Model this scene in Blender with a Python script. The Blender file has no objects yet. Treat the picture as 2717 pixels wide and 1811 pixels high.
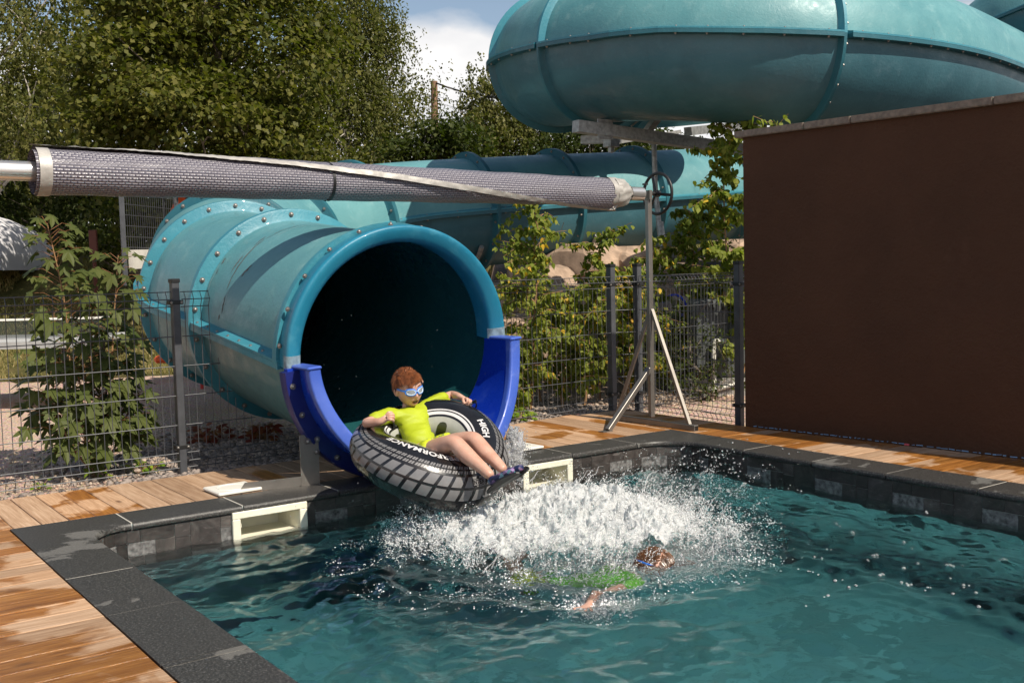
import bpy, bmesh, math, random
import numpy as np
from mathutils import Vector, Matrix, noise
PI = math.pi
rnd = random.Random(7)
rng = np.random.default_rng(7)
scene = bpy.context.scene
COL = scene.collection

# ---------------------------------------------------------------- camera
FOC, CX, CY = 2831.5, 1358.5, 905.5          # focal length and centre in pixels of the 2717 x 1811 photograph
YAW, PITCH, ROLL = -0.6249, -0.0707, -0.0244
CAM = np.array([0.0, 0.0, 1.3])
_f = np.array([-math.sin(YAW)*math.cos(PITCH), math.cos(YAW)*math.cos(PITCH), math.sin(PITCH)])
_r = np.array([math.cos(YAW), math.sin(YAW), 0.0]); _u = np.cross(_r, _f)
_r, _u = (math.cos(ROLL)*_r + math.sin(ROLL)*_u, -math.sin(ROLL)*_r + math.cos(ROLL)*_u)
cam_d = bpy.data.cameras.new('camera')
cam_d.sensor_width = 36.0; cam_d.lens = 36.0*FOC/2717.0
cam_d.clip_start = 0.05; cam_d.clip_end = 3000
cam = bpy.data.objects.new('camera', cam_d); COL.objects.link(cam)
cam.matrix_world = Matrix(((_r[0], _u[0], -_f[0], CAM[0]), (_r[1], _u[1], -_f[1], CAM[1]), (_r[2], _u[2], -_f[2], CAM[2]), (0, 0, 0, 1)))
scene.camera = cam

# ---------------------------------------------------------------- sky, sun, exposure
SUN = Vector((0.18, -0.91, 1.0)).normalized()        # towards the sun
SUN_EL = math.asin(SUN.z)
CLOUD = (1.3, 0.1, 2.1)
world = bpy.data.worlds.new('World'); scene.world = world; world.use_nodes = True
wn = world.node_tree; wn.nodes.clear()
def _n(t, kind, **kw):
    n = t.nodes.new(kind)
    for k, v in kw.items(): setattr(n, k, v)
    return n
sky = _n(wn, 'ShaderNodeTexSky', sky_type='NISHITA', sun_disc=False, sun_elevation=SUN_EL, sun_rotation=PI - math.atan2(SUN.x, -SUN.y)*-1)
sky.air_density = 1.0; sky.dust_density = 0.6; sky.ozone_density = 1.5
tc = _n(wn, 'ShaderNodeTexCoord'); mp = _n(wn, 'ShaderNodeMapping'); mp.inputs['Scale'].default_value = (1, 1, 1.9); mp.inputs['Location'].default_value = CLOUD
n1 = _n(wn, 'ShaderNodeTexNoise'); n1.inputs['Scale'].default_value = 2.6; n1.inputs['Detail'].default_value = 9; n1.inputs['Roughness'].default_value = 0.52
n2 = _n(wn, 'ShaderNodeTexNoise'); n2.inputs['Scale'].default_value = 6; n2.inputs['Detail'].default_value = 6
sep = _n(wn, 'ShaderNodeSeparateXYZ'); ele = _n(wn, 'ShaderNodeMapRange'); ele.inputs['From Min'].default_value = 0.175; ele.inputs['From Max'].default_value = 0.24; ele.inputs['To Min'].default_value = 0.20; ele.inputs['To Max'].default_value = -0.11
add = _n(wn, 'ShaderNodeMath', operation='ADD'); ramp = _n(wn, 'ShaderNodeValToRGB')
ramp.color_ramp.elements[0].position = 0.50; ramp.color_ramp.elements[1].position = 0.60
crmp = _n(wn, 'ShaderNodeValToRGB'); crmp.color_ramp.elements[0].position = 0.3; crmp.color_ramp.elements[0].color = (12.0, 12.2, 12.9, 1); crmp.color_ramp.elements[1].position = 0.62; crmp.color_ramp.elements[1].color = (18.6, 18.3, 18.1, 1)
mixc = _n(wn, 'ShaderNodeMix', data_type='RGBA'); bg = _n(wn, 'ShaderNodeBackground'); bg.inputs['Strength'].default_value = 0.050
out = _n(wn, 'ShaderNodeOutputWorld'); L = wn.links.new
L(tc.outputs['Generated'], mp.inputs['Vector']); L(mp.outputs[0], n1.inputs['Vector']); L(mp.outputs[0], n2.inputs['Vector'])
L(tc.outputs['Generated'], sep.inputs[0]); L(sep.outputs['Z'], ele.inputs['Value'])
L(n1.outputs[0], add.inputs[0]); L(ele.outputs[0], add.inputs[1]); L(add.outputs[0], ramp.inputs[0]); L(n2.outputs[0], crmp.inputs[0])
L(ramp.outputs[0], mixc.inputs['Factor']); sc_ = _n(wn, 'ShaderNodeMix', data_type='RGBA', blend_type='MULTIPLY'); sc_.inputs['Factor'].default_value = 1.0; sc_.inputs['B'].default_value = (2.3, 2.05, 1.85, 1); L(sky.outputs[0], sc_.inputs['A']); L(sc_.outputs['Result'], mixc.inputs['A']); L(crmp.outputs[0], mixc.inputs['B']); L(mixc.outputs['Result'], bg.inputs[0]); L(bg.outputs[0], out.inputs[0])

sun_d = bpy.data.lights.new('sun', 'SUN'); sun_d.energy = 5.0; sun_d.angle = math.radians(0.5); sun_d.color = (1.0, 0.915, 0.79)

sun = bpy.data.objects.new('sun', sun_d); COL.objects.link(sun); sun.rotation_euler = SUN.to_track_quat('Z', 'Y').to_euler(); sun.location = (0, -5, 12)
scene.view_settings.view_transform = 'Standard'; scene.view_settings.look = 'None'
scene.view_settings.exposure = 0.20; scene.view_settings.gamma = 1.0; scene.view_settings.use_curve_mapping = False
scene.render.engine = 'CYCLES'
cy = scene.cycles
cy.max_bounces = 10; cy.diffuse_bounces = 3; cy.glossy_bounces = 4; cy.transmission_bounces = 8; cy.transparent_max_bounces = 12
cy.use_denoising = True; cy.sample_clamp_indirect = 6; cy.caustics_reflective = False; cy.caustics_refractive = True

# ---------------------------------------------------------------- helpers
S = 2717/2352.0
def at(u, v, X=None, Y=None, Z=None, D=None):
    """point of the place seen at a spot of the photograph, on a given plane"""
    d = _f*FOC + _r*(u*S-CX) - _u*(v*S-CY)
    t = X/d[0] if X is not None else Y/d[1] if Y is not None else (Z-1.3)/d[2] if Z is not None else D/FOC
    return Vector(CAM + d*t)

def link(o):
    COL.objects.link(o); return o
def adopt(o, parent):
    o.parent = parent
    o.matrix_parent_inverse = parent.matrix_basis.inverted()
def tag(o, label=None, cat=None, group=None, kind=None):
    if label: o['label'] = label
    if cat: o['category'] = cat
    if group: o['group'] = group
    if kind: o['kind'] = kind
    return o
def empty(name, loc, label, cat, group=None):
    o = link(bpy.data.objects.new(name, None)); o.location = loc; o.empty_display_size = 0.1
    return tag(o, label, cat, group)
def mesh(name, V, Fc, mat=None, parent=None, smooth=False, mats=None, mi=None):
    me = bpy.data.meshes.new(name)
    me.from_pydata([tuple(v) for v in V], [], [tuple(f) for f in Fc])
    if smooth: me.polygons.foreach_set('use_smooth', [True]*len(me.polygons))
    for m in (mats or ([mat] if mat else [])): me.materials.append(m)
    if mi is not None: me.polygons.foreach_set('material_index', mi)
    me.update()
    o = link(bpy.data.objects.new(name, me))
    if parent is not None: adopt(o, parent)
    return o
def inst(name, me, M, parent=None):
    o = bpy.data.objects.new(name, me); COL.objects.link(o); o.matrix_basis = M
    if parent is not None: adopt(o, parent)
    return o
def fastmesh(name, V, quads, mat, smooth=False):
    """numpy arrays -> mesh data, every face with the same number of corners"""
    V = np.asarray(V, dtype=np.float32); Q = np.asarray(quads, dtype=np.int32); k = Q.shape[1]
    me = bpy.data.meshes.new(name)
    me.vertices.add(len(V)); me.vertices.foreach_set('co', V.ravel())
    me.loops.add(Q.size); me.loops.foreach_set('vertex_index', Q.ravel())
    me.polygons.add(len(Q)); me.polygons.foreach_set('loop_start', np.arange(0, Q.size, k, dtype=np.int32))
    try: me.polygons.foreach_set('loop_total', np.full(len(Q), k, dtype=np.int32))
    except Exception: pass
    if smooth: me.polygons.foreach_set('use_smooth', np.ones(len(Q), dtype=bool))
    for m in (mat if isinstance(mat, (list, tuple)) else [mat]): me.materials.append(m)
    me.update(calc_edges=True); me.validate()
    return me

class MB:
    """collects simple shapes and links them as one mesh object"""
    def __init__(s): s.V = []; s.F = []; s.m = []
    def add(s, V, F, m=0):
        b = len(s.V); s.V += [tuple(v) for v in V]; s.F += [tuple(b+i for i in f) for f in F]; s.m += [m]*len(F); return s
    def box(s, c, h, M=None, m=0, bev=0.0):
        c = Vector(c); hx, hy, hz = h
        if bev > 0:
            bm = bmesh.new(); bmesh.ops.create_cube(bm, size=1.0)
            for v in bm.verts: v.co = Vector((v.co.x*2*hx, v.co.y*2*hy, v.co.z*2*hz))
            bmesh.ops.bevel(bm, geom=bm.edges[:], offset=min(bev, hx*.9, hy*.9, hz*.9), segments=1, affect='EDGES')
            V = [v.co.copy() for v in bm.verts]; F = [[v.index for v in f.verts] for f in bm.faces]; bm.free()
        else:
            V = [Vector((x*hx, y*hy, z*hz)) for x in (-1, 1) for y in (-1, 1) for z in (-1, 1)]
            F = [(0, 1, 3, 2), (4, 6, 7, 5), (0, 4, 5, 1), (2, 3, 7, 6), (0, 2, 6, 4), (1, 5, 7, 3)]
        if M is not None: V = [M @ v for v in V]
        return s.add([v + c for v in V], F, m)
    def bar(s, a, b, w, d=None, m=0, up=(0, 0, 1), bev=0.0):
        a, b = Vector(a), Vector(b); z = (b-a); l = z.length; z.normalize(); up = Vector(up)
        if abs(z.dot(up)) > .98: up = Vector((0, 1, 0))
        x = up.cross(z).normalized(); y = z.cross(x)
        M = Matrix((x, y, z)).transposed()
        return s.box((a+b)/2, (w/2, (d or w)/2, l/2), M, m, bev)
    def tube(s, pts, r, n=10, m=0, cap=True, closed=False):
        pts = [Vector(p) for p in pts]; rr = r if isinstance(r, (list, tuple, np.ndarray)) else [r]*len(pts)
        V = []; F = []; N = len(pts); prev = None
        for i, p in enumerate(pts):
            if closed: t = pts[(i+1) % N]-pts[i-1]
            else: t = pts[min(i+1, N-1)]-pts[max(i-1, 0)]
            t.normalize()
            if prev is None:
                q = Vector((0, 0, 1)) if abs(t.z) < .9 else Vector((1, 0, 0))
                x = t.cross(q).normalized()
            else: x = (prev - t*prev.dot(t)).normalized()
            prev = x; y = t.cross(x)
            for k in range(n):
                a = 2*PI*k/n; V.append(p + (x*math.cos(a)+y*math.sin(a))*rr[i])
        for i in range(N if closed else N-1):
            for k in range(n):
                j = (i+1) % N; F.append((i*n+k, i*n+(k+1) % n, j*n+(k+1) % n, j*n+k))
        if cap and not closed:
            F.append(tuple(range(n))[::-1]); F.append(tuple((N-1)*n+k for k in range(n)))
        return s.add(V, F, m)
    def build(s, name, mats, parent=None, smooth=False):
        if not isinstance(mats, (list, tuple)): mats = [mats]
        o = mesh(name, s.V, s.F, None, parent, False, mats, s.m)
        if smooth:
            me = o.data; me.polygons.foreach_set('use_smooth', [True]*len(me.polygons))
            try: me.set_sharp_from_angle(angle=math.radians(40))
            except Exception: pass
        return o
def smooth_sharp(o, deg=40):
    me = o.data; me.polygons.foreach_set('use_smooth', [True]*len(me.polygons))
    try: me.set_sharp_from_angle(angle=math.radians(deg))
    except Exception: pass
def recalc(o):
    bm = bmesh.new(); bm.from_mesh(o.data); bmesh.ops.recalc_face_normals(bm, faces=bm.faces); bm.to_mesh(o.data); bm.free()
def catmull(P, n=8):
    P = [Vector(p) for p in P]; out = []
    Q = [P[0]*2-P[1]] + P + [P[-1]*2-P[-2]]
    for i in range(1, len(Q)-2):
        for k in range(n):
            t = k/n; a, b, c, d = Q[i-1], Q[i], Q[i+1], Q[i+2]
            out.append(0.5*((2*b)+(c-a)*t+(2*a-5*b+4*c-d)*t*t+(3*b-a-3*c+d)*t**3))
    out.append(P[-1]); return out

# ---------------------------------------------------------------- materials
class Mat:
    """small wrapper for procedural principled materials"""
    def __init__(s, name, rough=0.6, metal=0.0, spec=0.5, coat=0.0):
        s.m = bpy.data.materials.new(name); s.m.use_nodes = True; s.t = s.m.node_tree; s.b = s.t.nodes['Principled BSDF']
        s.b.inputs['Roughness'].default_value = rough; s.b.inputs['Metallic'].default_value = metal
        s.b.inputs['Specular IOR Level'].default_value = spec; s.b.inputs['Coat Weight'].default_value = coat
        s._tc = None
    def n(s, k, **kw):
        x = s.t.nodes.new(k)
        for a, b in kw.items(): setattr(x, a, b)
        return x
    def l(s, a, b): s.t.links.new(a, b)
    def coord(s, kind='Object', scale=(1, 1, 1), rot=(0, 0, 0), per_object=False):
        tc = s.n('ShaderNodeTexCoord'); mp = s.n('ShaderNodeMapping'); mp.inputs['Scale'].default_value = scale; mp.inputs['Rotation'].default_value = rot
        s.l(tc.outputs[kind], mp.inputs['Vector'])
        if per_object:
            oi = s.n('ShaderNodeObjectInfo'); mu = s.n('ShaderNodeVectorMath', operation='SCALE'); mu.inputs[0].default_value = (37.0, 19.0, 53.0)
            s.l(oi.outputs['Random'], mu.inputs['Scale']); s.l(mu.outputs[0], mp.inputs['Location'])
        return mp.outputs[0]
    def noise(s, vec, scale=5, detail=4, rough=0.5, dist=0.0):
        x = s.n('ShaderNodeTexNoise'); x.inputs['Scale'].default_value = scale; x.inputs['Detail'].default_value = detail
        x.inputs['Roughness'].default_value = rough; x.inputs['Distortion'].default_value = dist
        if vec is not None: s.l(vec, x.inputs['Vector'])
        return x.outputs[0]
    def ramp(s, fac, *stops):
        x = s.n('ShaderNodeValToRGB'); e = x.color_ramp.elements
        while len(e) < len(stops): e.new(0.5)
        for q, (p, c) in zip(e, stops):
            q.position = p; q.color = (c[0], c[1], c[2], 1) if isinstance(c, (tuple, list)) else (c, c, c, 1)
        s.l(fac, x.inputs[0]); return x.outputs[0]
    def mix(s, fac, a, b, mode='MIX'):
        x = s.n('ShaderNodeMix', data_type='RGBA', blend_type=mode)
        for v, i in ((fac, 'Factor'), (a, 'A'), (b, 'B')):
            if hasattr(v, 'links'): s.l(v, x.inputs[i])
            elif isinstance(v, (tuple, list)): x.inputs[i].default_value = (*v[:3], 1)
            else: x.inputs[i].default_value = v if i == 'Factor' else (v, v, v, 1)
        return x.outputs['Result']
    def math(s, op, a, b=0.0, c=None):
        x = s.n('ShaderNodeMath', operation=op)
        for i, v in enumerate((a, b) if c is None else (a, b, c)):
            if hasattr(v, 'links'): s.l(v, x.inputs[i])
            else: x.inputs[i].default_value = v
        return x.outputs[0]
    def rand(s):
        return s.n('ShaderNodeObjectInfo').outputs['Random']
    def col(s, v):
        if hasattr(v, 'links'): s.l(v, s.b.inputs['Base Color'])
        else: s.b.inputs['Base Color'].default_value = (*v[:3], 1)
        return s
    def rough(s, v): s.l(v, s.b.inputs['Roughness']); return s
    def bump(s, h, strength=0.3, dist=0.01):
        x = s.n('ShaderNodeBump'); x.inputs['Strength'].default_value = strength; x.inputs['Distance'].default_value = dist
        s.l(h, x.inputs['Height']); s.l(x.outputs[0], s.b.inputs['Normal']); return s
def simple(name, c, rough=0.5, metal=0.0, var=0.12, scale=6.0, bump=0.0, bscale=60, coat=0.0, spec=0.5, kind='Object'):
    m = Mat(name, rough, metal, spec, coat); v = m.coord(kind)
    nz = m.noise(v, scale, 5, 0.6)
    lo = tuple(x*(1-var) for x in c); hi = tuple(min(1, x*(1+var)) for x in c)
    m.col(m.ramp(nz, (0.3, lo), (0.7, hi)))
    if bump > 0: m.bump(m.noise(v, bscale, 4, 0.6), bump, 0.004)
    return m.m
# ---- material library
M = {}
def wood(name, axis, wet_bias, spread=.30):
    m = Mat(name, 0.7, 0, 0.4)
    sc = (0.35, 5.5, 5.5) if axis == 'X' else (5.5, 0.35, 5.5)
    v = m.coord('Object', sc, per_object=True)
    g = m.noise(v, 7.0, 7, 0.65, 1.2)
    fine = m.noise(m.coord('Object', (1.2, 55, 55) if axis == 'X' else (55, 1.2, 55), per_object=True), 3.0, 4, 0.7)
    kn = m.n('ShaderNodeTexVoronoi'); kn.inputs['Scale'].default_value = 1.6; m.l(m.coord('Object', (1.3, 3.6, 1) if axis == 'X' else (3.6, 1.3, 1), per_object=True), kn.inputs['Vector'])
    knot = m.ramp(kn.outputs['Distance'], (0.03, 1.0), (0.11, 0.0))
    dry = m.ramp(g, (0.25, (0.30, 0.175, 0.095)), (0.5, (0.50, 0.33, 0.205)), (0.75, (0.66, 0.48, 0.33)))
    wet = m.ramp(g, (0.25, (0.10, 0.034, 0.009)), (0.48, (0.30, 0.125, 0.030)), (0.75, (0.55, 0.27, 0.075)))
    w = m.coord('Object')
    wn_ = m.noise(w, 1.5, 6, 0.55, 0.4)
    rr = m.math('MULTIPLY_ADD', m.rand(), spread, wet_bias)
    wet_mask = m.ramp(m.math('ADD', wn_, rr), (0.60, 0.0), (0.64, 1.0))
    base = m.mix(wet_mask, dry, wet)
    base = m.mix(m.math('MULTIPLY', m.ramp(fine, (0.35, 1.0), (0.6, 0.0)), 0.45), base, m.mix(1.0, base, (0.55, 0.45, 0.38), 'MULTIPLY'))
    base = m.mix(m.math('MULTIPLY', knot, 0.75), base, (0.075, 0.032, 0.014))
    tint = m.ramp(m.rand(), (0.0, (0.72, 0.70, 0.68)), (0.5, (1.0, 1.0, 1.0)), (1.0, (1.15, 1.06, 0.95)))
    m.col(m.mix(1.0, base, tint, 'MULTIPLY'))
    m.rough(m.ramp(wet_mask, (0.0, 0.75), (1.0, 0.30)))
    m.bump(m.math('ADD', fine, m.math('MULTIPLY', g, 0.6)), 0.5, 0.005)
    return m.m
M['plank_x'] = wood('deck_wood_wet', 'X', 0.06, .18)
M['plank_xl'] = wood('deck_wood_left', 'X', 0.15, .10)
M['plank_y'] = wood('deck_wood_dry', 'Y', -0.28, .46)

def stone(name):
    m = Mat(name, 0.75, 0, 0.4); v = m.coord('Object')
    sp = m.n('ShaderNodeTexVoronoi'); sp.inputs['Scale'].default_value = 330; m.l(v, sp.inputs['Vector'])
    s1 = m.noise(v, 105, 3, 0.85); wetn = m.noise(v, 2.3, 6, 0.6, 0.5)
    base = m.ramp(s1, (0.38, (0.014, 0.014, 0.013)), (0.54, (0.045, 0.044, 0.041)), (0.68, (0.19, 0.185, 0.175)))
    base = m.mix(m.math('MULTIPLY', m.noise(v, 3.0, 4), 0.5), base, (0.05, 0.045, 0.04))
    wet = m.ramp(m.math('ADD', wetn, m.math('MULTIPLY', m.rand(), 0.10)), (0.46, 1.0), (0.475, 0.0))
    dry = m.mix(0.55, base, (0.17, 0.165, 0.15))
    mask = m.ramp(m.math('ADD', wetn, m.math('MULTIPLY', m.rand(), 0.12)), (0.66, 0.0), (0.685, 1.0))
    m.col(m.mix(mask, base, dry)); m.rough(m.ramp(mask, (0, 0.42), (1, 0.85)))
    m.bump(s1, 0.25, 0.002); return m.m
M['coping'] = stone('coping_stone')
M['grout'] = simple('grout', (0.50, 0.47, 0.41), 0.9, bump=0.3)

def walltile(name):
    m = Mat(name, 0.38, 0, 0.5); v = m.coord('Object', (1, 1, 1), per_object=True)
    a = m.noise(v, 9, 7, 0.62, 1.5); b = m.noise(m.coord('Object', (1, 1, 4), per_object=True), 14, 6, 0.7, 0.8)
    base = m.ramp(a, (0.28, (0.022, 0.019, 0.018)), (0.55, (0.06, 0.054, 0.05)), (0.8, (0.12, 0.11, 0.10)))
    base = m.mix(m.ramp(b, (0.58, 0.0), (0.72, 0.45)), base, (0.30, 0.28, 0.26))
    tint = m.ramp(m.rand(), (0.0, (0.65, 0.62, 0.6)), (0.8, (1.1, 1.05, 1.05)), (1.0, (1.7, 1.65, 1.6)))
    m.col(m.mix(1.0, base, tint, 'MULTIPLY')); m.bump(b, 0.25, 0.003); return m.m
M['tile'] = walltile('pool_tile')
M['tile_light'] = simple('pool_tile_worn', (0.15, 0.145, 0.14), 0.45, var=0.9, scale=34, bump=0.3)

def liner(name):
    m = Mat(name, 0.7, 0, 0.3); v = m.coord('Object'); nz = m.noise(v, 1.4, 5, 0.6)
    br = m.n('ShaderNodeTexBrick'); br.inputs['Scale'].default_value = 1.0; br.inputs['Brick Width'].default_value = 0.42; br.inputs['Row Height'].default_value = 0.2
    br.inputs['Mortar Size'].default_value = 0.004; br.inputs['Color1'].default_value = (0.36, 0.42, 0.41, 1); br.inputs['Color2'].default_value = (0.70, 0.76, 0.74, 1); br.inputs['Mortar'].default_value = (0.2, 0.23, 0.22, 1)
    m.l(v, br.inputs['Vector'])
    m.col(m.mix(m.math('MULTIPLY', nz, 0.4), br.outputs[0], (0.45, 0.55, 0.52))); return m.m
M['liner'] = liner('pool_liner')

def frp(name, tone, dark, chalk, rough=0.42, bumps=0.22):
    m = Mat(name, rough, 0, 0.45, 0.12); v = m.coord('Object')
    big = m.noise(v, 1.1, 5, 0.6, 0.6); med = m.noise(v, 7, 6, 0.65); fine = m.noise(v, 95, 3, 0.6)
    c = m.ramp(big, (0.3, dark), (0.65, tone))  # main and darker tone mixed by large random patches
    c = m.mix(m.ramp(med, (0.55, 0.0), (0.8, 0.45)), c, chalk)
    c = m.mix(m.ramp(fine, (0.62, 0.0), (0.78, 0.35)), c, tuple(x*0.45 for x in tone))
    drip = m.noise(m.coord('Object', (6, 6, 0.7)), 2.2, 6, 0.6)
    c = m.mix(m.ramp(drip, (0.6, 0.0), (0.82, 0.4)), c, tuple(x*0.5 for x in dark))
    m.col(c); m.rough(m.ramp(med, (0.3, rough-0.08), (0.7, rough+0.2)))
    m.bump(m.math('ADD', m.noise(v, 34, 4, 0.6), m.math('MULTIPLY', fine, 0.35)), bumps, 0.012); return m.m
M['teal'] = frp('teal_fibreglass', (0.130, 0.315, 0.330), (0.072, 0.225, 0.25), (0.26, 0.43, 0.43))
M['teal_flange'] = frp('teal_fibreglass_flange', (0.050, 0.255, 0.32), (0.030, 0.185, 0.245), (0.16, 0.38, 0.43))
M['teal_low'] = frp('shaded_lower_fibreglass', (0.050, 0.150, 0.185), (0.030, 0.10, 0.130), (0.11, 0.21, 0.25))  # own darker blue, deepened further to paint in the underside shade
M['teal_low_front'] = frp('shaded_lower_fibreglass_front', (0.085, 0.215, 0.235), (0.06, 0.165, 0.185), (0.18, 0.31, 0.31))  # own greyer lower tone, with shade put into the colour
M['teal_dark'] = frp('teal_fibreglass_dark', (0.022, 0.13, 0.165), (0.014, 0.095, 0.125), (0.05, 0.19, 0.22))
M['rim'] = frp('slide_rim_gelcoat', (0.020, 0.215, 0.325), (0.012, 0.155, 0.255), (0.10, 0.34, 0.43), 0.34, 0.12)
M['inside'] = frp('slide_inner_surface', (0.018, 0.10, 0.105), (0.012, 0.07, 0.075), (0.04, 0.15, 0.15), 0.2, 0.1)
M['blue'] = frp('blue_gelcoat', (0.010, 0.055, 0.46), (0.005, 0.03, 0.36), (0.06, 0.13, 0.50), 0.22, 0.05)
M['blue_worn'] = frp('blue_gelcoat_worn', (0.10, 0.17, 0.55), (0.03, 0.085, 0.44), (0.30, 0.38, 0.68), 0.36, 0.05)
M['navy'] = frp('navy_flange', (0.012, 0.02, 0.16), (0.008, 0.014, 0.11), (0.03, 0.05, 0.25), 0.35, 0.1)
M['worn_patch'] = simple('worn_gelcoat', (0.20, 0.28, 0.31), 0.7, var=0.4, scale=30)
M['chip'] = simple('chipped_gelcoat', (0.13, 0.09, 0.075), 0.85, var=0.4, scale=40)
M['steel'] = simple('stainless_steel', (0.27, 0.25, 0.225), 0.5, 0.85, 0.12, 8, 0.05, 120)
M['bolt'] = simple('bolt_steel', (0.30, 0.28, 0.26), 0.5, 0.85)
M['galv'] = simple('galvanised_steel', (0.36, 0.36, 0.35), 0.55, 0.6, 0.35, 22, 0.08)
M['alu'] = simple('anodised_aluminium', (0.80, 0.78, 0.74), 0.30, 0.85, 0.05)
M['black'] = simple('black_plastic', (0.012, 0.012, 0.012), 0.45, var=0.3)
M['post'] = simple('anthracite_post', (0.075, 0.078, 0.085), 0.42, 0.2, 0.2, 10)
M['wire'] = simple('anthracite_wire', (0.085, 0.088, 0.094), 0.45, 0.2)
M['white'] = simple('white_plastic', (0.78, 0.76, 0.68), 0.4, var=0.05, scale=3)
M['cream'] = simple('skimmer_plastic', (0.80, 0.77, 0.62), 0.4, var=0.1, scale=5)
M['red'] = simple('red_plastic', (0.5, 0.03, 0.025), 0.4)
M['orange'] = simple('orange_plastic', (0.75, 0.11, 0.02), 0.45)
M['yellow'] = simple('yellow_plastic', (0.8, 0.42, 0.02), 0.45)
M['bluep'] = simple('blue_plastic', (0.02, 0.06, 0.6), 0.4)
M['terracotta'] = simple('terracotta_edging', (0.24, 0.075, 0.045), 0.9, var=0.3, scale=40, bump=0.6, bscale=120)
M['cap'] = simple('wall_cap_stone', (0.20, 0.16, 0.125), 0.85, var=0.35, scale=30, bump=0.5, bscale=150)
def render_wall():
    m = Mat('brown_render', 0.85, 0, 0.25); v = m.coord('Object'); a = m.noise(v, 0.9, 5, 0.6); b = m.noise(v, 42, 5, 0.65)
    c = m.ramp(a, (0.3, (0.070, 0.033, 0.018)), (0.7, (0.094, 0.043, 0.023)))
    c = m.mix(m.ramp(m.noise(v, 5, 6, 0.7), (0.6, 0.0), (0.85, 0.35)), c, (0.15, 0.078, 0.05)); c = m.mix(m.ramp(m.noise(v, 1.7, 6, .65), (.5, 0.0), (.8, .35)), c, (.05, .024, .015)); m.col(c)
    m.bump(m.math('ADD', b, m.math('MULTIPLY', m.noise(v, 9, 4), 1.4)), 0.9, 0.010); return m.m
M['wall'] = render_wall()
def gravel_mat():
    m = Mat('gravel', 0.95, 0, 0.2); v = m.coord('Object')
    vo = m.n('ShaderNodeTexVoronoi'); vo.inputs['Scale'].default_value = 42; m.l(v, vo.inputs['Vector'])
    c = m.ramp(m.noise(v, 60, 3), (0.3, (0.40, 0.275, 0.205)), (0.7, (0.66, 0.50, 0.39)))
    c = m.mix(0.35, c, vo.outputs['Color'], 'SOFT_LIGHT')
    c = m.mix(m.ramp(m.noise(v, 0.7, 5, 0.6), (0.5, 0.0), (0.75, 0.5)), c, (0.32, 0.17, 0.10))
    m.col(c); m.bump(vo.outputs['Distance'], 0.8, 0.02); return m.m
M['gravel'] = gravel_mat()
def grass_mat():
    m = Mat('grassy_ground', 0.95, 0, 0.2); v = m.coord('Object')
    c = m.ramp(m.noise(v, 1.1, 6, 0.65), (0.32, (0.06, 0.075, 0.018)), (0.5, (0.13, 0.115, 0.035)), (0.7, (0.22, 0.16, 0.07)))
    m.col(m.mix(m.ramp(m.noise(v, 30, 4, 0.7), (0.4, 0.0), (0.7, 0.5)), c, (0.03, 0.035, 0.01))); m.bump(m.noise(v, 24, 5, 0.7), 1.0, 0.05); return m.m
M['grass'] = grass_mat()
def leaf_mat(name, a, b, c, trans=0.35):
    m = Mat(name, 0.55, 0, 0.22)
    g = m.n('ShaderNodeNewGeometry'); r = g.outputs['Random Per Island']
    # variation from position as well, so clumps differ
    v = m.coord('Object'); nz = m.noise(v, 0.9, 3)
    f = m.math('ADD', m.math('MULTIPLY', r, 0.65), m.math('MULTIPLY', nz, 0.5))
    f2 = m.math('ADD', f, m.math('MULTIPLY', m.rand(), 0.12))
    base = m.ramp(f2, (0.15, a), (0.55, b), (0.98, c)); m.col(base)
    tr = m.n('ShaderNodeBsdfTranslucent'); m.l(m.mix(1.0, base, (1.25, 1.5, 0.5), 'MULTIPLY'), tr.inputs['Color'])
    mx = m.n('ShaderNodeMixShader'); mx.inputs[0].default_value = trans
    o = m.t.nodes['Material Output']; m.l(m.b.outputs[0], mx.inputs[1]); m.l(tr.outputs[0], mx.inputs[2]); m.l(mx.outputs[0], o.inputs['Surface'])
    return m.m
M['leaf_maple'] = leaf_mat('sycamore_leaves', (0.032, 0.046, 0.007), (0.080, 0.092, 0.016), (0.16, 0.15, 0.034))
M['leaf_birch'] = leaf_mat('birch_leaves', (0.050, 0.062, 0.014), (0.11, 0.118, 0.030), (0.19, 0.175, 0.055))
M['leaf_dark'] = leaf_mat('dark_leaves', (0.022, 0.036, 0.008), (0.045, 0.062, 0.013), (0.085, 0.098, 0.024))
M['leaf_young'] = leaf_mat('young_birch_leaves', (0.06, 0.095, 0.012), (0.145, 0.19, 0.024), (0.29, 0.30, 0.05), 0.4)
M['leaf_yellow'] = leaf_mat('yellow_leaves', (0.5, 0.30, 0.02), (0.6, 0.36, 0.03), (0.6, 0.42, 0.05))
M['leaf_sap'] = leaf_mat('sapling_leaves', (0.028, 0.048, 0.010), (0.058, 0.080, 0.018), (0.11, 0.12, 0.03), 0.25)
M['leaf_weed'] = leaf_mat('weed_leaves', (0.08, 0.15, 0.01), (0.16, 0.26, 0.02), (0.30, 0.36, 0.04))
M['leaf_red'] = leaf_mat('red_weed_leaves', (0.16, 0.03, 0.02), (0.25, 0.05, 0.035), (0.3, 0.14, 0.05))
M['bark'] = simple('bark', (0.15, 0.12, 0.09), 0.9, var=0.5, scale=12, bump=0.6, bscale=25)
M['bark_birch'] = simple('birch_bark', (0.42, 0.38, 0.33), 0.85, var=0.5, scale=9, bump=0.3)
M['stem'] = simple('stem', (0.28, 0.16, 0.07), 0.7, var=0.3)
M['stem_red'] = simple('red_stem', (0.26, 0.11, 0.04), 0.6, var=0.3)
M['rock'] = simple('sandstone', (0.36, 0.255, 0.18), 0.9, var=0.45, scale=5, bump=0.8, bscale=18)
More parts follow.
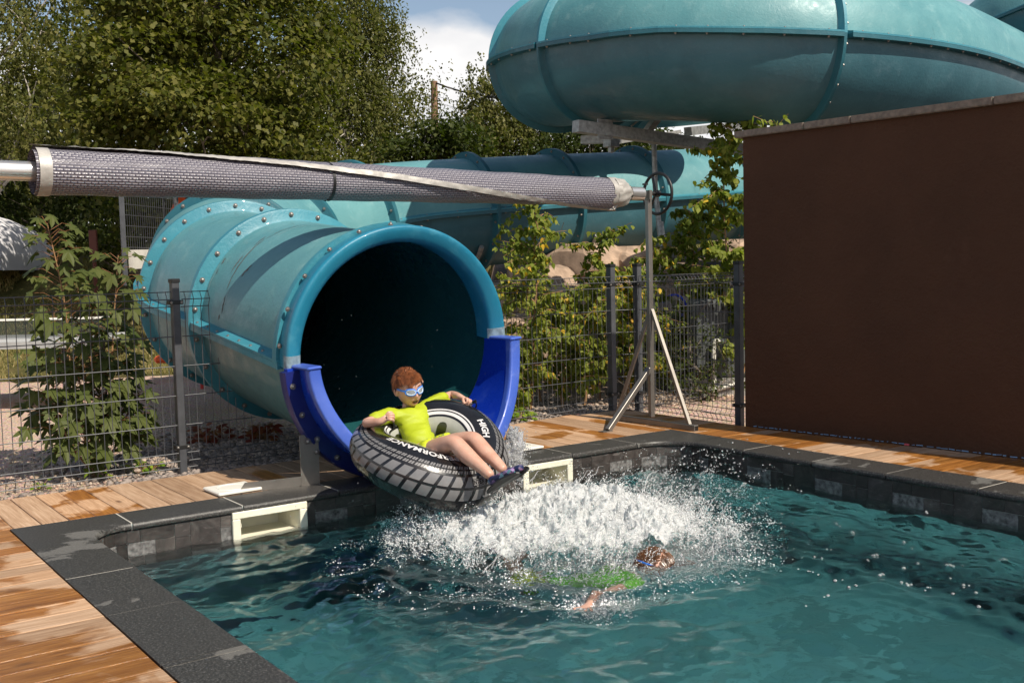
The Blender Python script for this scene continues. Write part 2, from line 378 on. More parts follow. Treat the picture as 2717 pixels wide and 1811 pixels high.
M['pebble'] = simple('grey_pebble', (0.26, 0.215, 0.185), 0.85, var=0.5, scale=11, bump=0.3)
M['pebble_dark'] = simple('dark_pebble', (0.12, 0.105, 0.10), 0.85, var=0.5, scale=11, bump=0.3)
M['pebble_pale'] = simple('pale_pebble', (0.46, 0.36, 0.28), 0.85, var=0.4, scale=11, bump=0.3)
# ================================================================ the setting
PX0, PX1, PY1, PY0 = 1.372, 5.509, 5.666, -2.0         # nose line of the coping
CW = 0.308
WZ = -0.18                                            # water level
def wall_x(y): return 6.339 + 0.0916*(5.68-y)
def smooth(a, b, x):
    t = np.clip((x-a)/(b-a), 0, 1); return t*t*(3-2*t)
def deck_edge(x): return 6.80 if x < 3.2 else 6.80 + (x-3.2)*0.143
def terrain_h(x, y):
    x = np.asarray(x, float); y = np.asarray(y, float)
    d = 0.585*x + 0.811*y; lat = 0.811*x - 0.585*y
    h = -0.06 + smooth(14.2, 20.5, d+np.clip(lat, -4, 4)*0.15)*1.75 + smooth(24, 80, d)*1.2
    h = h + (np.sin(x*0.9+1)*np.cos(y*0.7)*0.07 + np.sin(x*2.3)*np.sin(y*1.9)*0.03)*smooth(9, 16, d)
    return h

# ---- ground: one sheet with the pool cut out
xs = np.unique(np.concatenate([np.arange(-14, 34, 0.7), [1.2, 5.68], [-1500, -600, -250, -120, -60, -30, 45, 70, 120, 250, 600, 1500]]))
ys = np.unique(np.concatenate([np.arange(6.2, 40, 0.6), [-2.1, 5.8], [-1500, -400, -120, -40, -12, -6, 2, 45, 60, 90, 150, 300, 700, 1500]]))
gx, gy = np.meshgrid(xs, ys, indexing='ij'); gz = terrain_h(gx, gy)
gz = np.where((gy < 9), -0.06, gz)
V = np.stack([gx, gy, gz], -1).reshape(-1, 3); ny = len(ys); Q = []; MI = []
for i in range(len(xs)-1):
    for j in range(ny-1):
        cxm, cym = (xs[i]+xs[i+1])/2, (ys[j]+ys[j+1])/2
        if 1.2 < cxm < 5.68 and -2.1 < cym < 5.8: continue
        Q.append((i*ny+j, (i+1)*ny+j, (i+1)*ny+j+1, i*ny+j+1))
        d = 0.585*cxm+0.811*cym
        MI.append(2 if (cxm > 8.2 and cym < 11.5) else 1 if (d > 14.0 + 0.5*math.sin(cxm*1.3)) else 0)  # dark ground added behind the wall to cut bounce onto the overhead tube
me = fastmesh('ground', V, Q, [M['gravel'], M['grass'], simple('added_dark_ground', (0.05, 0.048, 0.045), 0.9, var=.3, bump=.3)], True); me.polygons.foreach_set('material_index', MI)
tag(link(bpy.data.objects.new('ground', me)), kind='structure')

# ---- pool shell
shell = tag(link(bpy.data.objects.new('swimming_pool', None)), kind='structure'); shell.location = (3.4, 3, WZ)
wx0, wx1, wy1 = PX0-0.02, PX1+0.02, PY1+0.02
RL, RR = 0.22, 0.30
def arc(cx, cy, r, a0, a1, n=10): return [(cx+r*math.cos(a0+(a1-a0)*k/n), cy+r*math.sin(a0+(a1-a0)*k/n)) for k in range(n+1)]
outline = [(wx0, PY0)] + arc(wx0+RL, wy1-RL, RL, PI, PI/2) + arc(wx1-RR, wy1-RR, RR, PI/2, 0) + [(wx1, PY0)]
SK = [(2.366, 0.225), (4.362, 0.212)]                  # skimmers: centre x, half width
SKO = (-0.070, -0.198)                                 # opening top, bottom
FLOOR = -1.45
mb = MB()
for (a, b) in zip(outline[:-1], outline[1:]):
    segs = [(a, b, FLOOR, -0.006)]
    if abs(a[1]-wy1) < 1e-6 and abs(b[1]-wy1) < 1e-6:     # back wall: leave the skimmer mouths open
        segs = []; x = a[0]
        for cx_, hw in SK:
            o0, o1 = cx_-hw+0.045, cx_+hw-0.045
            segs += [((x, a[1]), (o0, a[1]), FLOOR, -0.006), ((o0, a[1]), (o1, a[1]), FLOOR, SKO[1]), ((o0, a[1]), (o1, a[1]), SKO[0], -0.006)]; x = o1
        segs.append(((x, a[1]), b, FLOOR, -0.006))
    for p, q, z0, z1 in segs: mb.add([(*p, z0), (*q, z0), (*q, z1), (*p, z1)], [(0, 3, 2, 1)])
mb.add([(x, y, FLOOR) for x, y in [(wx0-.1, PY0), (wx1+.1, PY0), (wx1+.1, wy1+.1), (wx0-.1, wy1+.1)]], [(0, 1, 2, 3)])
mb.add([(wx0-.1, PY0, FLOOR), (wx1+.1, PY0, FLOOR), (wx1+.1, PY0, 0-.006), (wx0-.1, PY0, -.006)], [(0, 3, 2, 1)])
liner_o = mb.build('pool_liner', M['liner'], shell)

# ---- wall tiles: a modular pattern laid round the walls
def sub_rect(r, h):
    x0, x1, z0, z1 = r; a0, a1, b0, b1 = h
    if x1 <= a0 or x0 >= a1 or z1 <= b0 or z0 >= b1: return [r]
    o = []
    if x0 < a0: o.append((x0, a0, z0, z1))
    if x1 > a1: o.append((a1, x1, z0, z1))
    xa, xb = max(x0, a0), min(x1, a1)
    if z1 > b1: o.append((xa, xb, b1, z1))
    if z0 < b0: o.append((xa, xb, z0, b0))
    return o
Pd = 0.57
PAT = [(0, .17, -.205, -.036, 0), (.17, .255, -.118, -.036, 0), (.17, .255, -.205, -.118, 0), (.255, .44, -.108, -.036, 0), (.44, .57, -.108, -.036, 0),
       (.255, .36, -.205, -.108, 0), (.36, .57, -.205, -.108, 1),
       (0, .17, -.29, -.205, 0), (.17, .42, -.36, -.205, 0), (.42, .57, -.29, -.205, 0), (.0, .17, -.36, -.29, 1), (.42, .57, -.36, -.29, 0)]
def lay(run, off, holes=()):
    """run: list of (x, y, nx, ny) samples by arc length"""
    pts = [Vector(p[:2]) for p in run]; L_ = [0]
    for a, b in zip(pts[:-1], pts[1:]): L_.append(L_[-1]+(b-a).length)
    tot = L_[-1]
    def pos(s):
        s = min(max(s, 0), tot)
        for i in range(len(pts)-1):
            if s <= L_[i+1]+1e-9:
                t = (s-L_[i])/(L_[i+1]-L_[i]); return pts[i].lerp(pts[i+1], t), Vector(run[i][2:]).lerp(Vector(run[i+1][2:]), t).normalized()
    k = 0
    while k*Pd - off < tot:
        for (a, b, z0, z1, w) in PAT:
            x0, x1 = k*Pd-off+a, k*Pd-off+b
            x0, x1 = max(x0, 0), min(x1, tot)
            if x1-x0 < 0.02: continue
            rects = [(x0, x1, z0, z1)]
            for h in holes: rects = [q for r_ in rects for q in sub_rect(r_, h)]
            for (u0, u1, v0, v1) in rects:
                if u1-u0 < .012 or v1-v0 < .012: continue
                g = 0.0012; n = max(1, int((u1-u0)/0.05)) if tot < 0.6 else 1
                us = [u0+g+(u1-u0-2*g)*i/n for i in range(n+1)]; mbt = []; F = []
                th = 0.0055 + rnd.random()*0.0012
                for uu in us:
                    p, nn = pos(uu)
                    for zz in (v0+g, v1-g):
                        mbt.append((p.x, p.y, zz)); mbt.append((p.x+nn.x*th, p.y+nn.y*th, zz))
                for i in range(n):
                    o = i*4; F += [(o+1, o+5, o+7, o+3), (o+2, o+3, o+7, o+6), (o, o+4, o+5, o+1)]
                F += [(0, 1, 3, 2), (4*n, 4*n+2, 4*n+3, 4*n+1)]
                o_ = mesh('tile', mbt, F, M['tile_light'] if w else M['tile'], shell); recalc(o_)
                o_.matrix_basis = Matrix()
        k += 1
holes = [(wx1-RR-(cx_+hw)+0.002, wx1-RR-(cx_-hw)-0.002, -0.236, -0.030) for cx_, hw in SK]
lay([(wx1-RR, wy1, 0, -1), (wx0+RL, wy1, 0, -1)], 0.27, holes)
rr_ = [(x, y, -math.cos(a), -math.sin(a)) for (x, y), a in zip(arc(wx1-RR, wy1-RR, RR, 0, PI/2), [PI/2*k/10 for k in range(11)])]
lay(rr_, 0.10)
rl_ = [(x, y, -math.cos(a), -math.sin(a)) for (x, y), a in zip(arc(wx0+RL, wy1-RL, RL, PI/2, PI), [PI/2+PI/2*k/10 for k in range(11)])]
lay(rl_, 0.30)
lay([(wx1, 1.0, -1, 0), (wx1, wy1-RR, -1, 0)], 0.05)

# ---- coping stones
cop = tag(link(bpy.data.objects.new('pool_coping', None)), kind='structure'); cop.location = (3.4, 5.8, 0)
def coping_piece(path, dz=0.0):
    """path: (inner xy, outer xy) pairs"""
    V = []; F = []; n = len(path)
    sec = [('i', .026, -.040), ('i', .010, -.040), ('i', .001, -.030), ('i', 0, -.020), ('i', .003, -.009), ('i', .010, -.002), ('i', .020, 0), ('o', 0, 0), ('o', 0, -.040)]
    for a, b in path:
        a, b = Vector(a), Vector(b); d = (b-a).normalized()
        for k, o, z in sec:
            p = (a+d*o) if k == 'i' else b
            V.append((p.x, p.y, z+dz))
    m_ = len(sec)
    for i in range(n-1):
        for k in range(m_): F.append((i*m_+k, i*m_+(k+1) % m_, (i+1)*m_+(k+1) % m_, (i+1)*m_+k))
    F.append(tuple(range(m_))); F.append(tuple((n-1)*m_+k for k in range(m_))[::-1])
    o = mesh('coping_stone', V, F, M['coping'], cop); recalc(o); smooth_sharp(o, 30); return o
G = 0.0048
jx = [1.60, 2.21, 2.80, 3.40, 4.00, 4.58, 5.18]
for a, b in zip(jx[:-1], jx[1:]): coping_piece([((a+G, PY1), (a+G, PY1+CW)), ((b-G, PY1), (b-G, PY1+CW))], rnd.uniform(-.0012, .0012))
for a, b in zip([5.41, 4.81, 4.18, 3.53, 3.49, 2.87, 2.25, 1.6], [4.81, 4.18, 3.53, 3.49, 2.87, 2.25, 1.6, 0.9]):
    coping_piece([((PX0, a-G*.6), (PX0-CW, a-G*.6)), ((PX0, b+G*.6), (PX0-CW, b+G*.6))], rnd.uniform(-.0012, .0012))
for a, b in zip([5.45, 4.97, 4.39, 3.84, 3.25, 2.67, 2.10], [4.97, 4.39, 3.84, 3.25, 2.67, 2.10, 1.5]):
    coping_piece([((PX1, a-G), (PX1+CW, a-G)), ((PX1, b+G), (PX1+CW, b+G))], rnd.uniform(-.0012, .0012))
# corners: rounded inside, square outside
rl = RL-.02
L1 = [(PX0, 5.41+G)] + arc(PX0+rl, PY1-rl, rl, PI, PI/2, 12) + [(1.60-G, PY1)]
def sq(p, cx_, cy_, ox, oy):
    d = Vector((p[0]-cx_, p[1]-cy_))
    if abs(d.x) < 1e-6 or abs(d.y) < 1e-6: return None
    tx = (ox-cx_)/d.x if d.x*(ox-cx_) > 0 else 1e9; ty = (oy-cy_)/d.y if d.y*(oy-cy_) > 0 else 1e9
    t = min(tx, ty); return (cx_+d.x*t, cy_+d.y*t)
path = [((PX0, 5.41+G), (PX0-CW, 5.41+G))]
for p in arc(PX0+rl, PY1-rl, rl, PI-0.001, PI/2+0.001, 14): path.append((p, sq(p, PX0+rl, PY1-rl, PX0-CW, PY1+CW)))
path.append(((1.60-G, PY1), (1.60-G, PY1+CW))); coping_piece(path)
rr2 = RR-.02
path = [((5.18+G, PY1), (5.18+G, PY1+CW))]
for p in arc(PX1-rr2, PY1-rr2, rr2, PI/2-0.001, 0.001, 16): path.append((p, sq(p, PX1-rr2, PY1-rr2, PX1+CW, PY1+CW)))
path.insert(1, ((PX1-rr2-.002, PY1), (PX1-rr2-.002, PY1+CW)))
path.append(((PX1, 5.45+G), (PX1+CW, 5.45+G)))
path = [q for q in path if q[1] is not None and q[0][0] >= 5.18+G-1e-6 or q[0][1] < PY1-.001]
coping_piece(path)
mb = MB(); zt = -0.0012
for p, q in (((PX0-CW, 0.9), (PX0-.022, PY1)), ((PX1+.022, 1.5), (PX1+CW, PY1)), ((PX0-CW, PY1+.022), (PX1+CW, PY1+CW))):
    mb.box(((p[0]+q[0])/2, (p[1]+q[1])/2, zt-.0175), ((q[0]-p[0])/2-.001, (q[1]-p[1])/2-.001, .0175))
mb.box((PX0+.02, PY1+.02, zt-.0175), (.001, .001, .0175)); mb.build('grout_bed', M['grout'], cop)

# ---- decking
deck = tag(link(bpy.data.objects.new('wooden_deck', None)), kind='structure'); deck.location = (3, 6.4, 0)
def plank(x0, x1, y0, y1, mat, dz=0.0, y1b=None):
    y1b = y1 if y1b is None else y1b; t = 0.028; b = 0.003; z = dz
    V = [(x0, y0, z-t), (x1, y0, z-t), (x1, y1b, z-t), (x0, y1, z-t), (x0, y0, z-b), (x1, y0, z-b), (x1, y1b, z-b), (x0, y1, z-b),
         (x0+b, y0+b, z), (x1-b, y0+b, z), (x1-b, y1b-b, z), (x0+b, y1-b, z)]
    F = [(0, 3, 2, 1)] + [(i, (i+1) % 4, 4+(i+1) % 4, 4+i) for i in range(4)] + [(4+i, 4+(i+1) % 4, 8+(i+1) % 4, 8+i) for i in range(4)] + [(8, 9, 10, 11)]
    return mesh('plank', V, F, mat, deck)
pw = 0.138; g = 0.0045
x = -1.4
while x < 5.80:
    x1 = min(x+pw-g, 5.815); plank(x, x1, PY1+CW+.005, deck_edge(x), M['plank_y'], rnd.uniform(-.0015, .0015), deck_edge(x1)); x += pw
y = PY1+CW-.001
while y > 1.0:
    brk = rnd.choice([-0.9, -0.2, 0.3, 5]); ps = [(-1.7, 1.058)] if brk > 1 else [(-1.7, brk-.002), (brk+.002, 1.058)]
    for a, b in ps: plank(a, b, y-pw+g, y, M['plank_xl'], rnd.uniform(-.0015, .0015))
    y -= pw
y = 0.9
while y < 7.05:
    xa, xb = 5.823, (wall_x(y+pw)-.012 if y < 5.55 else 6.34)
    plank(xa, xb, y, y+pw-g, M['plank_x'], rnd.uniform(-.0015, .0015)); y += pw
mb = MB()
mb.box((2.2, 6.38, -.046), (3.62, .42, .014)); mb.box((-.3, 3.5, -.046), (1.36, 2.45, .014)); mb.box((6.08, 3.9, -.046), (.255, 3.15, .014))
mb.build('deck_base', simple('dark_underlay', (0.02, 0.017, 0.015), 0.9), deck)
mb = MB()
for (a, b) in (((-1.4, 6.822), (3.2, 6.822)), ((3.2, 6.822), (6.0, 7.222))): mb.bar((*a, -.035), (*b, -.035), .07, .035, up=(0, 0, 1))
o = mb.build('deck_edging', M['terracotta'], deck)

# ---- brown wall with its stone cap
WH = 2.29
bw = empty('brown_wall', (6.5, 3, 0), 'tall dark brown rendered wall with stone cap at the right of the pool', 'wall')
y0, y1 = -3.0, 5.68
V = []; ang = 1.4788   # unused lean kept at zero
for (xx, yy) in ((wall_x(y0), y0), (wall_x(y1), y1), (wall_x(y1)+.34, y1+.01), (wall_x(y0)+.34, y0)):
    V += [(xx, yy, -.06), (xx, yy, WH-.052)]
mesh('render', V, [(0, 1, 3, 2), (2, 3, 5, 4), (4, 5, 7, 6), (6, 7, 1, 0), (1, 7, 5, 3), (0, 2, 4, 6)], M['wall'], bw)
yy = 5.73
for ln in [0.62, 0.38, 1.0, 1.0, 1.0, 1.0, 1.0, 1.0, 0.9]:
    ya, yb = yy, yy-ln+.004
    V = []
    for z in (WH-.052+.001, WH):
        V += [(wall_x(ya)-.045, ya, z), (wall_x(yb)-.045, yb, z), (wall_x(yb)+.385, yb, z), (wall_x(ya)+.385, ya, z)]
    o = mesh('cap_stone', V, [(0, 1, 2, 3), (7, 6, 5, 4), (0, 4, 5, 1), (1, 5, 6, 2), (2, 6, 7, 3), (3, 7, 4, 0)], M['cap'], bw)
    bm = bmesh.new(); bm.from_mesh(o.data); bmesh.ops.recalc_face_normals(bm, faces=bm.faces); bmesh.ops.bevel(bm, geom=bm.edges[:], offset=.006, segments=2, affect='EDGES'); bm.to_mesh(o.data); bm.free()
    yy -= ln
# blue protective film left along the foot of the wall
mb = MB(); yq = 5.6
while yq > 1.5:
    l_ = rnd.uniform(.01, .05); mb.bar((wall_x(yq)-.004, yq, .006+rnd.random()*.004), (wall_x(yq-l_)-.004, yq-l_, .006+rnd.random()*.006), .002, .003+rnd.random()*.004); yq -= l_+rnd.uniform(.0, .03)
mb.build('sealing_strip', simple('pale_blue_film', (0.25, 0.42, 0.62), 0.5), bw)

# ---- skimmers
for i, (cx_, hw) in enumerate(SK):
    sk = empty('pool_skimmer', (cx_, wy1, -.13), ['cream skimmer mouth in the tiled wall left of the blue slide end', 'cream skimmer mouth in the tiled wall right of the inner tube'][i], 'skimmer', 'pool skimmers')
    yf = wy1-.020; zt, zb = -.030, -.236; mb = MB()
    ox0, ox1 = cx_-hw, cx_+hw; ix0, ix1 = ox0+.047, ox1-.047; iz1, iz0 = SKO
    for c, h in (((cx_, yf+.006, (zt+iz1)/2), (hw, .014, (zt-iz1)/2)), ((cx_, yf+.006, (zb+iz0)/2), (hw, .014, (iz0-zb)/2)),
                 (((ox0+ix0)/2, yf+.006, (iz1+iz0)/2), ((ix0-ox0)/2, .014, (iz1-iz0)/2-.0005)), (((ox1+ix1)/2, yf+.006, (iz1+iz0)/2), ((ox1-ix1)/2, .014, (iz1-iz0)/2-.0005))):
        mb.box(c, h, bev=.004)
    mb.build('skimmer_frame', M['cream'], sk)
    mb = MB(); d = .26; ya, yb = yf+.015, yf+d
    P = [(ix0, ya), (ix1, ya), (ix1-.02, yb), (ix0+.02, yb)]
    mb.add([(x, y, iz0+.012) for x, y in P]+[(x, y, iz1) for x, y in P], [(0, 1, 2, 3), (7, 6, 5, 4), (1, 5, 6, 2), (2, 6, 7, 3), (3, 7, 4, 0)])
    mb.build('skimmer_throat', M['cream'], sk)
    mb = MB(); mb.bar((ix0+.012, yf+.02, (iz0+iz1)/2+.02), (ix0+.05, yf+.20, (iz0+iz1)/2+.02), .003, .02); mb.build('flap_arm', M['cream'], sk)
# skimmer lids on the deck
lid_lab = ['white square plastic skimmer lid lying on the deck beside the steel bracket', 'white square plastic skimmer lid on the deck right of the inner tube']
for i, c in enumerate([(2.315, 6.10), (4.42, 6.08)]):
    ld = empty('skimmer_lid', (c[0], c[1], .0), lid_lab[i], 'lid', 'skimmer lids')
    mb = MB(); mb.box((c[0], c[1], .014), (.135, .125, .010), Matrix.Rotation(.03, 3, 'Z'), bev=.006); mb.build('lid_plate', M['white'], ld)
    mb = MB(); mb.tube([(c[0]+.09*math.cos(a), c[1]+.09*math.sin(a), .0245) for a in np.linspace(0, 2*PI, 32, endpoint=False)], .0025, 6, closed=True); mb.build('lid_ring', M['white'], ld)
# ================================================================ tube slides
class Path:
    def __init__(s, P, n=24, twist0=0.0, twist_len=3.0, up=(0, 0, 1)):
        s.P = catmull(P, n); s.L = [0]
        for a, b in zip(s.P[:-1], s.P[1:]): s.L.append(s.L[-1]+(b-a).length)
        s.tot = s.L[-1]; s.tw = twist0; s.twl = twist_len
    def at(s, l):
        l = min(max(l, 0), s.tot-1e-6); i = int(np.searchsorted(s.L, l, side='right'))-1; i = min(max(i, 0), len(s.P)-2)
        t = (l-s.L[i])/(s.L[i+1]-s.L[i]); p = s.P[i].lerp(s.P[i+1], t)
        a = s.P[min(i+2, len(s.P)-1)]-s.P[max(i-1, 0)]; T = a.normalized()
        Sd = T.cross(Vector((0, 0, 1))).normalized(); U = Sd.cross(T)
        k = s.tw*max(0, 1-l/s.twl)
        S2 = Sd*math.cos(k)+U*math.sin(k); U2 = -Sd*math.sin(k)+U*math.cos(k)
        return p, T, S2, U2
    def frame(s, l):
        p, T, Sd, U = s.at(l); return Matrix((( Sd.x, T.x, U.x, p.x), (Sd.y, T.y, U.y, p.y), (Sd.z, T.z, U.z, p.z), (0, 0, 0, 1)))
def shell(name, path, l0, l1, a0, a1, R, th, mats, parent, na=28, step=0.16):
    nl = max(2, int((l1-l0)/step)+1); V = []; F = []; MI = []
    for i in range(nl):
        p, T, Sd, U = path.at(l0+(l1-l0)*i/(nl-1))
        for rr in (R, R-th):
            for k in range(na+1):
                a = a0+(a1-a0)*k/na; V.append(p+(Sd*math.cos(a)+U*math.sin(a))*rr)
    w = 2*(na+1)
    for i in range(nl-1):
        for k in range(na):
            o = i*w+k; F.append((o, o+w, o+w+1, o+1)); MI.append(0)
            o += na+1; F.append((o, o+1, o+w+1, o+w)); MI.append(1)
    for i in (0, nl-1):
        for k in range(na):
            o = i*w+k; q = (o, o+1, o+na+2, o+na+1); F.append(q if i == 0 else q[::-1]); MI.append(0)
    for i in range(nl-1):
        for k in (0, na):
            o = i*w+k; q = (o, o+na+1, o+w+na+1, o+w); F.append(q); MI.append(0)
    ob = mesh(name, V, F, None, parent, True, mats, MI); smooth_sharp(ob, 50); return ob
_bolt = None
def bolt_mesh():
    global _bolt
    if _bolt is None:
        mb = MB(); mb.tube([(0, 0, 0), (0, 0, .006)], .019, 8); mb.tube([(0, 0, .006), (0, 0, .015), (0, 0, .020)], [.0125, .0115, .005], 8)
        o = mb.build('bolt', M['bolt'], None, True); _bolt = o.data; bpy.data.objects.remove(o)
    return _bolt
def put_bolt(p, n, parent, sc=1.0):
    q = Vector(n).to_track_quat('Z', 'Y').to_matrix().to_4x4(); return inst('bolt', bolt_mesh(), Matrix.Translation(p) @ q @ Matrix.Scale(sc, 4), parent)
def ring_flange(path, l, parent, R, w=.085, th=.05, mat=None, nb=22, back=False, bolts=True, halves=True):
    p, T, Sd, U = path.at(l); sec = [(-th*1.3, -.004), (-th*.9, .02), (-th*.7, w*.8), (-th*.5, w), (th*.5, w), (th*.7, w*.8), (th*.9, .02), (th*1.3, -.004)]
    for a0, a1, nm in ((0.0, PI, 'upper_flange'), (PI, 2*PI, 'lower_flange')):
        V = []; F = []; na = 30
        for k in range(na+1):
            a = a0+(a1-a0)*k/na; d = Sd*math.cos(a)+U*math.sin(a)
            for (t, r_) in sec: V.append(p+T*t+d*(R+r_))
        m_ = len(sec)
        for k in range(na):
            for j in range(m_): F.append((k*m_+j, k*m_+(j+1) % m_, (k+1)*m_+(j+1) % m_, (k+1)*m_+j))
        F.append(tuple(range(m_))[::-1]); F.append(tuple(na*m_+j for j in range(m_)))
        mt = mat if not isinstance(mat, tuple) else mat[0 if a0 == 0 else 1]
        o = mesh(nm, V, F, mt, parent); recalc(o); smooth_sharp(o, 50)
        if bolts:
            for k in range(nb//2):
                a = a0+(a1-a0)*(k+.5)/(nb//2); d = Sd*math.cos(a)+U*math.sin(a)
                sgn = 1 if back else -1
                put_bolt(p+d*(R+w*.52)+T*sgn*th*.8, T*sgn+d*.12, o)
def seam_lips(path, l0, l1, parent, R, mat_up, mat_dn, w=.075, sides=(0, PI), step=0.25, bolt_step=.17, bolts=True, bside=None):
    for a in sides:
        bolts_ = bolts and (bside is None or a == bside)
        nl = max(2, int((l1-l0)/step)+1)
        for z0, z1, nm, mt in ((.001, .018, 'upper_seam_flange', mat_up), (-.038, -.001, 'lower_seam_flange', mat_dn)):  # lower lip thickened to draw the band of shade below the seam
            V = []; F = []
            for i in range(nl):
                p, T, Sd, U = path.at(l0+(l1-l0)*i/(nl-1)); d = Sd*math.cos(a)
                V += [p+d*(R-.006)+U*z0, p+d*(R+w)+U*z0, p+d*(R+w)+U*z1, p+d*(R-.006)+U*(z1+(.02 if z1 > .01 else 0))]
            for i in range(nl-1):
                for k in range(4): F.append((i*4+k, i*4+(k+1) % 4, i*4+4+(k+1) % 4, i*4+4+k))
            F += [(0, 1, 2, 3), tuple((nl-1)*4+k for k in (3, 2, 1, 0))]
            o = mesh(nm, V, F, mt, parent); recalc(o)
            if bolts_ and nm[0] == 'u':
                n = int((l1-l0-.1)/bolt_step)
                for k in range(n):
                    p, T, Sd, U = path.at(l0+.09+(l1-l0-.18)*k/max(1, n-1)); put_bolt(p+Sd*math.cos(a)*(R+w*.6)+U*z1, U, o, .8)
            elif bolts_:
                n = int((l1-l0-.1)/bolt_step)
                for k in range(n):
                    p, T, Sd, U = path.at(l0+.09+(l1-l0-.18)*k/max(1, n-1)); put_bolt(p+Sd*math.cos(a)*(R+w*.6)+U*z0, -U, o, .8)

# ---------------------------------------------------------------- the slide that ends over the pool
R0 = 0.725
slide = empty('tube_slide', (3.417, 5.95, 0), 'teal tube slide curving down from the bank to an open blue mouth over the pool', 'water slide')
bg = [at(u, v, D=d)+Vector((-.16, .98, 0))*R0 for (u, v, d) in ((920, 508, 12.9), (1250, 476, 14.1), (1511, 458, 15.1), (1690, 445, 15.9))]
CPTS = [(3.417, 5.95, .777), (3.417, 7.62, .965), (3.44, 8.75, 1.10), (3.90, 10.15, 1.30), (4.95, 11.35, 1.55)] + [tuple(q) for q in bg]
e_ = bg[-1]+(bg[-1]-bg[-2])*1.6; CPTS += [tuple(e_), tuple(e_+(bg[-1]-bg[-2])*2.2)]
sp = Path(CPTS, 20, twist0=math.atan((.825-.727)/1.6), twist_len=4.0)
def proj_u(P):
    d = np.array(P)-CAM; return (CX+FOC*(d@_r)/(d@_f))/S
def l_at_u(path, u, l0, R_, sgn):
    best = None
    for k in range(600):
        l_ = l0+(path.tot-l0)*k/600; p, T, Sd, U = path.at(l_); e = abs(proj_u(p+Sd*R_*sgn)-u)
        if best is None or e < best[0]: best = (e, l_)
    return best[1]
# positions of the joints along the tube
def l_near(pt):
    pt = Vector(pt); return min(range(len(sp.P)), key=lambda i: (sp.P[i]-pt).length)
LB = sp.L[l_near(CPTS[1])]; LA = sp.L[l_near(CPTS[2])]
lz = sp.L[l_near((5.0, 11.4, 1.55))]
side_sgn = 1 if sp.at(lz+2)[2].y < 0 else -1
joints = [0.10, LB, LA, sp.L[l_near((3.9, 10.15, 1.3))]+.2] + [l_at_u(sp, u, lz, R0, side_sgn) for u in (655, 905, 1140, 1335, 1525, 1730, 2000)]
joints.append(sp.tot)
for i, (a, b) in enumerate(zip(joints[:-1], joints[1:])):
    far = i >= 3
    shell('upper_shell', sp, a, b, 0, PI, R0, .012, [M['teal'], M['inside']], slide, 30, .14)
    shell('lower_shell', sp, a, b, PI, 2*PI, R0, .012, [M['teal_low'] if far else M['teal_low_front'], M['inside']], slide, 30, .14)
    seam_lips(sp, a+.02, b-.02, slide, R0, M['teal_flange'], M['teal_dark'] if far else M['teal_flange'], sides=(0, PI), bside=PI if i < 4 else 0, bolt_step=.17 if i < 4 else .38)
    if i > 0: ring_flange(sp, a, slide, R0, mat=(M['teal_flange'], M['teal_flange']) if i < 3 else (M['teal_dark'], M['teal_dark']), nb=22 if i < 4 else 16)
# mouth rim: upper half collar
def collar(name, path, sec, a0, a1, mat, parent, na=48, joffs=0.0):
    V = []; F = []
    for k in range(na+1):
        a = a0+(a1-a0)*k/na
        p, T, Sd, U = path.at(0.0); d = Sd*math.cos(a)+U*math.sin(a)
        for (t, r_) in sec: V.append(p+T*t+d*r_)
    m_ = len(sec)
    for k in range(na):
        for j in range(m_): F.append((k*m_+j, k*m_+(j+1) % m_, (k+1)*m_+(j+1) % m_, (k+1)*m_+j))
    F.append(tuple(range(m_))[::-1]); F.append(tuple(na*m_+j for j in range(m_)))
    o = mesh(name, V, F, mat, parent); recalc(o); smooth_sharp(o, 45); return o
RI = 0.690
rim = collar('mouth_rim', sp, [(.14, R0-.02), (.14, .745), (.12, .782), (.05, .792), (.02, .800), (-.012, .802), (-.024, .796), (-.028, .786), (-.026, .765), (-.008, .722), (.006, .700), (.03, RI), (.16, RI)], -.02, PI+.02, M['rim'], slide)
o = collar('rim_band', sp, [(.13, .776), (.13, .802), (.16, .806), (.19, .80), (.20, R0-.01), (.13, R0-.01)], 0.0, PI, M['teal_flange'], slide)
for k in range(11):
    a = PI*(k+.5)/11; p, T, Sd, U = sp.at(0.0); d = Sd*math.cos(a)+U*math.sin(a); put_bolt(p+d*.795+T*.095, d-T*.4, rim, .85)
for a0, a1 in ((-.018, .085), (PI-.085, PI+.018)):
    collar('worn_rim_end', sp, [(.02, .8015), (-.0128, .8036), (-.0256, .797), (-.0298, .786), (-.0276, .7645), (-.0096, .7215), (.0045, .6992), (.03, RI-.0015), (.0, RI+.02), (.02, .79)], a0, a1, M['worn_patch'], slide, 8)
# blue run-out: lower half
def runout(name, sec, a0, a1, mat, na=56, scoop=False):
    V = []; F = []
    p, T, Sd, U = sp.at(0.0); T0 = Vector((0, 1, 0))
    for k in range(na+1):
        a = a0+(a1-a0)*k/na; d = Sd*math.cos(a)+U*math.sin(a)
        dep = max(0.0, -math.sin(a))
        for (t, r_) in sec:
            if scoop and t < -.1:
                tt = t - YF - (.24+.30*dep**1.6); q = p+T0*tt+d*r_+Vector((0, 0, -.045*dep**2))
            else: q = p+T0*t+d*r_
            V.append(q)
    m_ = len(sec)
    for k in range(na):
        for j in range(m_): F.append((k*m_+j, k*m_+(j+1) % m_, (k+1)*m_+(j+1) % m_, (k+1)*m_+j))
    F.append(tuple(range(m_))[::-1]); F.append(tuple(na*m_+j for j in range(m_)))
    o = mesh(name, V, F, mat, slide); recalc(o); smooth_sharp(o, 45); return o
YF = -0.5
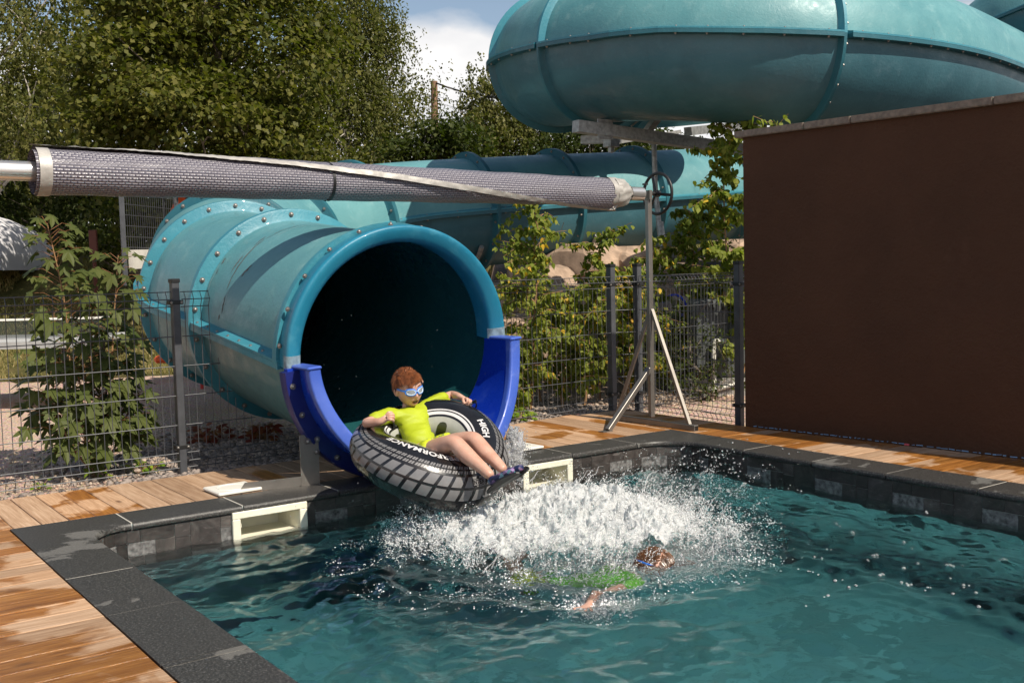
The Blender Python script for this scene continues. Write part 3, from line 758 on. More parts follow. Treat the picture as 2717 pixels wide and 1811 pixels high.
runout('run_out', [(.06, RI-.006), (YF+.02, RI-.004), (YF+.02, .70), (YF+.05, .735), (-.06, .745), (-.05, .81), (-.002, .81), (.06, .71)], PI+.01, 2*PI-.01, M['blue'], scoop=True)
lip = runout('run_out_lip', [(YF+.022, RI-.006), (YF+.002, RI-.005), (YF-.005, RI+.002), (YF-.006, RI+.010), (YF-.006, .752), (YF-.003, .760), (YF+.006, .764), (YF+.05, .760), (YF+.052, RI+.02), (YF+.05, RI-.006)], PI-.005, 2*PI+.005, M['blue_worn'], scoop=True)
fl = runout('run_out_flange', [(-.075, .74), (-.075, .835), (-.062, .842), (-.034, .842), (-.034, .74)], PI+.03, 2*PI-.03, M['navy'])
fl2 = runout('tube_end_flange', [(-.032, .72), (-.032, .84), (.0, .84), (.01, .80), (.012, R0)], PI+.03, 2*PI-.03, M['navy'])
p, T, Sd, U = sp.at(0.0)
for k in range(13):
    a = PI+PI*(k+.6)/13.2; d = Sd*math.cos(a)+U*math.sin(a); put_bolt(p+d*.80+Vector((0, -.076, 0)), (0, -1, 0), fl, 1.0)
for sd, nm in ((PI, 'side_cap'), (0, 'side_cap')):
    d = Sd*math.cos(sd); mb = MB(); Mx = Matrix((d, Vector((0, 1, 0)), d.cross(Vector((0, 1, 0))))).transposed()
    mb.box(p+d*.727+Vector((0, -.125, -.001)), (.046, .130, .010), Mx, bev=.007); mb.build(nm, M['blue_worn'], slide)
# chipped streaks on the first section
def decal(name, strips, mat, R):
    V = []; F = []
    for (la, aa, lb, ab, w) in strips:
        n = 10; pts = []
        for i in range(n+1):
            t = i/n; l_ = la+(lb-la)*t+rnd.uniform(-.006, .006); a = aa+(ab-aa)*t; ww = w*(math.sin(PI*(t*.94+.03))**.5)*rnd.uniform(.5, 1.2)
            for s_ in (-1, 1):
                p, T, Sd, U = sp.at(l_+s_*ww/2); pts.append(p+(Sd*math.cos(a)+U*math.sin(a))*(R+.0012))
        b = len(V); V += pts
        for i in range(n): F.append((b+2*i, b+2*i+1, b+2*i+3, b+2*i+2))
    o = mesh(name, V, F, mat, slide); o['kind'] = 'stuff'; return o
decal('chipped_gelcoat', [(LB-.42, 2.72, LB-.40, 2.10, .016), (LB-.41, 2.10, LB-.43, 1.62, .007), (LB-.36, 2.55, LB-.36, 2.35, .012), (LB-.37, 2.2, LB-.36, 2.05, .010), (LB-.13, 2.62, LB-.12, 2.55, .012), (LB-.12, 2.50, LB-.12, 2.42, .016),
      (LB-.44, 2.95, LB-.44, 2.78, .014), (LB-.56, 2.56, LB-.60, 2.42, .02), (LB-.40, 3.02, LB-.40, 2.97, .02), (LA-.14, 2.80, LA-.13, 2.62, .008)], M['chip'], R0)
decal('pale_scratches', [(LB-.47, 3.0, LB-.46, 2.7, .005), (LB-.47, 2.1, LB-.49, 1.5, .005), (LB-.10, 2.9, LB-.1, 2.5, .006), (LA-.1, 3.0, LA-.1, 2.2, .005)], simple('pale_scratch', (0.42, 0.55, 0.55), 0.7), R0)

# steel bracket holding the mouth
br = empty('slide_bracket', (2.75, 5.93, 0), 'stainless steel plate bracket standing on the coping under the blue slide end', 'bracket')
mb = MB(); mb.box((2.748, 5.945, .155), (.058, .006, .155), Matrix.Rotation(-.15, 3, 'Z')); mb.box((2.80, 5.99, .155), (.005, .05, .155)); mb.build('upright_plate', M['steel'], br)
mb = MB()
V = [(2.315, 6.010, .004), (2.69, 5.950, .004), (2.69, 5.950, .058), (2.355, 6.002, .058)]; off = Vector((0.003, .008, 0))
mb.add(V+[Vector(v)+off for v in V], [(0, 1, 2, 3), (7, 6, 5, 4), (0, 4, 5, 1), (1, 5, 6, 2), (2, 6, 7, 3), (3, 7, 4, 0)]); mb.box((2.50, 6.02, .003), (.19, .04, .003), Matrix.Rotation(-.15, 3, 'Z')); mb.build('angle_rail', M['steel'], br)
o = put_bolt((2.335, 6.025, .006), (0, 0, 1), br, .9)
for zz, xx in ((.27, 2.735), (.2, 2.79)): put_bolt((xx, 5.937, zz), (0, -1, 0), br, 1.1)

# ---------------------------------------------------------------- the upper slide, a loop high above the wall
upper = empty('tube_slide', (9.93, 8.81, 3.4), 'large teal closed tube loop high overhead above the brown wall', 'water slide')
rho = 2.3; PP = []
fwd2 = Vector((_f[0], _f[1], 0)).normalized(); right2 = Vector((fwd2.y, -fwd2.x, 0))
C0 = fwd2*12.85+right2*2.9
# followed from the far back round the left end to the front and away to the right
for k, deg in enumerate(range(80, -190, -15)):
    a = math.radians(deg)   # 90 = far side, 180/-180 = left, -90 = near side
    aa = math.radians(90 + (80-deg))
    q = C0 + (right2*math.cos(aa) + fwd2*math.sin(aa))*rho; th = 90+(80-deg)+0; z = 3.36 + .62*max(0, 270-th)/180.0
    PP.append((q.x, q.y, z))
PP = [q for k, q in enumerate(PP) if 90+(80-(80-15*k)) <= 245]
for lat_, dep_, z_ in ((2.85, 10.72, 3.36), (4.12, 11.42, 3.345), (5.42, 12.72, 3.32), (7.3, 14.9, 3.28), (9.2, 17.2, 3.24)):
    q = fwd2*dep_+right2*lat_; PP.append((q.x, q.y, z_))
UPP = Path(PP, 14)
def l_polar(deg):
    a = math.radians(deg); tgt = fwd2*12.85+right2*2.9+(right2*math.cos(a)+fwd2*math.sin(a))*rho
    return min(UPP.L, key=lambda L_: (Vector((UPP.at(L_)[0].x, UPP.at(L_)[0].y, 0))-tgt).length)
_l0 = l_polar(225); sgn_u = 1 if (UPP.at(_l0)[2].dot(-fwd2) > 0) else -1
js = [0.0] + [l_polar(d) for d in (128, 186, 214)] + [l_at_u(UPP, 1937, _l0, .745, sgn_u), l_at_u(UPP, 2480, _l0, .745, sgn_u), UPP.tot]
R1 = 0.745
for i, (a, b) in enumerate(zip(js[:-1], js[1:])):
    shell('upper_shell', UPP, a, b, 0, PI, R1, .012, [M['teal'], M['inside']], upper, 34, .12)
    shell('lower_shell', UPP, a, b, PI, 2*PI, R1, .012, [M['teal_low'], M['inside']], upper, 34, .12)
    seam_lips(UPP, a+.02, b-.02, upper, R1, M['teal_flange'], M['teal_dark'], w=.085, step=.12, bolt_step=.22, bside=0 if sgn_u > 0 else PI)  # lower seam lip in dark teal, shade put into its colour
    if i > 0: ring_flange(UPP, a, upper, R1, w=.07, th=.03, mat=(M['teal_flange'], M['teal_dark']), back=(i >= 4), nb=26)  # lower ring halves darker than the upper, shade put into the colour
# a further turn of the flume seen at the top right corner
far = Path([at(2190, 190, D=17.5), at(2300, 85, D=17.0), at(2420, 5, D=16.6), at(2600, -80, D=17.5)], 12)
tr = empty('tube_slide', far.P[0], 'dark teal tube piece rising at the top right corner behind the big loop', 'water slide')
shell('upper_shell', far, 0, far.tot, 0, PI, .72, .012, [M['teal'], M['inside']], tr); shell('lower_shell', far, 0, far.tot, PI, 2*PI, .72, .012, [M['teal_dark'], M['inside']], tr)
ring_flange(far, far.tot*.62, tr, .72, mat=(M['teal_dark'], M['teal_dark'])); seam_lips(far, 0, far.tot, tr, .72, M['teal_flange'], M['teal_dark'], bolts=False)

# ---------------------------------------------------------------- galvanised steel frame carrying the upper slide
fr = empty('steel_support_frame', at(1500, 300, D=12.2), 'galvanised steel beams and clamps carrying the big overhead tube', 'steel frame')
def beam(name, a, b, w, d, mat='galv'):
    mb = MB(); mb.bar(a, b, w, d); return mb.build(name, M[mat], fr)
A = at(1322, 290, D=10.9); B = at(1760, 352, D=12.3)
beam('main_beam', A, A+(B-A)*1.25, .12, .12)
beam('clamp_plate', at(1390, 297, D=11.05)-Vector((0, 0, .10)), at(1390, 297, D=11.05)+Vector((0, 0, .10)), .20, .015)
C1 = at(1515, 312, D=11.6); D1 = at(1740, 285, D=13.8)
beam('cross_beam', at(1580, 302, D=12.4), D1, .10, .10)
beam('lower_beam', at(1338, 322, D=12.4), at(1425, 318, D=12.2), .12, .09); beam('lower_arm', at(1400, 330, D=12.3), at(1560, 303, D=12.6), .09, .04)
beam('clamp_block', at(1404, 305, D=11.9), at(1404, 338, D=11.9), .13, .13); beam('clamp_bolt', at(1404, 336, D=11.9), at(1404, 350, D=11.9), .05, .05)
beam('saddle_arm', at(1482, 308, D=11.8), at(1512, 268, D=11.6), .09, .06); beam('saddle_arm', at(1352, 242, D=11.2), at(1400, 290, D=11.2), .08, .05)
beam('saddle_stay', at(1450, 290, D=11.8), at(1478, 268, D=11.8), .05, .02)
ps = [at(1502, 322, D=12.0), at(1505, 430, D=12.0), at(1514, 520, D=12.0), at(1523, 575, D=12.0)]
mb = MB(); mb.tube(ps, [.030, .030, .030, .030], 10); mb.build('hanger_pole', M['galv'], fr, True)
mb = MB(); mb.tube([at(1515, 510, D=11.95), at(1522, 565, D=11.95)], .042, 10); mb.build('pole_sleeve', M['galv'], fr, True)
mb = MB(); mb.box(at(1502, 320, D=12.0), (.07, .02, .06)); mb.build('pole_bracket', M['galv'], fr)
# legs that carry the frame, hidden by the wall and the shrubs from here
for q in (A+(B-A)*1.2, D1):
    mb = MB(); mb.bar((q.x, q.y, -.06), (q.x, q.y, q.z), .14, .14); mb.build('leg', M['galv'], fr)
# posts under the lower slide
for k, l_ in enumerate([joints[3]+.3, joints[4]+.9, joints[6]-.2, joints[7]+.3, joints[9]]):
    p, T, Sd, U = sp.at(l_); gz_ = float(terrain_h(p.x, p.y)) if p.y > 9 else -.06
    st = empty('slide_support', (p.x, p.y, gz_), ['post with curved saddle under the first bend of the lower tube slide', 'post with curved saddle under the outer bend of the lower tube slide', 'post with curved saddle carrying the straight run, nearest the bend', 'post with curved saddle in the middle of the straight run', 'post with curved saddle at the far end of the straight run'][k], 'support', 'posts under the lower tube slide')
    mb = MB(); mb.bar((p.x, p.y, gz_-.1), (p.x, p.y, p.z-R0-.02), .12, .12); mb.build('post', M['galv'], st)
    mb = MB(); mb.tube([p+(Sd*math.cos(a)+U*math.sin(a))*(R0+.035) for a in np.linspace(PI*1.2, PI*1.8, 12)], .035, 6); mb.build('saddle', M['galv'], st, True)
# ================================================================ pool cover reel
RY, RZ, = 6.34, 1.885
def roll_c(x): return Vector((x, RY, 1.881 + (x-1.416)*(1.848-1.881)/(5.64-1.416)))
def roll_r(x): return 0.132 + (x-1.416)*(0.104-0.132)/(5.64-1.416)
reel = empty('cover_reel', (5.96, RY, 0), 'pool cover reel: aluminium tube on a stainless stand with a black hand wheel', 'cover reel')
# aluminium tube with grooves
V = []; F = []; prof = []
for k in range(4):
    for j in range(9):
        a = (k+(j+.5)/9*.86+.07)*PI/2; prof.append((a, .054))
    a = (k+1)*PI/2; prof += [(a-.07, .054), (a-.06, .044), (a+.06, .044), (a+.07, .054)]
xs_ = [-2.2, 1.0, 3.5, 5.885]
for x in xs_:
    c = roll_c(x)
    for a, r_ in prof: V.append((x, c.y+r_*math.cos(a+.5), c.z+r_*math.sin(a+.5)))
n_ = len(prof)
for i in range(len(xs_)-1):
    for k in range(n_): F.append((i*n_+k, i*n_+(k+1) % n_, (i+1)*n_+(k+1) % n_, (i+1)*n_+k))
F.append(tuple((len(xs_)-1)*n_+k for k in range(n_)))
o = mesh('reel_tube', V, F, M['alu'], reel); recalc(o); smooth_sharp(o, 25)
# cover cloth material with staggered bubbles
def bubble(name, tint):
    m = Mat(name, 0.30, 0.0, 0.6, 0.15); tcx = m.n('ShaderNodeTexCoord')
    sp_ = m.n('ShaderNodeSeparateXYZ'); m.l(tcx.outputs['UV'], sp_.inputs[0])
    x = m.math('MULTIPLY', sp_.outputs['X'], 1/.037); y = m.math('MULTIPLY', sp_.outputs['Y'], 1/.0165); row = m.math('FLOOR', y)
    x = m.math('ADD', x, m.math('MULTIPLY', m.math('FLOORED_MODULO', row, 2.0), .5))
    fx = m.math('ABSOLUTE', m.math('SUBTRACT', m.math('MULTIPLY', m.math('FRACT', x), 2.0), 1.0)); fy = m.math('ABSOLUTE', m.math('SUBTRACT', m.math('MULTIPLY', m.math('FRACT', y), 2.0), 1.0))
    waist = m.math('MULTIPLY', m.math('SUBTRACT', 1.0, fx), .22)
    d = m.math('ADD', m.math('POWER', fx, 4.0), m.math('POWER', m.math('ADD', fy, waist), 2.6)); fac = m.math('SUBTRACT', 1.0, m.math('MINIMUM', d, 1.0))
    body = m.ramp(m.noise(tcx.outputs['UV'], 55, 3), (0.3, tuple(x*.7 for x in tint)), (0.7, tint))
    m.col(m.mix(m.ramp(fac, (0.0, 0.0), (0.55, 1.0)), (0.058, 0.052, 0.082), body)); m.bump(fac, 0.5, 0.010)
    return m.m
M['bubble_lo'] = bubble('bubble_cover', (0.28, 0.265, 0.29)); M['hem'] = simple('silver_hem', (0.42, 0.40, 0.365), 0.5, 0.2, 0.2, 12, 0.6, 28)
def sheet(name, x0, x1, fa, fb, fr_, mat, nx=90, na=36, uvs=1.0, thick=.006):
    """cloth on the roll: angle range fa(x)..fb(x), radius fr(x, t)"""
    V = []; F = []; UV = []
    for i in range(nx+1):
        x = x0+(x1-x0)*i/nx; c = roll_c(x)
        for k in range(na+1):
            t = k/na; a = fa(x)+(fb(x)-fa(x))*t; r_ = fr_(x, t, a)
            V.append((x, c.y-r_*math.cos(a), c.z+r_*math.sin(a))); UV.append((x, a*.125))
    for i in range(nx):
        for k in range(na): F.append((i*(na+1)+k, i*(na+1)+k+1, (i+1)*(na+1)+k+1, (i+1)*(na+1)+k))
    o = mesh(name, V, F, mat, reel, True); uv = o.data.uv_layers.new(name='UVMap')
    lv = np.zeros(len(o.data.loops), dtype=np.int32); o.data.loops.foreach_get('vertex_index', lv)
    uv.data.foreach_set('uv', np.array(UV, dtype=np.float32)[lv].ravel())
    return o
# angle 0 = side facing the pool (-Y), 90 deg = top
hem_pts = [(1.38, 92), (1.75, 80), (2.3, 62), (3.0, 40), (3.6, 18), (4.2, -8), (4.8, -38), (5.3, -68), (5.56, -80)]
def hem(x):
    return math.radians(float(np.interp(x, [p[0] for p in hem_pts], [p[1] for p in hem_pts])))
wr = lambda x, a, s=0: .0018*math.sin(9*x+2*a)+.0012*math.sin(23*x-3*a+s)
sheet('inner_cover', 1.40, 5.58, lambda x: math.radians(-200), lambda x: math.radians(160), lambda x, t, a: roll_r(x)-.004+wr(x, a), M['bubble_lo'], 120, 60)
def r_out(x, t, a):
    g = float(np.interp(x, [1.4, 3, 4.4, 5.3, 5.56], [.004, .012, .012, .017, .024])); edge = math.exp(-t*9)
    return roll_r(x)+.004+g*edge+wr(x, a, 1)+ .004
sheet('outer_cover', 1.36, 5.52, lambda x: hem(x)+.10, lambda x: math.radians(230), r_out, M['bubble_lo'], 120, 40)
sheet('cover_hem', 1.34, 5.58, lambda x: hem(x)-.16, lambda x: hem(x)+.115, lambda x, t, a: r_out(x, 0, a)+.0035+.0025*math.sin(41*x)*math.sin(PI*t)+.0015*math.sin(97*x), M['hem'], 160, 6)
sheet('cover_hem_end', 1.36, 1.425, lambda x: math.radians(-200), lambda x: math.radians(162), lambda x, t, a: roll_r(x)+.001+.001*math.sin(7*a), M['hem'], 4, 60)
sheet('end_hem', 5.50, 5.585, lambda x: math.radians(-100), lambda x: math.radians(230), lambda x, t, a: roll_r(x)+.013+.003*math.sin(6*a), M['hem'], 4, 60)
sheet('cover_seam', 3.115, 3.135, lambda x: math.radians(-150), lambda x: hem(x)-.17, lambda x, t, a: roll_r(x)+.001, M['black'], 2, 40)
sheet('cover_seam', 3.115, 3.13, lambda x: hem(x)+.12, lambda x: math.radians(200), lambda x, t, a: r_out(x, t, a)+.002, M['black'], 2, 40)
# tied silver end cloth tapering on to the tube
sheet('tied_end', 5.55, 5.74, lambda x: math.radians(-182), lambda x: math.radians(178), lambda x, t, a: (.118-.012*smooth(5.60, 5.68, x)-.048*smooth(5.67, 5.74, x))*1.0+.004*math.sin(5*a+20*x)+.003*math.sin(11*a-30*x), M['hem'], 14, 60)
sheet('end_closure', 5.738, 5.742, lambda x: math.radians(-182), lambda x: math.radians(178), lambda x, t, a: .066 if x < 5.7395 else .052, M['hem'], 2, 40)
# corner tab with eyelet, hanging at the lower right
mb = MB(); c = roll_c(5.53)
mb.add([(5.47, RY-.03, c.z-.117), (5.60, RY-.07, c.z-.075), (5.545, RY-.055, c.z-.135), (5.47, RY-.035, c.z-.132)], [(0, 1, 2), (0, 2, 3)]); mb.build('corner_tab', M['hem'], reel)
mb = MB(); cc = Vector((5.532, RY-.062, c.z-.122)); mb.tube([cc+Vector((.008*math.cos(a), 0, .008*math.sin(a))) for a in np.linspace(0, 2*PI, 12, endpoint=False)], .003, 6, closed=True); mb.build('eyelet', M['bolt'], reel)
# layered open left end
for k, rr in enumerate((.122, .108)):
    sheet('rolled_layer', 1.345+.01*k, 1.6, lambda x: math.radians(-180), lambda x: math.radians(180), lambda x, t, a, rr=rr: rr+.003*math.sin(3*a+k), M['bubble_lo'], 3, 40)
# ---- stand
st = MB(); X0 = 5.957
mb = MB(); mb.bar((X0, RY, .045), (X0, RY, 1.83), .042, .042, bev=.004); mb.build('upright', M['steel'], reel)
mb = MB(); mb.bar((X0-.012, RY+.001, 1.80), (X0-.012, RY+.001, 1.875), .03, .09); mb.build('bearing_block', M['steel'], reel)
foot_a = Vector((5.665, 6.50, .022)); foot_b = Vector((5.83, 5.705, .022))
fa = Vector((X0-.01, RY+.42, .024)); fb = Vector((X0-.03, RY-.60, .024))
fa = at(1412, 957, Z=.022); fb = at(1600, 983, Z=.022)
mb = MB(); mb.bar(fa, fb, .045, .045, bev=.003); mb.build('foot_beam', M['steel'], reel)
mb = MB(); mb.bar(fb+(fb-fa).normalized()*.0005, fb+(fb-fa).normalized()*.001, .034, .034); mb.build('beam_end', M['black'], reel)
bt = Vector((X0, RY, .90))
j = fa.lerp(fb, .92); j2 = fa.lerp(fb, .03)
mb = MB(); mb.bar(bt+Vector((0, -.02, .02)), j+Vector((0, 0, .02)), .026, .026); mb.build('diagonal_brace', M['steel'], reel)
mb = MB(); mb.bar(bt+Vector((0, .02, -.03)), j2+Vector((0, 0, .02)), .026, .026); mb.build('diagonal_brace', M['steel'], reel)
ft = at(1396, 990, Z=.0); mb = MB(); mb.bar(Vector((X0-.02, RY, .44)), ft+Vector((0, 0, .005)), .042, .042, bev=.003); mb.build('front_brace', M['steel'], reel)
mb = MB(); mb.box(ft+Vector((-.02, 0, .003)), (.05, .03, .003)); mb.build('brace_foot', M['steel'], reel)
# hand wheel
wc = Vector((6.06, RY, 1.852)); wd = Vector((1, 0, 0)); Rw = .163
mb = MB(); mb.tube([wc+Vector((0, Rw*math.cos(a), Rw*math.sin(a))) for a in np.linspace(0, 2*PI, 48, endpoint=False)], .0125, 10, closed=True); mb.build('wheel_rim', M['black'], reel, True)
for k in range(3):
    a = math.radians(68+120*k); mb = MB(); mb.bar(wc+Vector((-.02, .02*math.cos(a), .02*math.sin(a))), wc+Vector((0, (Rw-.008)*math.cos(a), (Rw-.008)*math.sin(a))), .022, .016, up=(1, 0, 0), bev=.004); mb.build('wheel_spoke', M['black'], reel)
mb = MB(); mb.tube([wc-Vector((.12, 0, 0)), wc-Vector((.01, 0, 0))], .016, 12); mb.tube([wc-Vector((.035, 0, 0)), wc+Vector((.012, 0, 0))], .028, 14); mb.build('wheel_hub', M['black'], reel, True)
mb = MB(); mb.tube([(5.925, RY, 1.885), (5.925, RY, 1.935)], [.006, .006], 8); mb.tube([(5.925, RY, 1.918), (5.925, RY, 1.93)], .024, 12); mb.build('locking_knob', M['black'], reel)
mb = MB(); h = wc+Vector((0, Rw*math.cos(1.9)*-1, Rw*math.sin(1.9))); mb.tube([h, h+Vector((.05, .02, -.004))], .004, 6); mb.build('wheel_pin', M['bolt'], reel)
# far left trestle, outside the picture
xl = -2.1; mb = MB(); cl = roll_c(xl); mb.bar((xl, RY, 0), (xl, RY, cl.z-.05), .042, .042); mb.bar((xl, RY-.5, .022), (xl, RY+.4, .022), .042, .042); mb.bar((xl, RY-.45, .03), (xl, RY-.02, .9), .026, .026); mb.bar((xl, RY+.38, .03), (xl, RY+.02, .9), .026, .026); mb.build('left_stand', M['steel'], reel)
# ================================================================ mesh fences
HZ = [1.24, 1.19, 1.14, .94, .74, .54, .34, .15, .10, .05]
def vprof(z1=1.245, z0=.03):
    return [(z1, 0), (1.232, 0), (1.19, .028), (1.142, .002), (.95, 0), (.16, 0), (.13, .006), (.10, .03), (.06, .002), (z0, 0)]
_vw = {}
def vwire_mesh(zt, mat, zb=.03, rw=.0026):
    k = (round(zt, 2), round(zb, 2), rw)
    if k not in _vw:
        pr = [(z, o) for z, o in vprof(max(zt, .3) if zt > 1.2 else 1.245, zb) if z <= zt+1e-6]
        if not pr or pr[0][0] < zt-.004: pr = [(zt, 0)] + pr
        mb = MB(); mb.tube([(0, -o, z) for z, o in pr], rw, 4); _vw[k] = mb.build('vertical_wire', mat).data
        bpy.data.objects.remove(bpy.data.objects[[o.name for o in bpy.data.objects if o.data == _vw[k]][0]])
    return _vw[k]
def panel(a, b, parent, sp_=.055, top=None, z0=-.05, rw=.0026, hz=HZ):
    a, b = Vector((*a, z0)), Vector((*b, z0)); L_ = (b-a).length; d = (b-a)/L_; ang = math.atan2(d.y, d.x); n = int(L_/sp_)
    for i in range(n+1):
        s_ = (i+.5)*sp_
        if s_ > L_: break
        zt = 1.245 if top is None else top((a+d*s_))
        if zt < .06: continue
        inst('vertical_wire', vwire_mesh(zt, M['wire'], rw=rw), Matrix.Translation(a+d*s_) @ Matrix.Rotation(ang, 4, 'Z'), parent)
    nrm = Vector((-d.y, d.x, 0))
    for z in hz:
        o_ = .028 if abs(z-1.19) < .01 or abs(z-.10) < .01 else 0.0
        runs = []; cur = None
        for k in range(0, 201):
            s_ = L_*k/200; ok = top is None or top(a+d*s_) >= z-.02
            if ok: cur = [s_, s_] if cur is None else [cur[0], s_]
            if (not ok or k == 200) and cur is not None: runs.append(cur); cur = None
        for r0, r1 in runs:
            if r1-r0 < .03: continue
            for dy in (-.004, ):
                mb = MB(); mb.tube([a+d*r0+Vector((0, 0, z))+nrm*(dy-o_), a+d*r1+Vector((0, 0, z))+nrm*(dy-o_)], .0034, 5); mb.build('horizontal_wire', M['wire'], parent)
def fpost(x, y, parent, h=1.30, z0=-.07, w=.05, d=.06, face=0.0):
    R_ = Matrix.Rotation(face, 3, 'Z'); mb = MB(); mb.box((x, y, (h+z0)/2), (w/2, d/2, (h-z0)/2), R_, bev=.004); p = mb.build('post', M['post'], parent)
    mb = MB(); mb.box((x, y, h+.010), (w/2+.005, d/2+.005, .014), R_, bev=.004); mb.build('post_cap', M['black'], p)
    for zz in (1.11, .13):
        mb = MB(); mb.box((x, y, zz), (w/2+.022, d/2+.004, .014), R_, bev=.003); c = mb.build('clamp', M['black'], p)
        for sx in (-1, 1): put_bolt(Vector((x, y, zz))+R_ @ Vector((sx*(w/2+.010), -d/2-.004, 0)), R_ @ Vector((0, -1, 0)), p, .5)
lf = empty('mesh_fence', (2.36, 7.0, -.05), 'anthracite wire mesh fence in front of the sapling, running under the tube slide', 'fence', 'pool fences')
LFP = at(420, 1085, Z=-.05); fy = LFP.y
fpost(LFP.x, fy, lf, 1.245)
fpost(LFP.x-2.5, fy, lf, 1.245)
panel((LFP.x-2.46, fy-.02), (LFP.x-.03, fy-.02), lf, z0=-.06)
panel((-2.6, fy-.02), (LFP.x-2.54, fy-.02), lf, z0=-.06)
def cut(p):
    if p.x < 2.60: return 1.245
    q = .78**2-(p.x-3.42)**2
    if q <= 0: return 1.245 if p.x < 2.6 else (.72 if p.x < 3 else 1.245)
    return .905-math.sqrt(q)
panel((LFP.x+.03, fy-.02), (3.9, fy-.02), lf, z0=-.06, top=cut)
rf = empty('mesh_fence', (6.3, 7.2, -.05), 'anthracite mesh fence right of the slide mouth with three dark posts', 'fence', 'pool fences')
P1 = at(1408, 952, Z=-.06); P2 = at(1468, 948, Z=-.06); P3 = at(1699, 975, Z=-.03)
def cut2(p):
    q = .80**2-(p.x-3.43)**2
    return .92-math.sqrt(q) if q > 0 else 1.245
fpost(P1.x, P1.y, rf, 1.27, w=.06, face=.13); fpost(P2.x, P2.y, rf, 1.27, w=.06, face=-1.45); fpost(P3.x, P3.y, rf, 1.27, w=.055, face=-1.45)
panel((3.9, 7.03), (P1.x-.03, P1.y-.02), rf, z0=-.06, top=cut2)
panel((P1.x+.03, P1.y), (P2.x-.02, P2.y), rf, z0=-.06)
panel((P2.x+.0, P2.y-.03), (P3.x, P3.y+.03), rf, z0=-.06)
panel((P2.x+.02, P2.y+.02), (P2.x+2.3, P2.y+.35), rf, z0=-.06)
# tall play-court fence at the back left
bf = empty('mesh_fence', at(300, 600, D=14.5), 'tall dark mesh fence with pale base wall far behind the slide', 'fence')
q = at(286, 596, D=14.4); r = at(410, 592, D=16.0); z1 = at(286, 440, D=14.4).z+.25
mb = MB(); mb.bar((q.x, q.y, q.z-.35), (q.x, q.y, z1), .055, .055); mb.build('post', M['post'], bf)
mb = MB(); mb.bar((r.x, r.y, r.z-.3), (r.x, r.y, z1), .055, .055); mb.build('post', M['post'], bf)
mb = MB(); n = 26; mb.tube([(0, 0, 0), (0, 0, z1-q.z)], .003, 4); vm = mb.build('vertical_wire', M['wire'], bf)
vm.matrix_parent_inverse = Matrix(); vm.parent = None; vm.matrix_basis = Matrix.Translation(q); adopt(vm, bf)
for i in range(1, n): inst('vertical_wire', vm.data, Matrix.Translation(q.lerp(r, i/n)), bf)
for i in range(9):
    z = q.z+.02+(z1-q.z)*i/8; mb = MB(); mb.tube([(q.x, q.y, z), (r.x, r.y, z)], .005, 4); mb.build('horizontal_wire', M['wire'], bf)
mb = MB(); mb.bar((q.x+.08, q.y, q.z-.0), (r.x, r.y, r.z-.0), .06, .26, up=(0, 0, 1)); mb.build('base_wall', simple('pale_concrete', (0.6, 0.57, 0.5), 0.8), bf)
# ================================================================ trees and plants
def W(u, v, D): return at(u, v, D=D)
def leaf_arrays(C, N, size, aspect=0.62, fold=0.12, tip=None):
    """diamond leaves: centres C, normals N (n,3)"""
    n = len(C); N = N/np.linalg.norm(N, axis=1, keepdims=True)
    T = rng.normal(size=(n, 3)) if tip is None else tip+rng.normal(size=(n, 3))*.35
    T = T-N*(T*N).sum(1, keepdims=True); T /= np.linalg.norm(T, axis=1, keepdims=True)+1e-9
    B = np.cross(N, T); s = (size*rng.uniform(.65, 1.3, n))[:, None]
    v0 = C-T*s*.5; v2 = C+T*s*.5; v1 = C+B*s*aspect*.5-T*s*.08+N*s*fold; v3 = C-B*s*aspect*.5-T*s*.08+N*s*fold
    V = np.stack([v0, v1, v2, v3], 1).reshape(-1, 3); return V
def limbs(mb, base, top, r0, targets, r=random.Random(3)):
    base, top = Vector(base), Vector(top); n = 9; tr = []
    for i in range(n+1):
        t = i/n; tr.append(base.lerp(top, t)+Vector((r.gauss(0, .07), r.gauss(0, .07), 0))*min(1, i))
    mb.tube(tr, [r0*(1-.82*(i/n)) for i in range(n+1)], 8)
    for tg in targets:
        tg = Vector(tg); h = (tg.z-base.z)/(max(.1, top.z-base.z)); t = min(.92, max(.12, h*.72-.08+r.uniform(-.08, .08))); i = min(n-1, int(t*n)); st = tr[i].lerp(tr[i+1], t*n-i)
        mid = st.lerp(tg, .5)+Vector((r.gauss(0, .12), r.gauss(0, .12), -.10*(tg-st).length+r.gauss(0, .08)))
        rr = max(.012, r0*(1-.8*t)*.42); pts = [st, st.lerp(mid, .5)+Vector((r.gauss(0, .03),)*3), mid, mid.lerp(tg, .5)+Vector((r.gauss(0, .04),)*3), tg]
        mb.tube(pts, [rr, rr*.8, rr*.6, rr*.4, rr*.15], 6)
        for k in range(3):
            q = pts[2].lerp(pts[4], r.random()); e = q+Vector((r.gauss(0, .35), r.gauss(0, .35), r.gauss(.1, .3))); mb.tube([q, q.lerp(e, .5)+Vector((0, 0, .05)), e], [rr*.3, rr*.2, .004], 4)
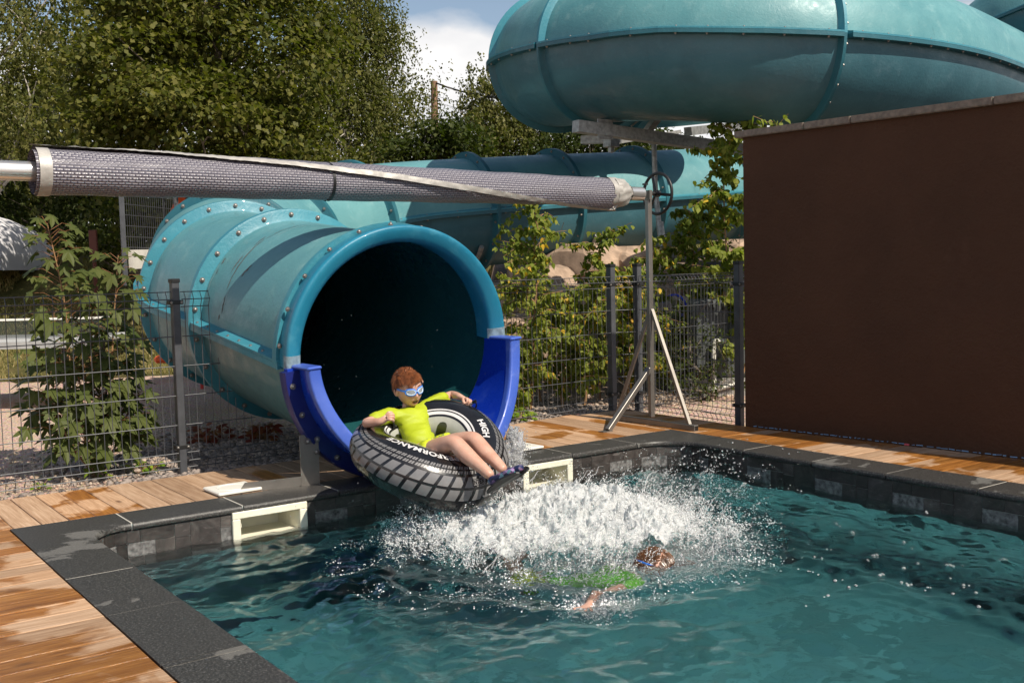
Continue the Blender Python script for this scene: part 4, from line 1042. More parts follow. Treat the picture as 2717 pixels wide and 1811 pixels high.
def make_tree(label, cat, lobes, D, trunk_uv, r0, leaf, mat, density=1.0, weep=0.0, name='tree', bark='bark', clump=.36, group=None, seed=1, per=42, aspect=.62, core=True):
    """lobes: (u, v, radius in px across, radius in px high, depth offset in m)"""
    r = random.Random(seed); px = D/2451.0; LC = []
    b = W(trunk_uv[0], trunk_uv[1], D); gz_ = float(terrain_h(b.x, b.y)); base = Vector((b.x, b.y, gz_-.1)); top = W(trunk_uv[2], trunk_uv[3], D)
    root = empty(name, base, label, cat, group); P = []; Nn = []; tg = []; G = []
    f2 = np.array([_f[0], _f[1], 0]); f2 /= np.linalg.norm(f2); r2 = np.array([f2[1], -f2[0], 0]); u2 = np.array([0, 0, 1.0])
    for (u, v, ru, rv, dd) in lobes:
        c = np.array(W(u, v, D+dd)); k = (D+dd)/2451.0; rx, rz = ru*k, rv*k; ry = (rx+rz)*.5
        n = max(6, int(density*(rx*rz+rx*ry+ry*rz)*4.0/(clump*clump)*.62))
        for _ in range(n):
            d = rng.normal(size=3); d /= np.linalg.norm(d); rad = (.35+.65*r.random()**.45)*(1+.12*r.gauss(0, 1))
            # lumpy outline
            rad *= 1+.20*noise.noise(Vector((d[0]*2+u*.01, d[1]*2+v*.01, d[2]*2+seed)))
            p = c+(r2*d[0]*rx+f2*d[1]*ry+u2*d[2]*rz)*rad; P.append(p); Nn.append(d)
        for _ in range(max(2, int(n/26))): 
            d = rng.normal(size=3); d /= np.linalg.norm(d); tg.append(Vector(c+(r2*d[0]*rx+f2*d[1]*ry+u2*d[2]*rz)*.8))
    P = np.array(P); Nn = np.array(Nn); m = len(P)
    if weep <= 0:
        cnt = per; C = np.repeat(P, cnt, 0)+rng.normal(size=(m*cnt, 3))*np.array([clump, clump, clump*.42])*.8
        N = rng.normal(size=(m*cnt, 3))*.75+np.array([0, 0, .8])+np.repeat(Nn, cnt, 0)*.55; tip = np.repeat(Nn, cnt, 0)*.5+np.array([0, 0, -.5])
    else:
        # hanging strands
        ns = 5; cnt = per//2; S0 = np.repeat(P, ns, 0)+rng.normal(size=(m*ns, 3))*clump*.55; Ln = rng.uniform(.25, 1.0, m*ns)*weep
        t = rng.uniform(0, 1, (m*ns, cnt)); C = S0[:, None, :]+np.array([0, 0, -1.0])*(t*Ln[:, None])[:, :, None]+(np.repeat(Nn, ns, 0)*.25)[:, None, :]*(np.sqrt(t)*Ln[:, None])[:, :, None]
        C = C.reshape(-1, 3)+rng.normal(size=(m*ns*cnt, 3))*.045; N = rng.normal(size=C.shape)*.8+np.repeat(np.repeat(Nn, ns, 0), cnt, 0)*.8+np.array([0, 0, .3]); tip = np.tile(np.array([0, 0, -1.0]), (len(C), 1))
    V = leaf_arrays(C, N, leaf, aspect, tip=tip); Q = np.arange(len(V)).reshape(-1, 4)
    o = link(bpy.data.objects.new('crown', fastmesh('crown', V, Q, mat))); adopt(o, root); o['kind'] = 'stuff'
    mb = MB(); limbs(mb, base, top, r0, tg, random.Random(seed+5)); o = mb.build('trunk', M[bark], root, True)
    return root, len(Q)
tot = 0
TR = [
 dict(label='big sycamore with pale limbs and lobed leaves above the middle of the rolled cover', cat='tree', lobes=[(470, 60, 230, 150, 0), (300, 180, 150, 120, -1), (640, 180, 130, 130, -.6), (440, 260, 190, 95, -1.5), (620, 320, 130, 60, -.8), (260, 300, 120, 70, -1), (560, -120, 260, 130, .5), (720, 60, 80, 90, 0), (500, 380, 150, 40, -1.2), (330, 20, 140, 110, -.5)], D=17.5, trunk_uv=(512, 600, 500, -250), r0=.16, leaf=.095, mat=M['leaf_maple'], density=.62, clump=.30, seed=2, per=92, aspect=.85),
 dict(label='weeping birch with hanging twigs to the right of the sycamore, against the white cloud', cat='tree', lobes=[(790, 10, 95, 120, 0), (830, 130, 95, 120, 0), (800, 260, 120, 110, -.5), (915, 235, 85, 80, 0), (860, 60, 55, 90, 0), (700, 330, 120, 60, -1), (870, 330, 70, 50, -.5), (690, -80, 110, 90, 1), (740, 150, 90, 110, .5)], D=23.5, trunk_uv=(800, 560, 800, -160), r0=.15, leaf=.066, mat=M['leaf_birch'], density=2.0, weep=1.2, clump=.40, bark='bark_birch', seed=5, per=36, aspect=.7),
 dict(label='tall birch with small leaves at the far left edge', cat='tree', lobes=[(60, 60, 150, 140, 0), (30, 220, 120, 120, -.5), (130, 300, 120, 80, -1), (90, -100, 170, 100, .5), (40, 340, 90, 60, -.5), (190, 160, 70, 110, 0.8)], D=21, trunk_uv=(-30, 600, -20, -200), r0=.17, leaf=.082, mat=M['leaf_birch'], density=1.2, weep=.7, clump=.42, bark='bark_birch', seed=8, per=34),
 dict(label='round dark green bush tree at the foot of the wooden utility pole', cat='tree', lobes=[(1000, 330, 85, 50, 0), (940, 355, 70, 40, 0), (1060, 345, 70, 42, .4), (1020, 300, 45, 30, 0)], D=20.5, trunk_uv=(1010, 560, 1010, 320), r0=.10, leaf=.095, mat=M['leaf_dark'], density=1.25, clump=.30, seed=11, per=46, aspect=.8),
 dict(label='loose grey green birch right of the utility pole, beside the overhead tube', cat='tree', lobes=[(1110, 200, 50, 48, 0), (1150, 250, 90, 60, 0), (1120, 300, 80, 55, -.3), (1220, 290, 90, 60, 0), (1180, 340, 110, 45, 0), (1250, 230, 60, 60, .5)], D=25, trunk_uv=(1150, 560, 1130, 170), r0=.10, leaf=.080, mat=M['leaf_birch'], density=1.6, weep=.35, clump=.36, bark='bark_birch', seed=14, per=32),
 dict(label='green tree under the left end of the galvanised beam', cat='tree', lobes=[(1330, 310, 80, 48, 0), (1400, 325, 90, 45, .3), (1300, 345, 80, 35, 0), (1440, 340, 70, 35, 0)], D=24, trunk_uv=(1360, 560, 1360, 310), r0=.10, leaf=.095, mat=M['leaf_dark'], density=1.4, clump=.32, seed=17, per=44),
 dict(label='low bushy tree behind the hand wheel under the beam', cat='tree', lobes=[(1510, 340, 80, 38, 0), (1580, 352, 70, 30, .3), (1640, 362, 50, 20, .3)], D=26, trunk_uv=(1540, 560, 1540, 340), r0=.09, leaf=.10, mat=M['leaf_dark'], density=1.4, clump=.32, seed=19, per=40),
 dict(label='dark hedge tree standing in the gap behind the sycamore trunk', cat='tree', lobes=[(330, 120, 200, 220, 0), (560, 120, 200, 220, .5), (160, 220, 160, 180, 0), (420, 340, 220, 90, 0), (660, 300, 140, 120, 0)], D=28, trunk_uv=(400, 600, 400, -50), r0=.16, leaf=.20, mat=M['leaf_dark'], density=.95, clump=.6, seed=22, per=30),
 dict(label='dark bushy tree below the rolled cover at the left, behind the tent', cat='tree', lobes=[(60, 440, 110, 60, 0), (180, 470, 90, 60, -.5), (-20, 520, 80, 50, 0), (140, 400, 120, 60, 0), (150, 560, 70, 50, 0)], D=21.5, trunk_uv=(90, 620, 90, 430), r0=.12, leaf=.10, mat=M['leaf_dark'], density=1.3, clump=.36, seed=25, per=42),
 dict(label='dark tree filling the gap at the far left under the aluminium tube', cat='tree', lobes=[(10, 430, 110, 80, 0), (100, 500, 110, 80, 0), (0, 330, 120, 90, .5), (230, 500, 110, 90, 0), (360, 520, 110, 90, 0)], D=27, trunk_uv=(20, 640, 20, 420), r0=.12, leaf=.20, mat=M['leaf_dark'], density=1.0, clump=.42, seed=41, per=44),
 dict(label='broad green bush behind the tall mesh fence, under the rolled cover', cat='tree', lobes=[(300, 470, 90, 70, 0), (350, 520, 90, 60, -.5), (250, 550, 80, 50, 0), (420, 470, 60, 60, .5), (340, 580, 80, 30, 0)], D=19, trunk_uv=(320, 640, 320, 470), r0=.11, leaf=.105, mat=M['leaf_maple'], density=.85, clump=.34, seed=28, per=42, aspect=.8),
 dict(label='dense green tree at the right of the weeping birch, low against the slide', cat='tree', lobes=[(700, 400, 110, 50, 0), (830, 385, 110, 45, 0), (930, 400, 80, 40, 0), (600, 420, 100, 50, 0)], D=21.5, trunk_uv=(800, 600, 800, 380), r0=.12, leaf=.09, mat=M['leaf_birch'], density=.8, clump=.36, seed=31, per=40),
 dict(label='distant tree standing behind the far right end of the lower slide', cat='tree', lobes=[(1700, 365, 60, 20, 0), (1780, 372, 70, 18, 0)], D=34, trunk_uv=(1720, 560, 1720, 360), r0=.1, leaf=.14, mat=M['leaf_dark'], density=.9, clump=.42, seed=33, per=36),
]
TR += [dict(label='dark leafy bush in the shade in front of the heat pump, behind the fence', cat='bush', name='bush', lobes=[(1610, 800, 70, 75, 0), (1560, 880, 60, 55, -.3), (1660, 880, 55, 55, -.2), (1545, 760, 40, 45, .3)], D=10.55, trunk_uv=(1600, 900, 1605, 780), r0=.02, leaf=.048, mat=M['leaf_dark'], density=.30, clump=.12, seed=51, per=26, group='bushes behind the right fence'),
 dict(label='green bush between the boulders and the young birches right of the slide', cat='bush', name='bush', lobes=[(1260, 720, 90, 60, 0), (1390, 700, 80, 50, .2), (1180, 690, 40, 60, .1), (1330, 800, 110, 60, -.5)], D=11.2, trunk_uv=(1300, 860, 1300, 700), r0=.02, leaf=.055, mat=M['leaf_maple'], density=.22, clump=.14, seed=52, per=24, group='bushes behind the right fence'),
 dict(label='green bush straight above the third fence post, under the dark timber rail', cat='bush', name='bush', lobes=[(1640, 590, 60, 50, 0), (1600, 650, 70, 45, 0), (1670, 680, 40, 60, .2), (1520, 610, 50, 35, .6)], D=11.6, trunk_uv=(1630, 860, 1635, 600), r0=.02, leaf=.060, mat=M['leaf_maple'], density=.22, clump=.14, seed=53, per=24, group='bushes behind the right fence')]
for kw in TR:
    if 'group' not in kw: kw['group'] = 'trees beyond the pool'
    _, n_ = make_tree(**kw); tot += n_
print('LEAVES', tot)

# ---- utility pole with wires
pp = W(997, 330, 27); up_ = empty('utility_pole', (pp.x, pp.y, 1), 'brown wooden utility pole rising above the bushes against the cloud', 'pole')
tp = W(997, 187, 27); mb = MB(); mb.tube([(pp.x, pp.y, float(terrain_h(pp.x, pp.y))), (tp.x, tp.y, tp.z)], [.11, .085], 12); mb.build('pole_shaft', simple('old_pole_wood', (0.26, 0.15, 0.09), 0.85, var=.4, scale=8, bump=.4), up_, True)
mb = MB()
for v in (232, 247): q = W(1001, v, 27); mb.box(q, (.05, .03, .03)); mb.tube([q, q+Vector((.12, -.06, 0))], .02, 6)
mb.build('insulator', M['black'], up_)
def wire_obj(a, b, sag, r, lab):
    pts = [a.lerp(b, t/12)-Vector((0, 0, sag*4*(t/12)*(1-t/12))) for t in range(13)]; mb = MB(); mb.tube(pts, r, 5); o = mb.build('overhead_wire', M['black'], None); tag(o, lab, 'wire', 'overhead wires')
wire_obj(W(1000, 190, 27), W(1420, 190, 20), .35, .022, 'thick twisted overhead cable leaving the top of the utility pole')
wire_obj(W(1003, 221, 27), W(1420, 235, 22), .25, .006, 'thin overhead wire leaving the utility pole below the thick cable')
wire_obj(W(1003, 236, 27), W(1420, 245, 22), .25, .005, 'lowest thin overhead wire leaving the utility pole')

# ---- saplings with leaves as single pieces
def outline_leaf(name, pts, mat, fold=.10, droop=.15):
    """leaf in local xy, tip towards -y (hanging), normal +z"""
    V = [(0, 0, 0)]; F = []
    for (x, y) in pts: V.append((x, y, -abs(x)*fold*2+ -droop*y*y))
    n = len(pts)
    for i in range(n-1): F.append((0, i+1, i+2))
    me = bpy.data.meshes.new(name); me.from_pydata(V, [], F); me.materials.append(mat); return me
birch_pts = [(0, .12), (.22, .10), (.40, -.12), (.34, -.38), (.16, -.66), (0, -1.0), (-.16, -.66), (-.34, -.38), (-.40, -.12), (-.22, .10), (0, .12)]
BL = [outline_leaf('leaf', birch_pts, M['leaf_young'], f, d) for f, d in ((.1, .15), (.22, .3), (.02, .05))]
BY = outline_leaf('leaf', birch_pts, M['leaf_yellow'], .15, .2)
mp = []
for a, r_ in [(90, .16), (62, .52), (48, .42), (28, .78), (20, .95), (8, .66), (-2, .46), (-14, .62), (-28, .92), (-36, 1.02), (-48, .72), (-58, .50), (-70, .78), (-90, 1.18)]: mp.append((r_*math.cos(math.radians(a)), r_*math.sin(math.radians(a))))
mp = [(x*.62, y*.85) for x, y in mp]; maple_pts = mp + [(-x, y) for x, y in mp[::-1][1:]]
ML = [outline_leaf('leaf', maple_pts, M['leaf_sap'], f, d) for f, d in ((.10, .22), (.2, .4), (.05, .12))]
def leaf_M(p, n, tip, s):
    n = Vector(n).normalized(); t = Vector(tip); t = (t-n*t.dot(n))
    if t.length < 1e-3: t = Vector((1, 0, 0))
    t.normalize(); y = -t; x = y.cross(n); Mx = Matrix((x, y, n)).transposed().to_4x4()
    return Matrix.Translation(p) @ Mx @ Matrix.Scale(s, 4)
def join_leaves(name, items, mat_list, parent):
    V = []; F = []; mi = []; b = 0
    for me, Mx in items:
        V += [Mx @ v.co for v in me.vertices]; F += [tuple(b+i for i in p.vertices) for p in me.polygons]; mi += [mat_list.index(me.materials[0])]*len(me.polygons); b += len(me.vertices)
    o = mesh(name, V, F, None, parent, False, mat_list, mi); o['kind'] = 'stuff'; return o
def young_birch(label, base, h, lean, n_br, n_leaf, spread, lsize, seed, group='young birches behind the right fence', top_bare=0.0, zmin=.1, yellow=.05, cat='young tree', name='young_birch'):
    r = random.Random(seed); base = Vector(base); root = empty(name, base, label, cat, group); top = base+Vector((lean[0], lean[1], h)); n = 8
    stem = [base.lerp(top, i/n)+Vector((r.gauss(0, .02), r.gauss(0, .02), 0))*min(i, 1) for i in range(n+1)]
    mb = MB(); mb.tube(stem, [.013*(1-.8*i/n)+.002 for i in range(n+1)], 6); tw = []
    for k in range(n_br):
        t = zmin+(1-zmin)*(k+r.random())/n_br; i = min(n-1, int(t*n)); s_ = stem[i].lerp(stem[i+1], t*n-i); a = r.random()*2*PI; L_ = spread*(1.15-.75*t)*r.uniform(.6, 1.2)
        e = s_+Vector((math.cos(a)*L_, math.sin(a)*L_, L_*r.uniform(.05, .6))); m_ = s_.lerp(e, .5)+Vector((0, 0, .05)); pts = catmull([s_, m_, e-Vector((0, 0, .04))], 4); mb.tube(pts, [.005]*2+[.0035]*(len(pts)-2), 4); tw.append((pts, L_))
        for _ in range(2):
            q = pts[r.randrange(2, len(pts))]; e2 = q+Vector((r.gauss(0, .12), r.gauss(0, .12), r.gauss(-.03, .08))); mb.tube([q, e2], .0025, 3); tw.append(([q, q.lerp(e2, .5), e2], .15))
    tw.append(([stem[-3], stem[-2], stem[-1]], .4)); mb.build('stem', M['stem'], root, True); items = []; wts = [t_[1]+.08 for t_ in tw]
    for _ in range(n_leaf):
        pts, _l = r.choices(tw, wts)[0]; t = r.random()*(len(pts)-1); i = min(len(pts)-2, int(t)); p = pts[i].lerp(pts[i+1], t-i)+Vector((r.gauss(0, .02), r.gauss(0, .02), r.gauss(-.015, .015)))
        if p.x > wall_x(p.y)-.03 and p.y < 5.75: continue
        nrm = Vector((r.gauss(0, .55), r.gauss(-.45, .45), r.gauss(.45, .4))); me = BY if r.random() < yellow else r.choice(BL)
        items.append((me, leaf_M(p, nrm, Vector((r.gauss(0, .35), r.gauss(0, .35), -1)), lsize*r.uniform(.7, 1.25))))
    items.sort(key=lambda it: (Vector(CAM)-it[1].translation).length)
    for me, Mx in items[:300]: inst('leaf', me, Mx, root)
    if len(items) > 300: join_leaves('foliage', items[300:], [M['leaf_young'], M['leaf_yellow']], root)
YB = [('young birch just right of the slide mouth, poking up above the rolled cover', (1215, 870, 8.9), 1.95, 26, 620, .46),
      ('young birch behind the right fence, its top touching the rolled cover', (1375, 860, 9.3), 1.60, 24, 620, .46),
      ('low leafy young birch between the slide mouth and the first post of the right fence', (1290, 900, 8.7), 1.05, 20, 520, .40),
      ('young birch between the two dark fence posts with some yellow leaves', (1440, 900, 8.9), 1.35, 20, 480, .34),
      ('small young birch close to the slide mouth at the lower left of the right fence', (1180, 955, 8.2), .55, 12, 260, .26),
      ('slender young birch left of the first dark fence post, leaves up to the fence top', (1340, 880, 8.6), 1.25, 22, 420, .42),
      ('young birch directly behind the upright of the reel stand', (1495, 900, 9.6), 1.55, 24, 420, .44),
      ('young birch farther back between the slide mouth and the boulders', (1240, 840, 10.2), 1.5, 24, 420, .5)]
for k, (lab, (u, v, D_), h, nb, nl, spd) in enumerate(YB):
    b = at(u, 800, Y=7.72+.30*(D_-8.2)); young_birch(lab, (b.x, b.y, -.06), h, (rnd.uniform(-.1, .1), rnd.uniform(-.1, .1)), nb, int(nl*3.0), spd*1.15, .052, 40+k, yellow=.10 if k == 3 else .05)
b = at(1650, 800, Y=7.55); young_birch('tall young birch at the corner of the brown wall, reaching over its cap', (b.x, b.y, -.06), 2.85, (.08, -.1), 34, 3600, .55, .064, 60, yellow=.02)
b = at(1590, 800, Y=8.1); young_birch('bushy young birch behind the diagonal brace of the reel stand', (b.x, b.y, -.06), 1.9, (0, 0), 26, 2200, .50, .060, 61, yellow=.03)
b = at(1545, 800, Y=7.9); young_birch('low dark leafy bush behind the reel stand, near the ride-on toy', (b.x, b.y, -.06), .75, 16 and (0, 0), 16, 1400, .5, .058, 62, yellow=.02)
b = at(1668, 800, Y=7.9); young_birch('low leafy bush in the shade beside the wall corner post', (b.x, b.y, -.06), 1.0, (0, 0), 18, 1500, .5, .058, 63, yellow=.02)
b = W(1720, 300, 8.3); young_birch('birch twig tips hanging over the cap of the brown wall', (7.1, 6.4, -.06), 2.50, (.1, -.25), 20, 420, .34, .062, 64, yellow=.02, zmin=.6)

# ---- sycamore sapling behind the left fence
def sapling(label, base, stems, lsize, seed, name='sycamore_sapling', group=None, zlow=.15, step=.11):
    r = random.Random(seed); base = Vector(base); root = empty(name, base, label, 'sapling', group); mb = MB(); red = MB(); items = []
    for (dx, dy, h, w_) in stems:
        top = base+Vector((dx, dy, h)); pts = catmull([base, base.lerp(top, .35)+Vector((dx*.15, dy*.1, 0)), base.lerp(top, .7)+Vector((r.gauss(0, .02), 0, 0)), top], 6); mb.tube(pts, np.linspace(.009, .003, len(pts)), 6)
        z = zlow
        while z < 1.0:
            i = min(len(pts)-2, int(z*(len(pts)-1))); p = pts[i].lerp(pts[i+1], z*(len(pts)-1)-i); a0 = r.random()*PI
            for s_ in (0, PI):
                a = a0+s_+r.gauss(0, .3); pl = w_*(1.1-.75*z)*r.uniform(.35, 1.1)+.05; e = p+Vector((math.cos(a)*pl, math.sin(a)*pl, pl*r.uniform(.15, .6))); red.tube([p, p.lerp(e, .6)+Vector((0, 0, .03)), e], [.0018, .0015, .0012], 4)
                od = Vector((math.cos(a), math.sin(a), 0)); nrm = Vector((0, -.35, .75))+od*.25+Vector((r.gauss(0, .25), r.gauss(0, .25), r.gauss(0, .15))); tipd = od*.5+Vector((0, -.25, -.75))+Vector((r.gauss(0, .25), r.gauss(0, .2), 0))
                items.append((r.choice(ML), leaf_M(e, nrm, tipd, lsize*(1.15-.45*z)*r.uniform(.6, 1.15))))
            z += step/h*r.uniform(.7, 1.2)
    mb.build('stem', M['stem'], root, True); red.build('leaf_stalk', M['stem_red'], root)
    items.sort(key=lambda it: (Vector(CAM)-it[1].translation).length)
    for me, Mx in items[:300]: inst('leaf', me, Mx, root)
    if len(items) > 300: join_leaves('foliage', items[300:], [M['leaf_sap']], root)
b = W(200, 1010, 7.15); b.z = -.06
sapling('sycamore sapling with big lobed leaves growing right behind the left mesh fence', (1.90, 7.55, -.06), [(-.20, .10, 1.72, .30), (.05, .05, 1.15, .34), (.26, .12, 1.50, .26), (-.12, .0, .85, .36), (.16, -.05, .75, .34), (.0, .2, 1.3, .34), (-.05, -.08, .5, .3), (-.28, .0, .6, .34), (.30, .0, .55, .30)], .128, 70, step=.040)
bq = W(120, 640, 14.0)
sapling('bright green sapling in the sun between the tent and the tube slide', (bq.x, bq.y, float(terrain_h(bq.x, bq.y))-.05), [(0, 0, .95, .35), (.25, 0, .8, .35), (-.25, .1, .7, .35), (.1, .1, .9, .3), (-.1, 0, .5, .4)], .15, 71, step=.07)
bq = W(40, 980, 8.6)
sapling('low spreading sycamore seedling on the gravel at the far left', (1.15, 8.3, -.06), [(-.2, 0, .35, .3), (.1, .1, .3, .3)], .09, 72, zlow=.3)
# small weeds along the fence foot
def weed(label, p, n, s_, mat, seed, name='weed'):
    r = random.Random(seed); root = empty(name, p, label, 'weed'); items = []
    me = outline_leaf('leaf', birch_pts, mat, .1, .2); mb = MB()
    for _ in range(n):
        a = r.random()*2*PI; L_ = s_*r.uniform(.3, 1); e = Vector(p)+Vector((math.cos(a)*L_, math.sin(a)*L_, s_*r.uniform(.15, .8))); mb.tube([Vector(p), e], .002, 3)
        items.append((me, leaf_M(e, (r.gauss(0, .3), -.3, 1), (math.cos(a), math.sin(a), -.2), s_*.4*r.uniform(.6, 1.2))))
    mb.build('stem', M['stem'], root); join_leaves('foliage', items, [mat], root)
for k, (lab, u, v, n, s_, mt) in enumerate([('bright green weed between the pebbles in front of the left fence', 222, 1096, 26, .09, 'leaf_weed'), ('green weed beside the foot of the left fence post', 332, 1085, 40, .11, 'leaf_weed'), ('small yellowish weed at the deck edge below the sapling', 90, 1122, 14, .07, 'leaf_weed'),
        ('reddish weed on the gravel below the sapling', 195, 1045, 40, .12, 'leaf_red'), ('green weed growing at the right of the blue chute, by the deck', 1195, 965, 60, .13, 'leaf_weed')]):
    q = at(u, v, Z=-.05); weed(lab, (q.x, q.y, -.055), n, s_, M[mt], 80+k)
for k, (x, y, lab) in enumerate([(3.0, 8.35, 'red and green weed under the slide, left clump'), (3.35, 8.1, 'red and green weed under the slide, right clump'), (2.5, 8.9, 'trailing weed in the shade under the slide')]):
    weed(lab, (x, y, -.055), 60, .16, M['leaf_red' if k < 2 else 'leaf_weed'], 90+k)
# ================================================================ water, splash
def _hash(ix, iy, s): 
    v = np.sin(ix*127.1+iy*311.7+s*74.7)*43758.5453; return v-np.floor(v)
def vn(x, y, s=0):
    ix, iy = np.floor(x), np.floor(y); fx, fy = x-ix, y-iy; fx = fx*fx*(3-2*fx); fy = fy*fy*(3-2*fy)
    a, b, c, d = _hash(ix, iy, s), _hash(ix+1, iy, s), _hash(ix, iy+1, s), _hash(ix+1, iy+1, s)
    return (a*(1-fx)+b*fx)*(1-fy)+(c*(1-fx)+d*fx)*fy
def fbm(x, y, o=5, s=0, g=.5):
    t = 0; a = 1; n = 0
    for k in range(o): t = t+a*vn(x*2**k+k*13.1, y*2**k-k*7.7, s+k); n += a; a *= g
    return t/n
SPC = np.array([3.50, 4.42])                       # middle of the splash
def wave_h(x, y):
    g = np.random.default_rng(5); h = np.zeros_like(x)
    wx = x+.05*fbm(x*2.3, y*2.3, 3, 9); wy = y+.05*fbm(x*2.3+5, y*2.3, 3, 4)
    for k in range(64):
        lam = .07*(9.5**g.random()); a = g.normal(math.radians(-35), .75) if k % 3 else g.random()*2*PI; kk = 2*PI/lam
        amp = .00052*(lam/.1)**1.0*g.uniform(.5, 1.3); ph = g.random()*2*PI
        h += amp*np.sin(kk*(wx*math.cos(a)+wy*math.sin(a))+ph)
    r = np.hypot(x-SPC[0], y-SPC[1]); near = np.exp(-((r-.9)/.55)**2)
    h += near*.010*np.sin(r*2*PI/.34+2*fbm(x*3, y*3, 3, 2)*4)*1.0
    rough = np.exp(-(r/1.35)**2)
    h += rough*.030*(fbm(x*9, y*9, 4, 21)-.5)
    calm = 1-.35*np.exp(-(((x-1.8)/.8)**2+((y-5.2)/.6)**2))
    return h*calm
x0, x1, y0_, y1_ = wx0+.001, wx1-.001, 0.6, wy1-.001
stp = .0135; nx = int((x1-x0)/stp); nyy = int((y1_-y0_)/stp)
X_, Y_ = np.meshgrid(np.linspace(x0, x1, nx), np.linspace(y0_, y1_, nyy), indexing='ij'); Z_ = WZ+wave_h(X_, Y_)
V = np.stack([X_, Y_, Z_], -1).reshape(-1, 3); I = np.arange(nx*nyy).reshape(nx, nyy)
Q = np.stack([I[:-1, :-1], I[1:, :-1], I[1:, 1:], I[:-1, 1:]], -1).reshape(-1, 4)
nb = len(V); zb = FLOOR-.05; ysf = PY0+.01
extra = [(x0, y0_, zb), (x1, y0_, zb), (x1, y1_, zb), (x0, y1_, zb)]
me = fastmesh('water', np.vstack([V, extra]), Q, None and [] or [bpy.data.materials.new('pool_water')], True)
# close the body of water with side and bottom faces
bm = bmesh.new(); bm.from_mesh(me); bm.verts.ensure_lookup_table(); bv = bm.verts
def side(idx, a, b):
    f = bm.faces.new([bv[i] for i in idx]+[bv[b], bv[a]]); f.smooth = False
side(list(I[:, 0]), nb, nb+1); side(list(I[-1, :]), nb+1, nb+2); side(list(I[::-1, -1]), nb+2, nb+3); side(list(I[0, ::-1]), nb+3, nb)
bm.faces.new([bv[nb+i] for i in (0, 1, 2, 3)][::-1]); bmesh.ops.recalc_face_normals(bm, faces=bm.faces); bm.to_mesh(me); bm.free()
wm = me.materials[0]; wm.use_nodes = True; t = wm.node_tree; t.nodes.clear()
ow = t.nodes.new('ShaderNodeOutputMaterial'); pb = t.nodes.new('ShaderNodeBsdfPrincipled')
pb.inputs['Base Color'].default_value = (1, 1, 1, 1); pb.inputs['Roughness'].default_value = 0.0; pb.inputs['IOR'].default_value = 1.333; pb.inputs['Transmission Weight'].default_value = 1.0
va = t.nodes.new('ShaderNodeVolumeAbsorption'); va.inputs['Color'].default_value = (0.22, 0.64, 0.68, 1); va.inputs['Density'].default_value = 0.85
tcw = t.nodes.new('ShaderNodeTexCoord'); nw = t.nodes.new('ShaderNodeTexNoise'); nw.inputs['Scale'].default_value = 34; nw.inputs['Detail'].default_value = 3; bw_ = t.nodes.new('ShaderNodeBump'); bw_.inputs['Strength'].default_value = .16; bw_.inputs['Distance'].default_value = .01
t.links.new(tcw.outputs['Object'], nw.inputs['Vector']); t.links.new(nw.outputs[0], bw_.inputs['Height']); t.links.new(bw_.outputs[0], pb.inputs['Normal'])
t.links.new(pb.outputs[0], ow.inputs['Surface']); t.links.new(va.outputs[0], ow.inputs['Volume'])
wo = tag(link(bpy.data.objects.new('water', me)), kind='structure')
# ---- materials of broken water
def foam_mat(name, alpha_noise=True):
    m = Mat(name, 0.25, 0, 0.5); v = m.coord('Object')
    a = m.noise(v, 38, 6, 0.7, 0.8); c = m.ramp(a, (0.28, (0.62, 0.65, 0.65)), (0.48, (0.84, 0.85, 0.84)), (0.66, (0.97, 0.97, 0.95))); m.col(c)
    m.bump(m.noise(v, 95, 5, 0.7, .5), 0.9, 0.01)
    tr = m.n('ShaderNodeBsdfTranslucent'); tr.inputs['Color'].default_value = (.85, .9, .9, 1)
    mx = m.n('ShaderNodeMixShader'); mx.inputs[0].default_value = .35; m.l(m.b.outputs[0], mx.inputs[1]); m.l(tr.outputs[0], mx.inputs[2])
    tp = m.n('ShaderNodeBsdfTransparent'); mt = m.n('ShaderNodeMixShader'); o = m.t.nodes['Material Output']
    h = m.noise(v, 30, 6, 0.72, 1.0); at_ = m.n('ShaderNodeAttribute'); at_.attribute_name = 'thin'
    f = m.math('ADD', h, m.math('MULTIPLY', at_.outputs['Fac'], -.55)); m.l(m.ramp(f, (0.30, 0.0), (0.50, 1.0)), mt.inputs[0])
    m.l(tp.outputs[0], mt.inputs[1]); m.l(mx.outputs[0], mt.inputs[2]); m.l(mt.outputs[0], o.inputs['Surface']); return m.m
def drop_mat(name, milk):
    m = Mat(name, 0.04 if milk < .5 else .22, 0, 0.5); m.b.inputs['IOR'].default_value = 1.333; m.b.inputs['Transmission Weight'].default_value = 1-milk; m.col((.97, .975, .97)); return m.m
M['drop_clear'] = drop_mat('clear_water', .22); _rt = Vector((_r[0], _r[1], 0)).normalized(); M['foam'] = foam_mat('splash_foam'); M['drop'] = drop_mat('water_drops', .26); M['spray'] = drop_mat('white_spray', .90); M['bub'] = drop_mat('air_bubbles', .85)
# ---- white boiling mound of the splash
AX = math.radians(-38)                              # long axis of the splash, from the chute out into the pool
ca, sa = math.cos(AX), math.sin(AX)
def sp_xy(p, q): return SPC[0]+p*ca-q*sa, SPC[1]+p*sa+q*ca
def env(p, q):
    e = (p/.98)**2+(q/np.where(q < 0, .72, .52))**2; return e
def mound_h(p, q):
    x, y = sp_xy(p, q); e = env(p, q)+.55*(fbm(p*3.2+7, q*3.2, 4, 3)-.5)
    k = np.clip(1-e, 0, 1); r1 = 1-np.abs(2*fbm(p*8+3, q*8, 5, 31)-1); r2 = 1-np.abs(2*fbm(p*21, q*21+5, 4, 33)-1)
    h = k**.8*(.055+.15*r1**1.8+.040*r2**2) + k**.6*.026*(fbm(p*46, q*46, 3, 37)-.4) + .07*k*np.clip(1-np.abs(p-.05)/.7, 0, 1)*np.clip((q+.45)/.5, 0, 1)
    return h, k, e
